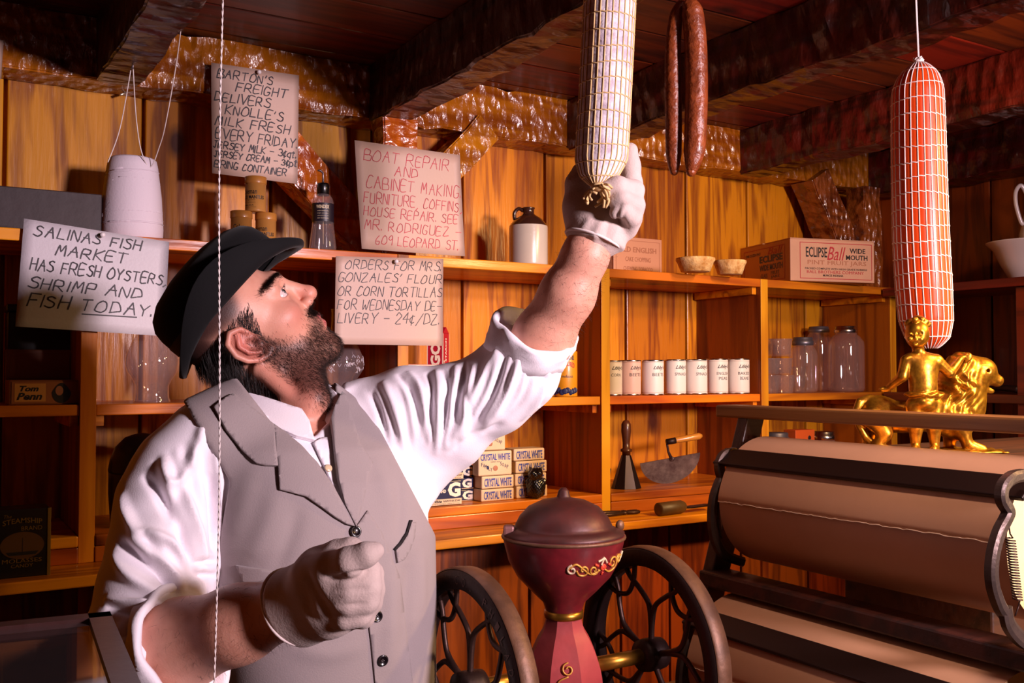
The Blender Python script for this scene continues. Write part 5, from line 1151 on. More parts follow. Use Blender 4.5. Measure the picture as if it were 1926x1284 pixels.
# ------------------------------------------------------------------ glass-topped case, lower left
zt = 1.194; A = atZ(207, 1149, zt); B = atZ(-260, 1194, zt); C = atZ(272, 1300, zt); C = A+(C-A)*1.35
CASEM = plain('case_red_wood', '#3e1a16', .42, coat=.35, bump=.2, bscale=40, mottled=.3, mscale=14)
CASEI = wood('case_inside', '#5a2c0e', '#9a5c1c', 'X', rough=.5, coat=.2)
t = thing('display_case', 'low wooden counter case with glass top in the bottom left corner', 'display case', (A.x, A.y, 0)); o0 = Vector(t.location)
X = (A-B).normalized(); Y = (C-A).normalized()
def slab(m, p, q, wid, z0, z1, inward):
    d = (q-p).normalized(); n = Vector(inward).normalized(); c = [p-o0, q-o0, q-o0+n*wid, p-o0+n*wid]
    m.add([Vector((v.x, v.y, z0)) for v in c]+[Vector((v.x, v.y, z1)) for v in c], [(3, 2, 1, 0), (4, 5, 6, 7), (0, 1, 5, 4), (1, 2, 6, 5), (2, 3, 7, 6), (3, 0, 4, 7)])
D2 = B+(C-A)
for p, q, inw in ((B, A, Y), (A, C, -X), (C, D2, -Y), (D2, B, X)):
    m = MB(); slab(m, p, q, .022, zt-.016, zt, inw); m.build('top_frame', CASEM, t)
    m = MB(); slab(m, p, q, .014, zt-.14, zt-.0165, inw); m.build('side_board', CASEI, t)
m = MB(); c = [B-o0, A-o0, C-o0, D2-o0]; m.add([Vector((v.x, v.y, zt-.1405)) for v in c]+[Vector((v.x, v.y, zt-.155)) for v in c], [(3, 2, 1, 0), (4, 5, 6, 7), (0, 1, 5, 4), (1, 2, 6, 5), (2, 3, 7, 6), (3, 0, 4, 7)]); m.build('case_floor', CASEI, t)
m = MB(); ins = [B+X*.02+Y*.02, A-X*.02+Y*.02, C-X*.02-Y*.02, D2+X*.02-Y*.02]; m.add([v-o0+Vector((0, 0, -.004)) for v in ins]+[v-o0+Vector((0, 0, -.007)) for v in ins], [(3, 2, 1, 0), (4, 5, 6, 7), (0, 1, 5, 4), (1, 2, 6, 5), (2, 3, 7, 6), (3, 0, 4, 7)]); m.build('glass_top', GLASS, t)
m = MB(); slab(m, B.lerp(A, .02), B.lerp(A, .98), .30, .0, zt-.156, Y); m.build('cabinet_base', DARKW, t)
# ------------------------------------------------------------------ gilded lion and child
GILT = plain('gilt', '#cc9226', .32, .86, bump=.10, bscale=120, mottled=.4, mscale=70, col2='#94621a')
dL = 1.732; sL = dL/FPX
base = cp(1745, 852, dL)
ped = thing('plinth', 'dark plinth behind the paper roll carrying the gilded lion', 'plinth', (1.70, 1.12, .7405))
m = MB(); m.box((-.195, -.15, 0), (.58, .15, base.z-.7405-.012), .004); m.build('plinth_body', DARKW, ped); m = MB(); m.box((-.205, -.16, base.z-.7405-.0115), (.57, .16, base.z-.7405-.0005), .004); m.build('plinth_top', DARKW, ped)  # hidden body extended to the right to keep light off the base panel
t = thing('lion_statue', 'gilded statue of a small child standing with an arm over a striding lion', 'statue', base, -YAW)
def L(px, py, dy=0): return ((px-1745)*sL*(1+dy/dL)+dy*.4255, dy, (852-py)*sL*(1+dy/dL)-dy*.08)
def Rr(*a): return tuple(x*sL for x in a)
def lionf(P):
    e = lambda c, r, Rm=None: sd_ell(P, c, Rr(*r), Rm)
    c = lambda a, b, ra, rb: sd_cap(P, a, b, ra*sL, rb*sL)
    y = .045
    d = e(L(1652, 778, y), (40, 34, 36)); d = smin(d, e(L(1700, 785, y), (62, 30, 30)), .016); d = smin(d, e(L(1775, 778, y), (52, 34, 42)), .016)
    d = smin(d, e(L(1800, 790, y), (34, 30, 40)), .012)
    # legs
    d = smin(d, c(L(1645, 785, y-.022), L(1665, 815, y-.028), 26, 14), .010); d = smin(d, c(L(1665, 815, y-.028), L(1648, 840, y-.026), 13, 9), .006); d = smin(d, c(L(1648, 840, y-.026), L(1672, 846, y-.03), 10, 8), .004)
    d = smin(d, c(L(1640, 790, y+.02), L(1632, 842, y+.02), 22, 10), .008); d = smin(d, c(L(1632, 842, y+.02), L(1650, 846, y+.02), 9, 8), .004)
    d = smin(d, c(L(1805, 795, y-.018), L(1820, 835, y-.02), 19, 10), .008); d = smin(d, c(L(1820, 835, y-.02), L(1848, 845, y-.024), 11, 9), .004)
    d = smin(d, c(L(1790, 800, y+.02), L(1785, 845, y+.02), 17, 10), .008)
    # tail
    d = smin(d, sd_path(P, [L(1636, 750, y), L(1618, 756, y-.006), L(1610, 778, y-.01), L(1616, 800, y-.012), L(1628, 822, y-.014), L(1650, 842, y-.02)], [x*sL for x in (9, 8, 7.5, 7, 6.5, 8)]), .004)
    # neck, mane, head
    d = smin(d, e(L(1812, 722, y), (46, 36, 62)), .012); d = smin(d, e(L(1830, 762, y), (24, 26, 38)), .010)
    d = smin(d, e(L(1845, 698, y), (32, 27, 28)), .008); d = smin(d, c(L(1852, 704, y), L(1877, 716, y), 17, 12), .006)
    d = smin(d, e(L(1881, 714, y), (7, 8, 7)), .003); d = smin(d, c(L(1848, 730, y), L(1866, 735, y), 9, 6), .003)
    d = smax(d, -sd_cap(P, L(1856, 729, y), L(1880, 731, y), 1.6*sL, 3.2*sL)+0*d, .002)
    for s in (-1, 1):
        d = smax(d, -sd_ell(P, L(1857, 697, y+s*.020), Rr(6, 5, 4)), .003); d = smin(d, sd_ell(P, L(1852, 688, y+s*.018), Rr(13, 6, 4)), .003)
        d = smin(d, sd_ell(P, L(1822, 672, y+s*.026), Rr(9, 7, 10)), .004)
    x, yy, z = P[:, 0]/sL+1745, P[:, 1], 852-P[:, 2]/sL
    mane = np.exp(-(((x-1815)/36)**2+((z-728)/60)**2)); w = np.sin(x*.30+np.sin(z*.10)*2.2+yy*90)*np.sin(z*.17+x*.06+yy*60)
    d = d-mane*.0042*w
    # rocky base
    g = sd_box(P, L(1748, 856, .035), (.128, .045, .011), None, .008); g = g-.002*np.sin(P[:, 0]*170)*np.sin(P[:, 1]*190+1); d = smin(d, g, .006)
    return np.maximum(d, -(P[:, 2]-.0))
def childf(P):
    c = lambda a, b, ra, rb: sd_cap(P, a, b, ra*sL, rb*sL); y = -.012
    d = sd_ell(P, L(1737, 694, y), Rr(30, 20, 33)); d = smin(d, sd_ell(P, L(1738, 728, y-.003), Rr(26, 21, 30)), .010); d = smin(d, sd_ell(P, L(1740, 758, y), Rr(30, 22, 20)), .008)
    d = smin(d, c(L(1715, 676, y), L(1762, 677, y), 13, 12), .006);  d = smax(d, -sd_ell(P, L(1736, 731, y-.026), Rr(2.5, 4, 2.5)), .001)
    d = smin(d, c(L(1731, 668, y), L(1728, 645, y), 11, 10.5), .004)
    d = smin(d, sd_ell(P, L(1728, 628, y-.004), Rr(21.5, 23, 27)), .003); d = smin(d, sd_ell(P, L(1727, 640, y-.016), Rr(15, 12, 12)), .005)
    d = smin(d, sd_ell(P, L(1723.5, 634, y-.0275), Rr(3.4, 5, 5)), .002)
    for s in (-1, 1):
        d = smax(d, -sd_ell(P, L(1724+s*9, 626, y-.0265), Rr(6, 6, 4)), .0015); d = smin(d, sd_ell(P, L(1724+s*9, 627, y-.0205), Rr(4, 4, 2.6)), .0008); d = smin(d, sd_ell(P, L(1725+s*10, 637, y-.024), Rr(6, 5, 5)), .002)
    d = smax(d, -sd_ell(P, L(1724, 644, y-.0285), Rr(7, 5, 1.6)), .0008); d = smin(d, sd_ell(P, L(1724, 648, y-.026), Rr(5.5, 4, 2.4)), .001)
    rg = np.random.RandomState(1)
    for i in range(26):
        th = rg.uniform(0, 2*PI); ph = rg.uniform(.1, 1.25); dx, dy, dz = math.sin(ph)*math.cos(th), math.sin(ph)*math.sin(th), math.cos(ph)
        if dy < -.55 and dz < .65: continue
        d = smin(d, sd_ell(P, L(1728+dx*24, 626-dz*28, y-.004+dy*25*sL), Rr(7, 7, 6)), .002)
    # arms
    d = smin(d, c(L(1707, 679, y), L(1699, 708, y-.002), 11.5, 9.5), .003); d = smin(d, c(L(1699, 708, y-.002), L(1672, 730, y+.022), 9.5, 6.5), .003); d = smin(d, sd_ell(P, L(1663, 732, y+.026), Rr(9, 6, 5)), .004)
    d = smin(d, c(L(1766, 680, y), L(1788, 701, y+.004), 11.5, 9.5), .003); d = smin(d, c(L(1788, 701, y+.004), L(1808, 676, y+.024), 9.5, 7), .003); d = smin(d, sd_ell(P, L(1813, 672, y+.028), Rr(8, 6, 5)), .004)
    # legs
    for s, xx in ((-1, 1722), (1, 1758)):
        d = smin(d, c(L(xx, 765, y), L(xx+s*-1, 803, y-.004), 18, 13), .004); d = smin(d, c(L(xx-s, 803, y-.004), L(xx, 838, y), 13.5, 8), .004); d = smin(d, c(L(xx, 842, y), L(xx-2, 845, y-.018), 8, 7), .004)
    # loincloth roll
    a = np.arctan2(P[:, 1]-y, P[:, 0]-(1740-1745)*sL); zz = 852-P[:, 2]/sL
    ring = sd_ell(P, L(1740, 742, y-.001), Rr(36, 28, 9)); ring = ring-.0012*np.sin(a*7+zz*.5); d = smin(d, ring, .002)
    d = smin(d, sd_ell(P, L(1740, 758, y-.010), Rr(20, 18, 14)), .004)
    return d
blob('lion', GILT, t, lionf, (-.165, -.03, -.004), (.19, .12, .215), .0020, 1)
blob('child_figure', GILT, t, childf, (-.11, -.055, -.002), (.10, .06, .27), .0014, 1)
# ------------------------------------------------------------------ the shopkeeper
RH = Vector((RT.x, RT.y, 0)).normalized(); FH = Vector((FW.x, FW.y, 0)).normalized(); ZV = Vector((0, 0, 1))
def J(px, py, d): return np.array(cp(px, py, d), dtype=np.float32)
def head_axes(yaw, pitch, roll):
    f = RH*math.cos(yaw)+FH*math.sin(yaw); l = FH*math.cos(yaw)-RH*math.sin(yaw)
    f2 = f*math.cos(pitch)+ZV*math.sin(pitch); u = ZV*math.cos(pitch)-f*math.sin(pitch)
    return f2, l*math.cos(roll)+u*math.sin(roll), u*math.cos(roll)-l*math.sin(roll)
HF, HL, HU = head_axes(R(20), R(45), R(8))
HS = 1.02
HC = Vector(cp(476, 645, 1.455))+HL*(.074*HS)
HM = np.array([list(HF), list(HL), list(HU)], dtype=np.float32)       # rows: local axes in world
def hl(P): return ((P-np.array(HC, dtype=np.float32)) @ HM.T)/HS
def hw(x, y, z): return HC+(HF*x+HL*y+HU*z)*HS
def headf(Q):
    """the head in its own frame: x forward, y to his left, z up, ear holes at the origin."""
    e = lambda c, r: sd_ell(Q, c, r); c = lambda a, b, ra, rb=None: sd_cap(Q, a, b, ra, rb)
    d = e((.003, 0, .045), (.085, .073, .079)); d = smin(d, e((.046, 0, -.018), (.056, .058, .088)), .03)
    for s in (-1, 1):
        d = smin(d, c((.004, s*.050, -.058), (.078, s*.016, -.096), .017, .019), .022)
        d = smin(d, e((.058, s*.046, -.010), (.028, .020, .020)), .018)
        d = smin(d, c((.078, s*.044, .034), (.096, s*.010, .038), .010, .011), .014)
    d = smin(d, e((.086, 0, -.098), (.021, .024, .020)), .014); d = smin(d, e((.088, 0, -.056), (.021, .030, .026)), .014)
    for s in (-1, 1):      # sockets, then lids
        d = smax(d, -e((.100, s*.033, .016), (.020, .020, .0125)), .010)
        lid = sd_ell(Q, (.0800, s*.0325, .0165), (.0152, .0172, .0146)); lid = smax(lid, -e((.0935, s*.0410, .0172), (.0180, .0185, .0066)), .0016); d = smin(d, lid, .004)
    d = smin(d, c((.097, 0, .030), (.119, 0, -.014), .0085, .0115), .012); d = smin(d, e((.1215, 0, -.0185), (.0125, .0125, .0115)), .008)
    for s in (-1, 1):
        d = smin(d, e((.108, s*.0125, -.0235), (.0115, .0075, .0085)), .004); d = smax(d, -c((.114, s*.0075, -.034), (.109, s*.0085, -.024), .0036, .0030), .0025)
    up = [(.089, -.027, -.0575), (.1015, -.013, -.0520), (.1065, -.003, -.0500), (.1065, .003, -.0500), (.1015, .013, -.0520), (.089, .027, -.0575)]
    lo = [(.089, -.025, -.0600), (.1005, -.012, -.0650), (.1045, 0, -.0665), (.1005, .012, -.0650), (.089, .025, -.0600)]
    d = smin(d, sd_path(Q, up, [.003, .0052, .0056, .0056, .0052, .003]), .004); d = smin(d, sd_path(Q, lo, [.003, .0060, .0068, .0060, .003]), .004)
    d = smax(d, -sd_path(Q, [(.090, -.029, -.0585), (.106, -.012, -.0580), (.1115, 0, -.0575), (.106, .012, -.0580), (.090, .029, -.0585)], [.0010]*5), .002)
    d = smax(d, -c((.106, 0, -.034), (.110, 0, -.046), .0022), .003)
    ca, sa = math.cos(R(22)), math.sin(R(22)); Q0 = Q; Q = np.stack([(Q[:, 0]+.004)*ca+(Q[:, 2]-.002)*sa-.004, Q[:, 1], -(Q[:, 0]+.004)*sa+(Q[:, 2]-.002)*ca+.002], 1).astype(np.float32)
    e = lambda c, r: sd_ell(Q, c, r)
    for s in (-1, 1):      # ears
        y = s*.074; pl = e((-.008, y, .004), (.021, .0065, .032)); d = smin(d, pl, .005)
        h = sd_path(Q, [(.010, y+s*.003, .012), (.010, y+s*.006, .026), (-.002, y+s*.009, .037), (-.018, y+s*.012, .033), (-.028, y+s*.014, .016), (-.028, y+s*.013, -.002), (-.020, y+s*.010, -.018), (-.008, y+s*.006, -.028)], [.0036, .004, .0044, .0046, .0046, .0044, .0044, .005]); d = smin(d, h, .003)
        d = smin(d, e((.001, y+s*.004, -.027), (.0085, .0055, .0095)), .005)
        d = smin(d, sd_path(Q, [(-.002, y+s*.006, .024), (-.014, y+s*.008, .016), (-.016, y+s*.008, .0), (-.008, y+s*.007, -.014)], [.0032, .0036, .0038, .0036]), .004)
        d = smax(d, -e((-.003, y+s*.008, -.001), (.0085, .0065, .0125)), .003); d = smax(d, -sd_path(Q, [(.004, y+s*.009, .022), (-.010, y+s*.012, .026), (-.021, y+s*.013, .014)], [.0016, .0022, .002]), .002)
        d = smin(d, e((.009, y+s*.003, -.004), (.0045, .0045, .0065)), .003)
    return d*HS
# torso: a stack of rounded sections (pixel row, pixel centre, distance, half width, half depth)
PHI = R(36); TL = RH*math.cos(PHI)+FH*math.sin(PHI); TN = RH*math.sin(PHI)-FH*math.cos(PHI)
SECT = [(1560, 606, 1.52, .160, .120), (1400, 620, 1.50, .161, .122), (1284, 617, 1.485, .155, .122), (1150, 610, 1.475, .161, .124), (1000, 604, 1.475, .166, .120), (900, 600, 1.485, .164, .112), (840, 588, 1.495, .155, .100), (795, 574, 1.51, .132, .084), (765, 566, 1.52, .104, .070), (738, 560, 1.53, .074, .060)]
_sc = [cp(a, r, d) for r, a, d, w, h in SECT]; _z = np.array([p.z for p in _sc]); _x = np.array([p.x for p in _sc]); _y = np.array([p.y for p in _sc]); _w = np.array([s[3] for s in SECT]); _h = np.array([s[4] for s in SECT])
ZTOP = _z[-1]
def torso(P, off=0):
    z = np.clip(P[:, 2], _z[0], _z[-1]); cx = np.interp(z, _z, _x); cy = np.interp(z, _z, _y); w = np.interp(z, _z, _w)+off; h = np.interp(z, _z, _h)+off
    a = (P[:, 0]-cx)*TL.x+(P[:, 1]-cy)*TL.y; b = (P[:, 0]-cx)*TN.x+(P[:, 1]-cy)*TN.y
    h2 = np.where(b > 0, h, h*.85); q = ((np.abs(a)/w)**2.4+(np.abs(b)/h2)**2.4)**(1/2.4)
    g = (q-1)*np.minimum(w, h2); return np.maximum(g, np.maximum(P[:, 2]-_z[-1]-off, _z[0]-P[:, 2])).astype(np.float32)
NB = J(556, 772, 1.535)                      # base of the neck
FOREL = [(968, 735, 1.53), (1022, 634, 1.505), (1068, 552, 1.475), (1101, 480, 1.46), (1120, 430, 1.462)]; FORELR = [.046, .0445, .0395, .0325, .029]
FORER = [(225, 1240, 1.285), (340, 1212, 1.245), (450, 1173, 1.20), (552, 1138, 1.165), (590, 1122, 1.15)]; FORERR = [.052, .055, .045, .0335, .031]
ARML = [(690, 800, 1.58), (760, 785, 1.57), (850, 770, 1.555), (930, 738, 1.54), (975, 712, 1.53)]
ARMR = [(395, 835, 1.42), (345, 890, 1.40), (318, 950, 1.38), (305, 1050, 1.34), (270, 1170, 1.30)]
HIP = np.array([_x[0], _y[0], .90]); tl = np.array(TL); tn = np.array(TN)
LEG = {s: [HIP+tl*s*.085, HIP+tl*s*.10+np.array([0, 0, -.42])+tn*.02, np.array([HIP[0], HIP[1], .085])+tl*s*.115-tn*.01] for s in (-1, 1)}
PJ = lambda L: [J(*p) for p in L]
def bodyf(P):
    Q = hl(P); d = headf(Q)
    # neck, throat, sternomastoid
    top = np.array(hw(-.022, 0, -.035)); d = smin(d, sd_cap(P, top, NB, .056, .062), .022)
    d = smin(d, sd_cap(P, np.array(hw(.040, 0, -.075)), J(588, 752, 1.47), .030, .026), .020)
    d = smin(d, sd_cap(P, np.array(hw(-.018, -.062, -.040)), J(578, 775, 1.455), .013, .011), .012)
    d = smin(d, torso(P, -.016), .02)
    d = smin(d, sd_path(P, PJ(FOREL), FORELR, .02), .01); d = smin(d, sd_path(P, PJ(FORER), FORERR, .02), .01)
    d = smin(d, sd_path(P, PJ(ARML), [.06, .058, .052, .046, .046]), .02); d = smin(d, sd_path(P, PJ(ARMR), [.06, .058, .054, .05, .052]), .02)
    # hands inside the gloves
    d = smin(d, sd_cap(P, J(1122, 428, 1.465), J(1130, 400, 1.475), .024, .022), .01); d = smin(d, sd_cap(P, J(590, 1122, 1.15), J(630, 1105, 1.125), .028, .026), .01)
    for s in (-1, 1): d = smin(d, sd_path(P, LEG[s], [.075, .05, .038]), .03); d = smin(d, sd_cap(P, LEG[s][2], LEG[s][2]+tn*.12+np.array([0, 0, -.045]), .036, .026), .01)
    return d
def axis(lo, hi, flo, fhi, h, hf):
    a = []; x = lo
    while x < hi: a.append(x); x += hf if flo <= x <= fhi else h
    while len(a) % 8: a.append(x); x += h
    return np.array(a, dtype=np.float32)
def mesh_axes(f, AX, slack=1.6):
    """surface nets on an uneven grid, fine where the face is."""
    B = 8; n = [len(a)//B for a in AX]; ix = np.stack(np.meshgrid(*[np.arange(k) for k in n], indexing='ij'), -1).reshape(-1, 3)
    lo = np.stack([AX[k][ix[:, k]*B] for k in range(3)], 1); hi = np.stack([AX[k][ix[:, k]*B+B-1] for k in range(3)], 1); nx = np.stack([AX[k][np.minimum(ix[:, k]*B+B, len(AX[k])-1)] for k in range(3)], 1)
    cc = f(((lo+hi)/2).astype(np.float32)); act = np.abs(cc) < np.linalg.norm(nx-lo, axis=1)*.5*slack+.004
    F = np.repeat(np.repeat(np.repeat(np.where(cc < 0, -1., 1.).astype(np.float32).reshape(n), B, 0), B, 1), B, 2)
    off = np.stack(np.meshgrid(*[np.arange(B)]*3, indexing='ij'), -1).reshape(-1, 3); ai = ix[act]
    for s in range(0, len(ai), 1500):
        g = (ai[s:s+1500, None, :]*B+off[None]).reshape(-1, 3); F[g[:, 0], g[:, 1], g[:, 2]] = f(np.stack([AX[k][g[:, k]] for k in range(3)], 1))
    V, Q = nets(F); W = np.stack([np.interp(V[:, k], np.arange(len(AX[k])), AX[k]) for k in range(3)], 1); return W, Q
def nets(F):
    S = F < 0; N = np.array(F.shape); c = np.zeros(tuple(N-1), dtype=np.uint8)
    for a in (0, 1):
        for b in (0, 1):
            for d in (0, 1): c += S[a:N[0]-1+a, b:N[1]-1+b, d:N[2]-1+d]
    cells = np.argwhere((c > 0) & (c < 8)); idx = -np.ones(tuple(N-1), dtype=np.int32); idx[tuple(cells.T)] = np.arange(len(cells)); del c
    acc = np.zeros((len(cells), 3)); cnt = np.zeros(len(cells)); cor = [np.array([a, b, d]) for a in (0, 1) for b in (0, 1) for d in (0, 1)]
    for i in range(8):
        for j in range(i+1, 8):
            if np.abs(cor[i]-cor[j]).sum() != 1: continue
            p = cells+cor[i]; q = cells+cor[j]; fa = F[tuple(p.T)]; fb = F[tuple(q.T)]; m = (fa < 0) != (fb < 0)
            t = np.clip(fa[m]/(fa[m]-fb[m]), 0, 1)[:, None]; acc[m] += p[m]+t*(q[m]-p[m]); cnt[m] += 1
    V = acc/cnt[:, None]; Qs = []
    for ax in range(3):
        u, v = [(1, 2), (2, 0), (0, 1)][ax]; sl = [slice(1, k-1) for k in N]; sl[ax] = slice(0, N[ax]-1); sl2 = list(sl); sl2[ax] = slice(1, N[ax]); s0 = S[tuple(sl)]; g = np.argwhere(s0 != S[tuple(sl2)])
        if not len(g): continue
        base = g.copy(); base[:, u] += 1; base[:, v] += 1; ins = s0[tuple(g.T)]
        def at(du, dv): k = base.copy(); k[:, u] += du; k[:, v] += dv; return idx[tuple(k.T)]
        q = np.stack([at(-1, -1), at(0, -1), at(0, 0), at(-1, 0)], 1); q[~ins] = q[~ins][:, ::-1]; Qs.append(q)
    Q = np.concatenate(Qs); return V, Q[(Q >= 0).all(1)]
man = thing('person', 'bearded shopkeeper in black bowler hat, grey waistcoat and white shirt reaching up to a salami', 'person', (HIP[0], HIP[1], 0))
MO = np.array([HIP[0], HIP[1], 0])
def skinmat():
    m, nt, b = nmat('skin'); N = nt.nodes; Lk = nt.links
    at = N.new('ShaderNodeAttribute'); at.attribute_name = 'msk'; sep = N.new('ShaderNodeSeparateXYZ'); Lk.new(at.outputs['Vector'], sep.inputs[0])
    tc = N.new('ShaderNodeTexCoord'); n = N.new('ShaderNodeTexNoise'); n.inputs['Scale'].default_value = 55; n.inputs['Detail'].default_value = 5; Lk.new(tc.outputs['Object'], n.inputs['Vector'])
    base = N.new('ShaderNodeMix'); base.data_type = 'RGBA'; base.inputs['A'].default_value = (*hexc('#c98a74'), 1); base.inputs['B'].default_value = (*hexc('#dfa68e'), 1); Lk.new(n.outputs['Fac'], base.inputs['Factor'])
    cur = base.outputs['Result']
    for ch, colr in (('X', '#b8544c'), ('Y', '#3c2420'), ('Z', '#b4505a')):
        mx = N.new('ShaderNodeMix'); mx.data_type = 'RGBA'; Lk.new(sep.outputs[ch], mx.inputs['Factor']); Lk.new(cur, mx.inputs['A']); mx.inputs['B'].default_value = (*hexc(colr), 1); cur = mx.outputs['Result']
    Lk.new(cur, b.inputs['Base Color']); b.inputs['Roughness'].default_value = .48; b.inputs['Specular IOR Level'].default_value = .45
    b.inputs['Subsurface Weight'].default_value = .12; b.inputs['Subsurface Radius'].default_value = (.010, .004, .002); b.inputs['Subsurface Scale'].default_value = 1
    n2 = N.new('ShaderNodeTexNoise'); n2.inputs['Scale'].default_value = 420; n2.inputs['Detail'].default_value = 3; Lk.new(tc.outputs['Object'], n2.inputs['Vector'])
    u = N.new('ShaderNodeBump'); u.inputs['Strength'].default_value = .16; u.inputs['Distance'].default_value = .002; Lk.new(n2.outputs['Fac'], u.inputs['Height']); Lk.new(u.outputs['Normal'], b.inputs['Normal'])
    return m
SKIN = skinmat()
hc = np.array(HC); r0 = .155
lo = np.array([-.20, .95, .0]); hi = np.array([1.02, 1.85, 1.86])
allj = np.array(PJ(FOREL)+PJ(FORER)+PJ(ARML)+PJ(ARMR)+[hc]); lo[:2] = allj.min(0)[:2]-.17; hi[:2] = allj.max(0)[:2]+.19; hi[2] = hc[2]+.17; lo[2] = -.01
HFW = .0020; AX = [axis(lo[k], hi[k], hc[k]-r0, hc[k]+r0, .0065, HFW) for k in range(2)]+[axis(lo[2], hi[2], hc[2]-.135, hc[2]+.15, .0065, HFW)]
BV, BF = mesh_axes(bodyf, AX)
BV = smooth_mesh(BV, BF, 1, .4); BN = normals(BV, BF); BQ = hl(BV.astype(np.float32))
body = npobj('body', BV-MO, BF, SKIN, man)
g = lambda c, r: np.exp(-(((BQ-np.array(c))/np.array(r))**2).sum(1))
red = .55*g((.120, 0, -.018), (.018, .018, .016))+.40*(g((.075, -.05, -.015), (.03, .025, .022))+g((.075, .05, -.015), (.03, .025, .022)))+.75*(g((-.008, -.084, .006), (.024, .014, .036))+g((-.008, .084, .006), (.024, .014, .036)))
red += .35*np.exp(-(np.linalg.norm((BV-np.array(cp(575, 725, 1.46)))/np.array([.06, .06, .05]), axis=1))**2)
lip = np.clip(1.4*(np.exp(-((np.abs(BQ[:, 2]+.0505)/.0055)**2+(BQ[:, 1]/.021)**4+((BQ[:, 0]-.103)/.013)**4))+np.exp(-((np.abs(BQ[:, 2]+.0655)/.0060)**2+(BQ[:, 1]/.019)**4+((BQ[:, 0]-.101)/.013)**4))), 0, .85)
def beardmask(Q):
    x, y, z = Q[:, 0], np.abs(Q[:, 1]), Q[:, 2]
    jawtop = np.interp(x, [-.02, .0, .012, .03, .05, .07, .085, .11], [.0, .005, .01, -.030, -.046, -.052, -.045, -.040])       # upper edge of the beard
    m = 1/(1+np.exp(-(jawtop-z)/.005)); m *= 1/(1+np.exp(-(x+.004-np.clip(-z-.03, 0, .1)*.1)/.004)); m *= 1/(1+np.exp(-(z+.150)/.010))
    ll = np.exp(-(((z+.066)/.011)**2+(y/.024)**4)); m *= 1-np.clip(1.2*ll*(x > .08), 0, 1)
    chk = np.exp(-(((x-.06)/.022)**2+((z+.040)/.013)**2)); return np.clip(m*(1-.55*chk), 0, 1)
bm_ = beardmask(BQ)*(np.linalg.norm(BQ, axis=1) < .2)
qx, _yy, _zz = BQ[:, 0], np.abs(BQ[:, 1]), BQ[:, 2]
scalp = (np.linalg.norm(BQ, axis=1) < .2)*np.maximum(1/(1+np.exp(-(.012-qx+np.clip(_zz-.03, -.04, .06)*.5)/.004))*(1/(1+np.exp(-(_zz-.040)/.004))), (1/(1+np.exp((qx+.036)/.004)))*(_zz > -.10))
vcol(body, 'msk', np.stack([np.clip(red, 0, .8)*(1-scalp), np.clip(np.maximum(bm_*.78*(1-lip), scalp*1.0), 0, 1), lip], 1))
BB = bvh_of(BV, BF)
# ---- eyes
EYEW = plain('eye_white', '#d8c4c0', .15, coat=.6); IRIS = plain('eye_iris', '#2c3430', .2, coat=.8); PUP = plain('eye_pupil', '#080606', .1, coat=1)
for s in (-1, 1):
    c = hw(.0800, s*.0325, .0165); m = MB(); m.ball(c-Vector(MO), .0130*HS, 16); ey = m.build('eyeball', EYEW, man)
    gz = (HF*.84-HL*.34+HU*.16).normalized(); M = frame(c-Vector(MO), gz.cross(HU), HU)
    zc_ = gz; 
    for nm, rr, hgt, mt in (('iris', .0060, .0126, IRIS), ('pupil', .0028, .0129, PUP)):
        m = MB(); X = gz.cross(HU).normalized(); Y = X.cross(gz); n = 20; ctr = c-Vector(MO)
        ring = [ctr+(gz*math.sqrt(max(hgt**2-(rr*k)**2, 0))+X*rr*k*math.cos(2*PI*i/n)+Y*rr*k*math.sin(2*PI*i/n))*1.035*HS for k in (1, .5) for i in range(n)]+[ctr+gz*hgt*1.035*HS]
        m.add(ring, [(i, (i+1) % n, n+(i+1) % n, n+i) for i in range(n)]+[(n+i, n+(i+1) % n, 2*n) for i in range(n)], smooth=True); m.build(nm, mt, ey)
# ---- strands: beard, hair, brows
HAIR = plain('dark_brown_hair', '#1c0f0c', .45, spec=.5)
HAIRL = plain('brown_beard_hair', '#2a1610', .5, spec=.4)
def strands(name, pts, nrm, dirs, length, rad, mat, curl=.25, seg=3, seed=1, parent=man):
    rg = np.random.RandomState(seed); n = len(pts); L = length*rg.uniform(.6, 1.25, n)[:, None]; w = rg.normal(0, curl, (n, 3)); d = dirs+w; d /= np.linalg.norm(d, axis=1)[:, None]
    bend = rg.normal(0, curl*.55, (n, 3))-nrm*.30; V = []; ax = np.cross(d, nrm); ax /= np.maximum(np.linalg.norm(ax, axis=1), 1e-6)[:, None]; ay = np.cross(d, ax)
    rings = []
    for i in range(seg+1):
        t = i/seg; c = pts+d*L*t+bend*L*t*t*.5; r = rad*(1-.75*t)
        rings.append(np.stack([c+ax*r, c-ax*r*.5+ay*r*.87, c-ax*r*.5-ay*r*.87], 1))
    V = np.stack(rings, 1).reshape(-1, 3); F = []
    base = np.arange(n)[:, None]*(3*(seg+1))
    for i in range(seg):
        for j in range(3): F.append(base+np.array([[i*3+j, i*3+(j+1) % 3, (i+1)*3+(j+1) % 3, (i+1)*3+j]]))
    return npobj(name, V-MO, np.concatenate(F), mat, parent)
def scatter(mask, n, seed=1):
    """random points on the body surface, denser where the mask is high."""
    rg = np.random.RandomState(seed); T = BV[BF]; A = np.linalg.norm(np.cross(T[:, 2]-T[:, 0], T[:, 3]-T[:, 1]), axis=1)*mask[BF].mean(1); p = A/A.sum(); f = rg.choice(len(BF), n, p=p)
    a, b = rg.uniform(0, 1, (2, n)); q = BF[f]; w = np.stack([(1-a)*(1-b), a*(1-b), a*b, (1-a)*b], 1)[:, :, None]
    return (BV[q]*w).sum(1), BN[q].mean(1)
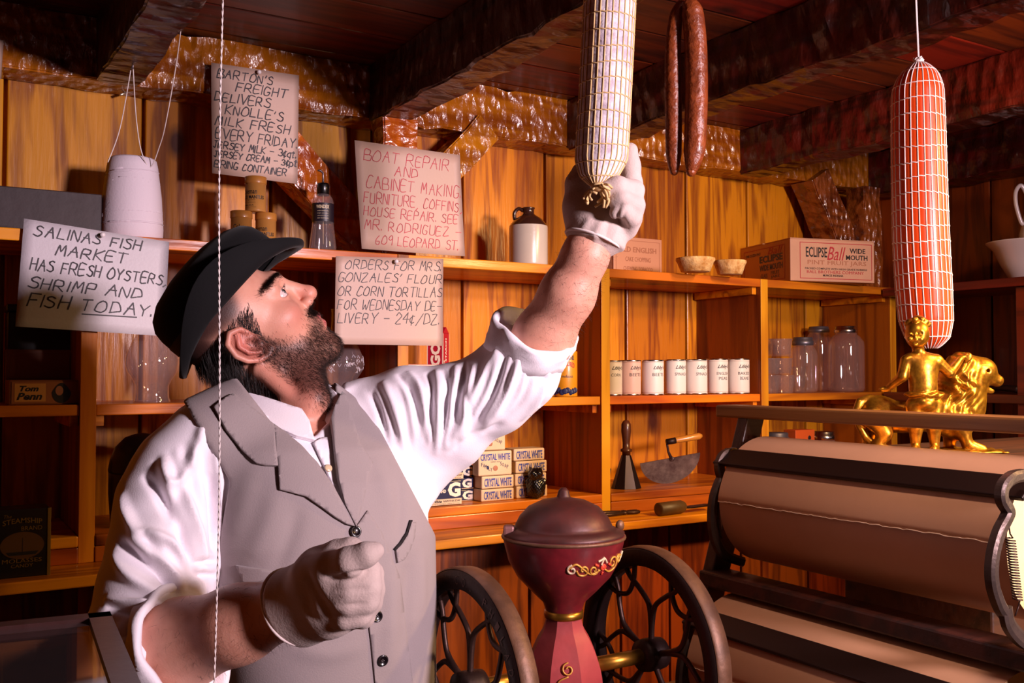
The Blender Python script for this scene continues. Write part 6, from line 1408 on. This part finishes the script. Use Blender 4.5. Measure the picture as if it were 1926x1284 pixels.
hf_, hlv, hu_ = np.array(HF), np.array(HL), np.array(HU); _hu = np.array(head_axes(R(20), R(50), R(-4))[2]); _hc = np.array(cp(472, 592, 1.525)); below = ((BV-_hc) @ _hu) < .012
inhead = (np.linalg.norm(BQ, axis=1) < .2) & below
mouth = np.exp(-(((BQ[:, 2]+.0575)/.0135)**4+(BQ[:, 1]/.027)**4+((BQ[:, 0]-.10)/.022)**4))
P_, N_ = scatter(bm_*np.clip(1.1-np.exp(-((BQ[:, 0]-.05)/.03)**2)*np.clip((BQ[:, 2]+.065)/.03, 0, 1)*.6, .1, 1)*(1-mouth), 15000, 2)
strands('beard', P_, N_, N_*.55-hu_*.75-hf_*.15,   .0085, .00019, HAIRL, .24, 4, 3)
mus = np.exp(-(((BQ[:, 2]+.0395-.10*np.abs(BQ[:, 1]))/.0055)**2+(BQ[:, 1]/.027)**4+((BQ[:, 0]-.10)/.022)**2))
P_, N_ = scatter(mus, 2400, 4); yy = np.sign(hl(P_.astype(np.float32))[:, 1])[:, None]
strands('moustache', P_, N_, N_*.35+hlv*yy*.55-hu_*.65, .0072, .00020, HAIR, .18, 4, 5)
x, y, z = BQ[:, 0], np.abs(BQ[:, 1]), BQ[:, 2]
side = inhead*((x < .028+np.clip(z-.02, -.03, .05)*.35) & (z > .0-.9*np.clip(-x-.022, 0, .1)) & (z < .11) & (x > -.13))*1.0
ear = (np.abs(BQ[:, 1]) > .0735) & (x > -.034) & (x < .016) & (z > -.04) & (z < .042); side = side*(~ear)*((x > .010) | (x < -.020) | (z > .040))
nape = inhead*((x < -.030) & (z < .03) & (z > -.11))*1.0*(~ear)
P_, N_ = scatter(np.clip(side+nape, 0, 1), 9000, 6); q_ = hl(P_.astype(np.float32)); bk = np.clip(-q_[:, 0]/.06+.3, 0, 1)[:, None]
strands('hair', P_, N_, N_*.30-hf_*(.65-.2*bk)-hu_*(.55+.5*bk), .030, .00030, HAIR, .15, 5, 7)
for s in (-1, 1):
    br = inhead*np.exp(-(((BQ[:, 2]-.0455-.10*(np.abs(BQ[:, 1])-.03)+2.6*(np.abs(BQ[:, 1])-.036)**2*10*.5)/.0042)**2+((BQ[:, 1]-s*.036)/.022)**6+((BQ[:, 0]-.09)/.03)**2))
    P_, N_ = scatter(br, 1500, 8+s); strands('eyebrow', P_, N_, N_*.25+hlv*s*.85+hu_*.25, .0080, .00021, HAIR, .10, 3, 9)
    pts = []; 
    for i in range(26):
        a = -1.0+2.0*i/25; p = np.array(hw(.0800+.0152*math.cos(a)*1.0, s*(.0325+.0160*math.sin(a)), .0165+.0048*math.cos(a*1.2))); pts.append(p)
    pts = np.array(pts); strands('eyelashes', pts, np.tile(hf_, (26, 1)), np.tile(hf_*.8+hu_*.5, (26, 1)), .0075, .00022, HAIR, .12, 3, 10)
# forearm hair
for nm, ax_, r_ in (('forearm_hair', FOREL, 1), ('forearm_hair', FORER, 2)):
    A = PJ(ax_); mk = np.exp(-(np.min([np.linalg.norm(BV-(a*(1-t)+b*t), axis=1) for a, b in zip(A[:-1], A[1:]) for t in (0, .5)], axis=0)/.05)**4)*(BV[:, 2] < hc[2]-.02 if r_ == 2 else BV[:, 0] > A[0][0]-.02)
    P_, N_ = scatter(mk, 1100, 20+r_); dv = (A[-1]-A[0]); dv /= np.linalg.norm(dv); strands(nm, P_, N_, N_*.35+dv*.4-np.array([0, 0, .5]), .012, .00013, HAIRL, .35, 3, 21)
# ---- hat
HTF, HTL, HTU = head_axes(R(20), R(50), R(-4)); hc2 = Vector(cp(472, 592, 1.525))+HTU*.036
HATM = plain('hat_felt', '#060507', .85, spec=.25, sheen=.06, bump=.08, bscale=250)
hat = bpy.data.objects.new('bowler_hat', None); COL.objects.link(hat); hat.parent = man; hat.location = hc2-Vector(MO); hat['label'] = 'black felt bowler hat worn tipped back'
MH = Matrix((HTF, HTL, HTU)).transposed().to_4x4()
m = MB(); pr = [(1.0, 0), (1.0, .010), (1.005, .022), (1.0, .034), (.97, .049), (.88, .062), (.70, .073), (.42, .080), (.15, .0825), (.0, .083)]; n = 56
vs = []; fs = []
for k, z in pr:
    for j in range(n): a = 2*PI*j/n; vs.append(MH @ Vector((.1135*k*math.cos(a)-.004, .094*k*math.sin(a), z*1.05)))
fs = [(i*n+j, i*n+(j+1) % n, (i+1)*n+(j+1) % n, (i+1)*n+j) for i in range(len(pr)-1) for j in range(n)]; m.add(vs, fs, smooth=True); cr = m.build('crown', HATM, hat)
m = MB(); vs = []; br = [(0, -.002), (.3, -.003), (.6, .0), (.82, .004), (.95, .0105), (1.0, .0150), (1.01, .0165), (1.0, .0180), (.94, .0140), (.80, .0075), (.55, .0035), (.25, .0025), (0, .004)]
for f, z in br:
    for j in range(n):
        a = 2*PI*j/n; sd = abs(math.sin(a)); ix_, iy = .112, .093; ox, oy = .142, .126
        lift = z+.034*sd**3*max(f, 0)**1.6-.036*(1-sd**2)*min(f, 1)**.8; vs.append(MH @ Vector(((ix_+(ox-ix_)*f)*math.cos(a), (iy+(oy-iy)*f*(1-.35*f))*math.sin(a), lift)))
fs = [(i*n+j, i*n+(j+1) % n, (i+1)*n+(j+1) % n, (i+1)*n+j) for i in range(len(br)-1) for j in range(n)]; m.add(vs, fs, smooth=True); m.build('brim', HATM, hat)
m = MB(); vs = [MH @ Vector((.1150*math.cos(2*PI*j/n)-.004, .0955*math.sin(2*PI*j/n), z)) for z in (.003, .004, .019, .020) for j in range(n)]
m.add(vs, [(i*n+j, i*n+(j+1) % n, (i+1)*n+(j+1) % n, (i+1)*n+j) for i in range(3) for j in range(n)], smooth=True); m.build('hat_band', plain('black_ribbon', '#0a080a', .5, sheen=.1), hat)
# ---- shirt
def cutplane(P, a, b):
    """signed distance to the plane through the viewpoint and two picture points (positive on the right of a->b)."""
    n = ray(*a).cross(ray(*b)).normalized(); return (P-_v(CAM)) @ _v(n)
SHIRT = plain('white_shirt_cotton', '#f2ebf2', .75, bump=.10, bscale=420, sheen=.1)
VEST = plain('grey_waistcoat_cloth', '#968a8a', .8, bump=.14, bscale=500, sheen=.15, mottled=.05, mscale=4)
fdL = (J(1101, 480, 1.46)-J(1022, 634, 1.505)); fdL /= np.linalg.norm(fdL); fdR = (J(450, 1173, 1.20)-J(340, 1212, 1.245)); fdR /= np.linalg.norm(fdR)
CL = J(1000, 642, 1.512); CR_ = J(338, 1215, 1.245)
_up = np.array([cp(560, 640, 1.4)], dtype=np.float32)
h1 = -1 if cutplane(_up, (440, 752), (590, 822))[0] > 0 else 1
h2 = -1 if cutplane(_up, (590, 822), (642, 772))[0] > 0 else 1
h3 = -1 if cutplane(_up, (644, 600), (644, 900))[0] > 0 else 1
def shirtf(P):
    d = torso(P, 0); 
    d = smin(d, sd_cap(P, J(500, 770, 1.47), J(395, 838, 1.42), .055, .066), .03)
    d = smin(d, sd_path(P, PJ([(395, 838, 1.42), (345, 890, 1.40), (320, 950, 1.38), (307, 1050, 1.34), (290, 1120, 1.315)]), [.064, .070, .074, .074, .074], .01), .02)
    low = sd_path(P, PJ([(290, 1120, 1.315), (262, 1210, 1.285), (340, 1214, 1.246)]), [.074, .070, .070], .02)
    d = smin(d, np.maximum(low, (P-CR_) @ _v(fdR)), .010)
    d = smin(d, sd_cap(P, J(640, 792, 1.545), J(708, 808, 1.575), .045, .082), .03)
    d = smin(d, sd_path(P, PJ([(708, 806, 1.575), (775, 787, 1.565), (850, 772, 1.555), (930, 735, 1.54), (972, 705, 1.53)]), [.083, .083, .073, .065, .060], .01), .03)
    up = sd_path(P, PJ([(930, 735, 1.54), (975, 695, 1.527), (1006, 632, 1.508)]), [.066, .063, .055], .015); d = smin(d, np.maximum(up, (P-CL) @ _v(fdL)), .012)
    d = smin(d, sd_cap(P, J(790, 900, 1.56), J(840, 830, 1.56), .035, .05), .04)
    # neck opening
    d = smax(d, -sd_cap(P, NB-np.array([0, 0, .015]), np.array(hw(-.02, 0, -.03)), .075, .085), .004); hole = np.maximum(np.maximum(cutplane(P, (440, 752), (590, 822))*h1, cutplane(P, (590, 822), (642, 772))*h2), np.linalg.norm(P-NB, axis=1)-.15); hole = np.maximum(hole, cutplane(P, (644, 600), (644, 900))*h3)
    return np.maximum(smax(d, -hole, .003), .86-P[:, 2])
lo = np.minimum(allj.min(0), 9)-.16; hi = allj.max(0)+.18; lo[2] = 0.72; hi[2] = 1.60
SV, SF = mesh_sdf(shirtf, lo, hi, .0036); SV = smooth_mesh(SV, SF, 1); SN = normals(SV, SF); SB = bvh_of(SV, SF)
FLD = [  # sleeve on the picture's left
    ([(313, 866), (322, 908)], .010, .006), ([(275, 896), (300, 930), (322, 975)], .009, -.007), ([(300, 880), (330, 940), (340, 985)], .011, .006), ([(365, 870), (340, 905), (318, 915)], .010, .006),
    ([(325, 928), (347, 1022), (366, 1080)], .010, -.009), ([(350, 925), (372, 1000), (384, 1060)], .012, .006), ([(275, 1001), (325, 1022), (361, 1066)], .010, .007), ([(231, 1022), (282, 1066), (329, 1109)], .009, -.008),
    ([(245, 1010), (300, 1052), (345, 1090)], .009, .005), ([(215, 1040), (240, 1080), (290, 1112)], .011, .006), ([(369, 1058), (405, 1055)], .006, -.006), ([(372, 1082), (405, 1082)], .006, -.005), ([(202, 1127), (289, 1138), (376, 1131)], .009, .006),
    ([(205, 1142), (290, 1150), (380, 1142)], .007, -.007), ([(235, 1199), (253, 1167), (290, 1150)], .008, -.007), ([(260, 1240), (300, 1190), (350, 1155)], .011, .006), ([(225, 1180), (245, 1230), (268, 1280)], .010, .006), ([(230, 935), (250, 990), (268, 1010)], .010, .006), ([(385, 800), (370, 850), (350, 880)], .012, .006), ([(405, 850), (415, 930), (412, 1000)], .010, .005), ([(395, 900), (398, 960), (402, 1030)], .008, -.006),
    ] ; FLD2 = [
    ([(700, 738), (720, 790), (735, 860)], .008, -.006), ([(722, 722), (748, 790), (765, 870)], .010, .006), ([(750, 705), (774, 740), (785, 800)], .007, -.006), ([(770, 700), (798, 745), (806, 830)], .009, .006), ([(804, 701), (812, 740), (800, 830)], .007, -.006), ([(820, 698), (828, 745), (820, 850)], .009, .006), ([(834, 700), (842, 740), (829, 835)], .007, -.006),
    ([(874, 682), (864, 735), (843, 828)], .008, -.007), ([(858, 690), (850, 760), (838, 840)], .008, .005), ([(890, 690), (880, 740), (862, 820)], .009, .006), ([(941, 645), (910, 705), (858, 815)], .010, .006), ([(955, 660), (930, 730), (885, 815)], .009, -.006), ([(980, 680), (950, 740), (905, 815)], .011, .006), ([(1005, 701), (1032, 721), (1018, 762)], .009, -.006), ([(1000, 690), (980, 750), (930, 805)], .009, -.005), ([(1030, 690), (1020, 740), (985, 785)], .010, .006), ([(940, 800), (900, 815), (850, 850)], .010, -.005),
    ([(720, 860), (745, 900), (772, 940)], .010, .004), ([(760, 850), (775, 900), (790, 940)], .009, -.005)]
EXTRA = [([(690+k*13+7*math.sin(k*2.1), 735-k*3.2), (712+k*12.5, 775+9*math.sin(k)), (722+k*11.5, 830+14*math.sin(k*1.7))], .0042, .0024*(1 if k % 2 else -1)) for k in range(15)]
EXTRA += [([(930+k*9, 655+k*4), (905+k*11, 735+8*math.sin(k)), (868+k*13, 800-k*4)], .0045, .0026*(1 if k % 2 else -1)) for k in range(8)]
EXTRA += [([(225+k*24, 1012+14*math.sin(k*2)), (250+k*22, 1050+k*3), (290+k*17, 1098+k*2)], .0045, .003*(1 if k % 2 else -1)) for k in range(7)]
EXTRA += [([(290+k*14, 868-k*7), (300+k*15, 915), (320+k*14, 962+k*5)], .0045, .0028*(1 if k % 2 else -1)) for k in range(7)]
SV = folds(SV, SN, SB, [(p, w*.66, a*2.0) for p, w, a in FLD]+[(p, w*.62, a*1.05) for p, w, a in FLD2]+EXTRA); 
rgn = np.sin(SV[:, 0]*61+np.sin(SV[:, 2]*47)*1.7)*np.sin(SV[:, 2]*53+SV[:, 1]*39)*.0012; SV = SV+normals(SV, SF)*rgn[:, None]
SV = smooth_mesh(SV, SF, 1, .25); shirt = npobj('shirt', SV-MO, SF, SHIRT, man); SB = bvh_of(SV, SF)
def cuff(name, c, ax, r, h, seed, flare=.012, parent=shirt):
    """a rolled shirt cuff: soft thick band round the arm."""
    ax = Vector([float(q) for q in ax]); c = Vector([float(q) for q in c]); u = ax.cross(FH).normalized(); v = ax.cross(u); n = 72; rg = random.Random(seed); ph = [rg.uniform(0, 6.3) for _ in range(6)]; prof = [(-.5, 0), (-.46, .006), (-.2, .0085), (.1, .0075), (.36, .009), (.5, .006), (.52, .001), (.44, -.004), (.1, -.006), (-.4, -.006)]; vs = []
    for t, o in prof:
        for j in range(n):
            a = 2*PI*j/n; w = .0030*math.sin(3*a+ph[0]+t*2)+.0022*math.sin(5*a+ph[1]-t*4)+.0015*math.sin(9*a+ph[2]+t*7); sk = .010*math.sin(a+ph[3])
            vs.append(c+ax*(t*h+sk+.003*math.sin(4*a+ph[4]))+(u*math.cos(a)+v*math.sin(a))*(r+o+w+flare*(t+.5))-Vector(MO))
    k = len(prof); fs = [(i*n+j, i*n+(j+1) % n, ((i+1) % k)*n+(j+1) % n, ((i+1) % k)*n+j) for i in range(k) for j in range(n)]
    m = MB(); m.add(vs, fs, smooth=True); return m.build(name, SHIRT, parent, merge=False)
cuff('rolled_cuff', CL-_v(fdL)*.002, fdL, .0555, .046, 3, .006); cuff('rolled_cuff', CR_-_v(fdR)*.006, fdR, .066, .040, 5, .008)
# ---- waistcoat
sgn = 1 if cutplane(np.array([cp(600, 1000, 1.4)], dtype=np.float32), (692, 764), (799, 966))[0] < 0 else -1
s1 = 1 if cutplane(np.array([cp(600, 900, 1.4)], dtype=np.float32), (470, 742), (668, 996))[0] > 0 else -1
s2 = 1 if cutplane(np.array([cp(500, 900, 1.4)], dtype=np.float32), (630, 730), (668, 996))[0] < 0 else -1
def vest0(P):
    d = torso(P, .0105); d = smin(d, sd_cap(P, J(500, 770, 1.47), J(395, 838, 1.42), .066, .077), .03)
    return smin(d, sd_cap(P, J(640, 792, 1.545), J(708, 808, 1.575), .055, .0915), .03)
def vest_sd(P):
    d = np.maximum(vest0(P), .80+.03*np.sin(P[:, 0]*9)-P[:, 2])
    d = smax(d, cutplane(P, (606, 700), (692, 764))*sgn, .002); d = smax(d, cutplane(P, (692, 764), (799, 968))*sgn, .002)
    d = smax(d, np.minimum(-cutplane(P, (370, 798), (432, 905))*s3, -cutplane(P, (432, 905), (412, 1020))*s4), .002)
    front = (P-np.array([_x[4], _y[4], 0], dtype=np.float32)) @ _v(TN)
    v = np.maximum(-(cutplane(P, (470, 742), (668, 996))*s1), cutplane(P, (630, 730), (668, 996))*s2); v = np.maximum(v, -front-.035)
    d = smax(d, -v, .002)
    d = smax(d, -sd_cap(P, NB-np.array([0, 0, .02]), np.array(hw(-.02, 0, -.02)), .086, .090), .003)
    return d
one = lambda x, y: np.array([cp(x, y, 1.4)], dtype=np.float32)
s3 = 1 if cutplane(one(600, 850), (370, 798), (432, 905))[0] > 0 else -1
s4 = 1 if cutplane(one(600, 950), (432, 905), (412, 1020))[0] > 0 else -1
U0, UF0 = mesh_sdf(vest0, lo, hi, .005); VB0 = bvh_of(smooth_mesh(U0, UF0, 2), UF0)
VV, VF = mesh_sdf(vest_sd, lo, hi, .0036); VV = smooth_mesh(VV, VF, 1); VN = normals(VV, VF); VB = bvh_of(VV, VF)
VV = folds(VV, VN, VB, [([(520, 930), (500, 990), (470, 1050)], .016, .0035), ([(560, 960), (545, 1010), (520, 1070)], .012, -.003), ([(470, 900), (455, 960), (440, 1010)], .016, .003), ([(700, 860), (720, 900), (735, 950)], .014, .003), ([(748, 900), (752, 960), (748, 1010)], .010, -.003),
    ([(770, 1060), (765, 1130), (760, 1220)], .014, -.006), ([(735, 1080), (735, 1150), (730, 1250)], .014, .005), ([(795, 1050), (795, 1150)], .012, .003), ([(560, 1220), (620, 1230), (680, 1215)], .014, .003)])
vest = npobj('waistcoat', VV-MO, VF, VEST, man); VB = bvh_of(VV, VF)
PK = dict(parent=vest, loc=tuple(MO))
patch('lapel', [(513, 800), (523, 878), (526, 922), (545, 926), (575, 934), (602, 953), (630, 974), (650, 986), (664, 990), (660, 978), (643, 948), (626, 917), (594, 871), (566, 842), (533, 814), (513, 800)], VB0, VEST, off=.002, th=.004, step=8, **PK)
patch('collar_flap', [(440, 744), (424, 752), (402, 768), (424, 810), (455, 848), (484, 873), (500, 877), (523, 878), (514, 801), (480, 774), (450, 752)], VB0, VEST, off=.0022, th=.004, step=8, **PK)
patch('lapel', [(640, 742), (627, 768), (620, 792), (624, 822), (628, 860), (634, 905), (646, 950), (666, 991), (677, 950), (690, 898), (697, 874), (674, 838), (660, 792), (648, 748)], VB0, VEST, off=.002, th=.006, step=8, **PK)
patch('front_overlap', [(668, 992), (677, 1060), (687, 1130), (697, 1210), (706, 1300), (776, 1300), (762, 1180), (748, 1080), (716, 1000), (690, 960)], VB, VEST, off=.0004, th=.0026, step=9, **PK)
patch('pocket_welt', [(742, 1034), (752, 1024), (764, 1006), (771, 982), (779, 982), (777, 1010), (768, 1034), (757, 1052), (745, 1058)], VB, VEST, off=.001, th=.003, step=6, **PK)
patch('pocket_welt', [(446, 1062), (500, 1070), (545, 1078), (545, 1094), (505, 1090), (462, 1096)], VB, VEST, off=.001, th=.003, step=7, **PK)
SLIT = plain('pocket_shade', '#1a1214', .9)  # near-black colour for the shade inside the pocket
patch('pocket_shade_patch', [(739, 1032), (750, 1020), (762, 1002), (769, 978), (774, 978), (768, 1006), (756, 1026), (744, 1037)], VB, SLIT, off=.001, th=.0016, step=6, **PK)  # dark patch laid on the cloth as painted shade of the pocket mouth
BTN = plain('black_button', '#120c10', .25, coat=.6)
for px, py in ((667, 1000), (707, 1158), (718, 1240)):
    l, n = hit(VB, px, py); n = n if n.dot(ray(px, py)) < 0 else -n; M = frame(l+n*.0030-Vector(MO), n.cross(ZV), ZV.cross(n).cross(n)*-1); M = frame(l+n*.0030-Vector(MO), n.orthogonal(), n.cross(n.orthogonal()))
    m = MB(); m.lathe([(.0082, 0), (.0084, .0010), (.0078, .0026), (.0058, .0022), (.0050, .0014), (.0003, .0012)], 24, M); b_ = m.build('button', BTN, vest)
    m = MB(); 
    for a in range(4): m.ball(M @ Vector((.0016*math.cos(PI/4+a*PI/2), .0016*math.sin(PI/4+a*PI/2), .0014)), .0006, 4)
    m.build('button_thread', VEST, b_)
# shirt front: collar band, placket, stud
PS = dict(parent=shirt, loc=tuple(MO))
CB = bvh_of(np.concatenate([SV, BV]), np.concatenate([SF, BF+len(SV)]))
def guide(P): return smin(sd_cap(P, NB-np.array([0, 0, .05]), np.array(hw(-.025, 0, -.03)), .082, .066), torso(P, .002), .03)
G0, GF = mesh_sdf(guide, NB-.16, NB+.16, .005); GB = bvh_of(smooth_mesh(G0, GF, 2), GF)
patch('collar_band', [(432, 730), (468, 740), (512, 755), (546, 767), (566, 773), (580, 795), (590, 832), (556, 824), (516, 806), (476, 784), (440, 768)], GB, SHIRT, off=.002, th=.004, step=7, **PS)
m = MB(); _top = [(598, 712, 1.525), (612, 720, 1.515), (624, 730, 1.503), (633, 744, 1.488), (636, 758, 1.474)]; _bot = [(604, 772, 1.480), (608, 784, 1.468), (614, 796, 1.456), (618, 806, 1.446), (620, 814, 1.438)]
_t = cat_rom([cp(*q) for q in _top], 4); _b = cat_rom([cp(*q) for q in _bot], 4); _k = len(_t); _vs = []
for _o in (0, .003):
    for _f in (0, .33, .66, 1):
        for a_, b_ in zip(_t, _b): _vs.append(a_.lerp(b_, _f)-Vector(MO)+(FH*.3+RH*.95)*_o+RH*.003*math.sin(PI*_f))
_S = 4*_k; _fs = [(r*_k+i, r*_k+i+1, (r+1)*_k+i+1, (r+1)*_k+i) for r in range(3) for i in range(_k-1)]; _fs += [tuple(_S+q for q in reversed(f)) for f in _fs]
_fs += [(i, _S+i, _S+i+1, i+1) for i in range(_k-1)]+[(3*_k+i, 3*_k+i+1, _S+3*_k+i+1, _S+3*_k+i) for i in range(_k-1)]+[(r*_k, (r+1)*_k, _S+(r+1)*_k, _S+r*_k) for r in range(3)]+[(r*_k+_k-1, _S+r*_k+_k-1, _S+(r+1)*_k+_k-1, (r+1)*_k+_k-1) for r in range(3)]
m.add(_vs, _fs, smooth=False); m.build('collar_band', SHIRT, shirt)
patch('placket', [(588, 836), (604, 826), (621, 826), (630, 862), (637, 906), (650, 960), (640, 948), (622, 910), (602, 866)], CB, SHIRT, off=.003, th=.002, step=7, **PS)
for px, py in ((557, 776), (614, 884)):
    q = hit(CB, px, py)
    if q: l, n = q; n = n if n.dot(ray(px, py)) < 0 else -n; m = MB(); m.lathe([(.0055, 0), (.0058, .001), (.005, .002), (.0003, .0016)], 20, frame(l+n*.0068-Vector(MO), n.orthogonal(), n.cross(n.orthogonal()))); m.build('shirt_button', plain('pearl_button', '#d8c09a', .3, coat=.4) if 'pearl_button' not in MATS else MATS['pearl_button'], shirt)
# ---- gloves
GLOVE = plain('cotton_glove', '#cbb6ae', .85, bump=.18, bscale=350, mottled=.14, mscale=22, sheen=.1)
def gl_up(P):
    s = lambda pts, rs, k=.008: sd_path(P, PJ(pts), rs, k)
    d = s([(1112, 440, 1.462), (1106, 400, 1.474), (1100, 368, 1.482)], [.033, .034, .026]); d = smin(d, s([(1136, 440, 1.462), (1152, 405, 1.472), (1166, 372, 1.474)], [.034, .034, .027]), .02)
    d = smin(d, s([(1092, 428, 1.468), (1083, 385, 1.470), (1083, 345, 1.470), (1090, 322, 1.470)], [.020, .0175, .015, .012]), .012)
    d = smin(d, s([(1180, 388, 1.468), (1188, 345, 1.462)], [.0175, .0165]), .010); d = smin(d, s([(1188, 345, 1.462), (1186, 312, 1.457), (1186, 282, 1.452)], [.0160, .0138, .0108]), .004)
    d = smin(d, s([(1185, 392, 1.465), (1192, 358, 1.432)], [.017, .0155]), .010); d = smin(d, s([(1192, 358, 1.432), (1162, 350, 1.404), (1142, 354, 1.402)], [.0155, .0135, .0112]), .004)
    d = smin(d, s([(1188, 412, 1.46), (1194, 386, 1.425)], [.016, .0148]), .010); d = smin(d, s([(1194, 386, 1.425), (1168, 372, 1.402), (1154, 376, 1.404)], [.0148, .0128, .0105]), .004)
    d = smin(d, s([(1180, 432, 1.458), (1188, 408, 1.428)], [.0145, .0135]), .010); d = smin(d, s([(1188, 408, 1.428), (1170, 396, 1.408), (1158, 400, 1.410)], [.0135, .0115, .0095]), .004)
    cf = sd_cap(P, J(1119, 462, 1.461), J(1122, 425, 1.463), .043, .036); ax = J(1122, 425, 1.463)-J(1116, 468, 1.461); ax /= np.linalg.norm(ax); n2 = ax+.28*np.array(RH); 
    cf = smax(cf, -((P-J(1116, 452, 1.461)) @ _v(ax/np.linalg.norm(ax)))-.18*((P-J(1116, 452, 1.461)) @ _v(RH)), .003); d = smin(d, cf, .012)
    return d
def glove(name, f, lo, hi, fl):
    V, F = mesh_sdf(f, lo, hi, .0020); V = smooth_mesh(V, F, 1); V = folds(V, normals(V, F), bvh_of(V, F), fl); V = smooth_mesh(V, F, 1, .3); return npobj(name, V-MO, F, GLOVE, man), bvh_of(V, F)
c = J(1130, 380, 1.45)
gu, GU = glove('glove', gl_up, c-.13, c+.13, [([(1168, 385), (1160, 405), (1166, 420)], .004, -.003), ([(1180, 395), (1172, 412), (1178, 428)], .004, -.003), ([(1110, 410), (1100, 425), (1092, 432)], .006, .002), ([(1135, 415), (1120, 440), (1118, 460)], .006, .0025), ([(1150, 410), (1142, 432), (1140, 455)], .005, -.002), ([(1165, 420), (1158, 440), (1152, 455)], .005, .002)])
def gl_lo(P):
    s = lambda pts, rs, k=.008: sd_path(P, PJ(pts), rs, k)
    d = s([(572, 1118, 1.165), (610, 1090, 1.145), (642, 1075, 1.13)], [.034, .036, .030]); d = smin(d, s([(582, 1152, 1.155), (622, 1135, 1.135), (658, 1130, 1.12)], [.036, .038, .028]), .02)
    d = smin(d, s([(618, 1088, 1.108), (658, 1080, 1.096), (686, 1074, 1.098), (695, 1080, 1.125), (660, 1084, 1.14)], [.020, .0175, .0165, .015, .013]), .006)
    d = smin(d, s([(620, 1114, 1.104), (660, 1107, 1.090), (688, 1102, 1.092), (697, 1108, 1.12), (660, 1112, 1.14)], [.020, .0175, .0165, .015, .013]), .005)
    d = smin(d, s([(618, 1134, 1.106), (658, 1129, 1.092), (686, 1126, 1.094), (694, 1132, 1.12), (660, 1138, 1.138)], [.019, .0165, .0155, .014, .013]), .005)
    d = smin(d, s([(616, 1160, 1.115), (648, 1157, 1.100), (674, 1153, 1.102), (682, 1158, 1.122), (655, 1162, 1.138)], [.017, .0145, .0138, .013, .012]), .005)
    d = smin(d, s([(588, 1084, 1.125), (622, 1066, 1.098)], [.024, .0190]), .014); d = smin(d, s([(622, 1066, 1.098), (658, 1056, 1.078), (690, 1042, 1.074), (707, 1035, 1.077)], [.0180, .0158, .0128, .0092]), .003)
    d = smin(d, s([(600, 1062, 1.145), (636, 1042, 1.132), (660, 1034, 1.126), (676, 1040, 1.120)], [.020, .0160, .0135, .012]), .010)
    ax = J(600, 1110, 1.14)-J(555, 1138, 1.165); ax /= np.linalg.norm(ax); cf = sd_cap(P, J(555, 1140, 1.166), J(590, 1122, 1.152), .047, .040); cf = smax(cf, -((P-J(557, 1140, 1.166)) @ _v(ax)), .003); d = smin(d, cf, .014)
    return d
c = J(630, 1105, 1.13)
gl, GLB = glove('glove', gl_lo, c-.12, c+.12, [([(640, 1082), (670, 1076), (694, 1072)], .003, -.0022), ([(636, 1112), (668, 1108), (692, 1106)], .003, -.0022), ([(636, 1140), (664, 1137), (686, 1135)], .003, -.002), ([(575, 1075), (592, 1110), (625, 1165)], .007, -.003), ([(590, 1070), (610, 1110), (640, 1150)], .009, .002), ([(612, 1082), (630, 1086), (650, 1080)], .004, -.002)])
def hem(c, ax, r, parent, seed):
    ax = Vector([float(q) for q in ax]).normalized(); u = ax.orthogonal().normalized(); v = ax.cross(u); m = MB(); c = Vector([float(q) for q in c])-Vector(MO)
    m.tube([c+(u*math.cos(a)+v*math.sin(a))*(r+.0012*math.sin(3*a+seed))+ax*.002*math.sin(2*a+seed) for a in [2*PI*i/48 for i in range(48)]], .0022, 6, closed=True); m.build('glove_hem', plain('glove_hem_white', '#e8d8d4', .8) if 'glove_hem_white' not in MATS else MATS['glove_hem_white'], parent)
ax = J(600, 1110, 1.14)-J(555, 1138, 1.165); hem(J(556, 1140, 1.166), ax, .0465, gl, 1)
ax = J(1122, 425, 1.463)-J(1116, 468, 1.461); ax = ax/np.linalg.norm(ax)+.18*np.array(RH); hem(J(1117, 451, 1.461), ax, .0425, gu, 2)
# ---- trousers and shoes
def trf(P):
    d = np.maximum(torso(P, -.003), P[:, 2]-1.02)
    for s in (-1, 1): d = smin(d, sd_path(P, [LEG[s][0], LEG[s][1], LEG[s][2]+np.array([0, 0, .01])], [.100, .082, .066]), .03)
    return d
V, F = mesh_sdf(trf, HIP-np.array([.30, .30, .86]), HIP+np.array([.30, .30, .22]), .008); npobj('trousers', smooth_mesh(V, F, 2)-MO, F, plain('dark_trousers', '#2a2422', .85), man)
for s in (-1, 1):
    a = LEG[s][2]; e = a+tn*.15; e[2] = .034
    sf = lambda P: np.maximum(smin(sd_cap(P, a-np.array([0, 0, .02]), e, .048, .036), sd_cap(P, a, a+np.array([0, 0, .05]), .047, .046), .02), .001-P[:, 2])
    V, F = mesh_sdf(sf, np.minimum(a, e)-.08, np.maximum(a, e)+.08, .006); npobj('shoe', smooth_mesh(V, F, 1)-MO, F, BLACKP, man)
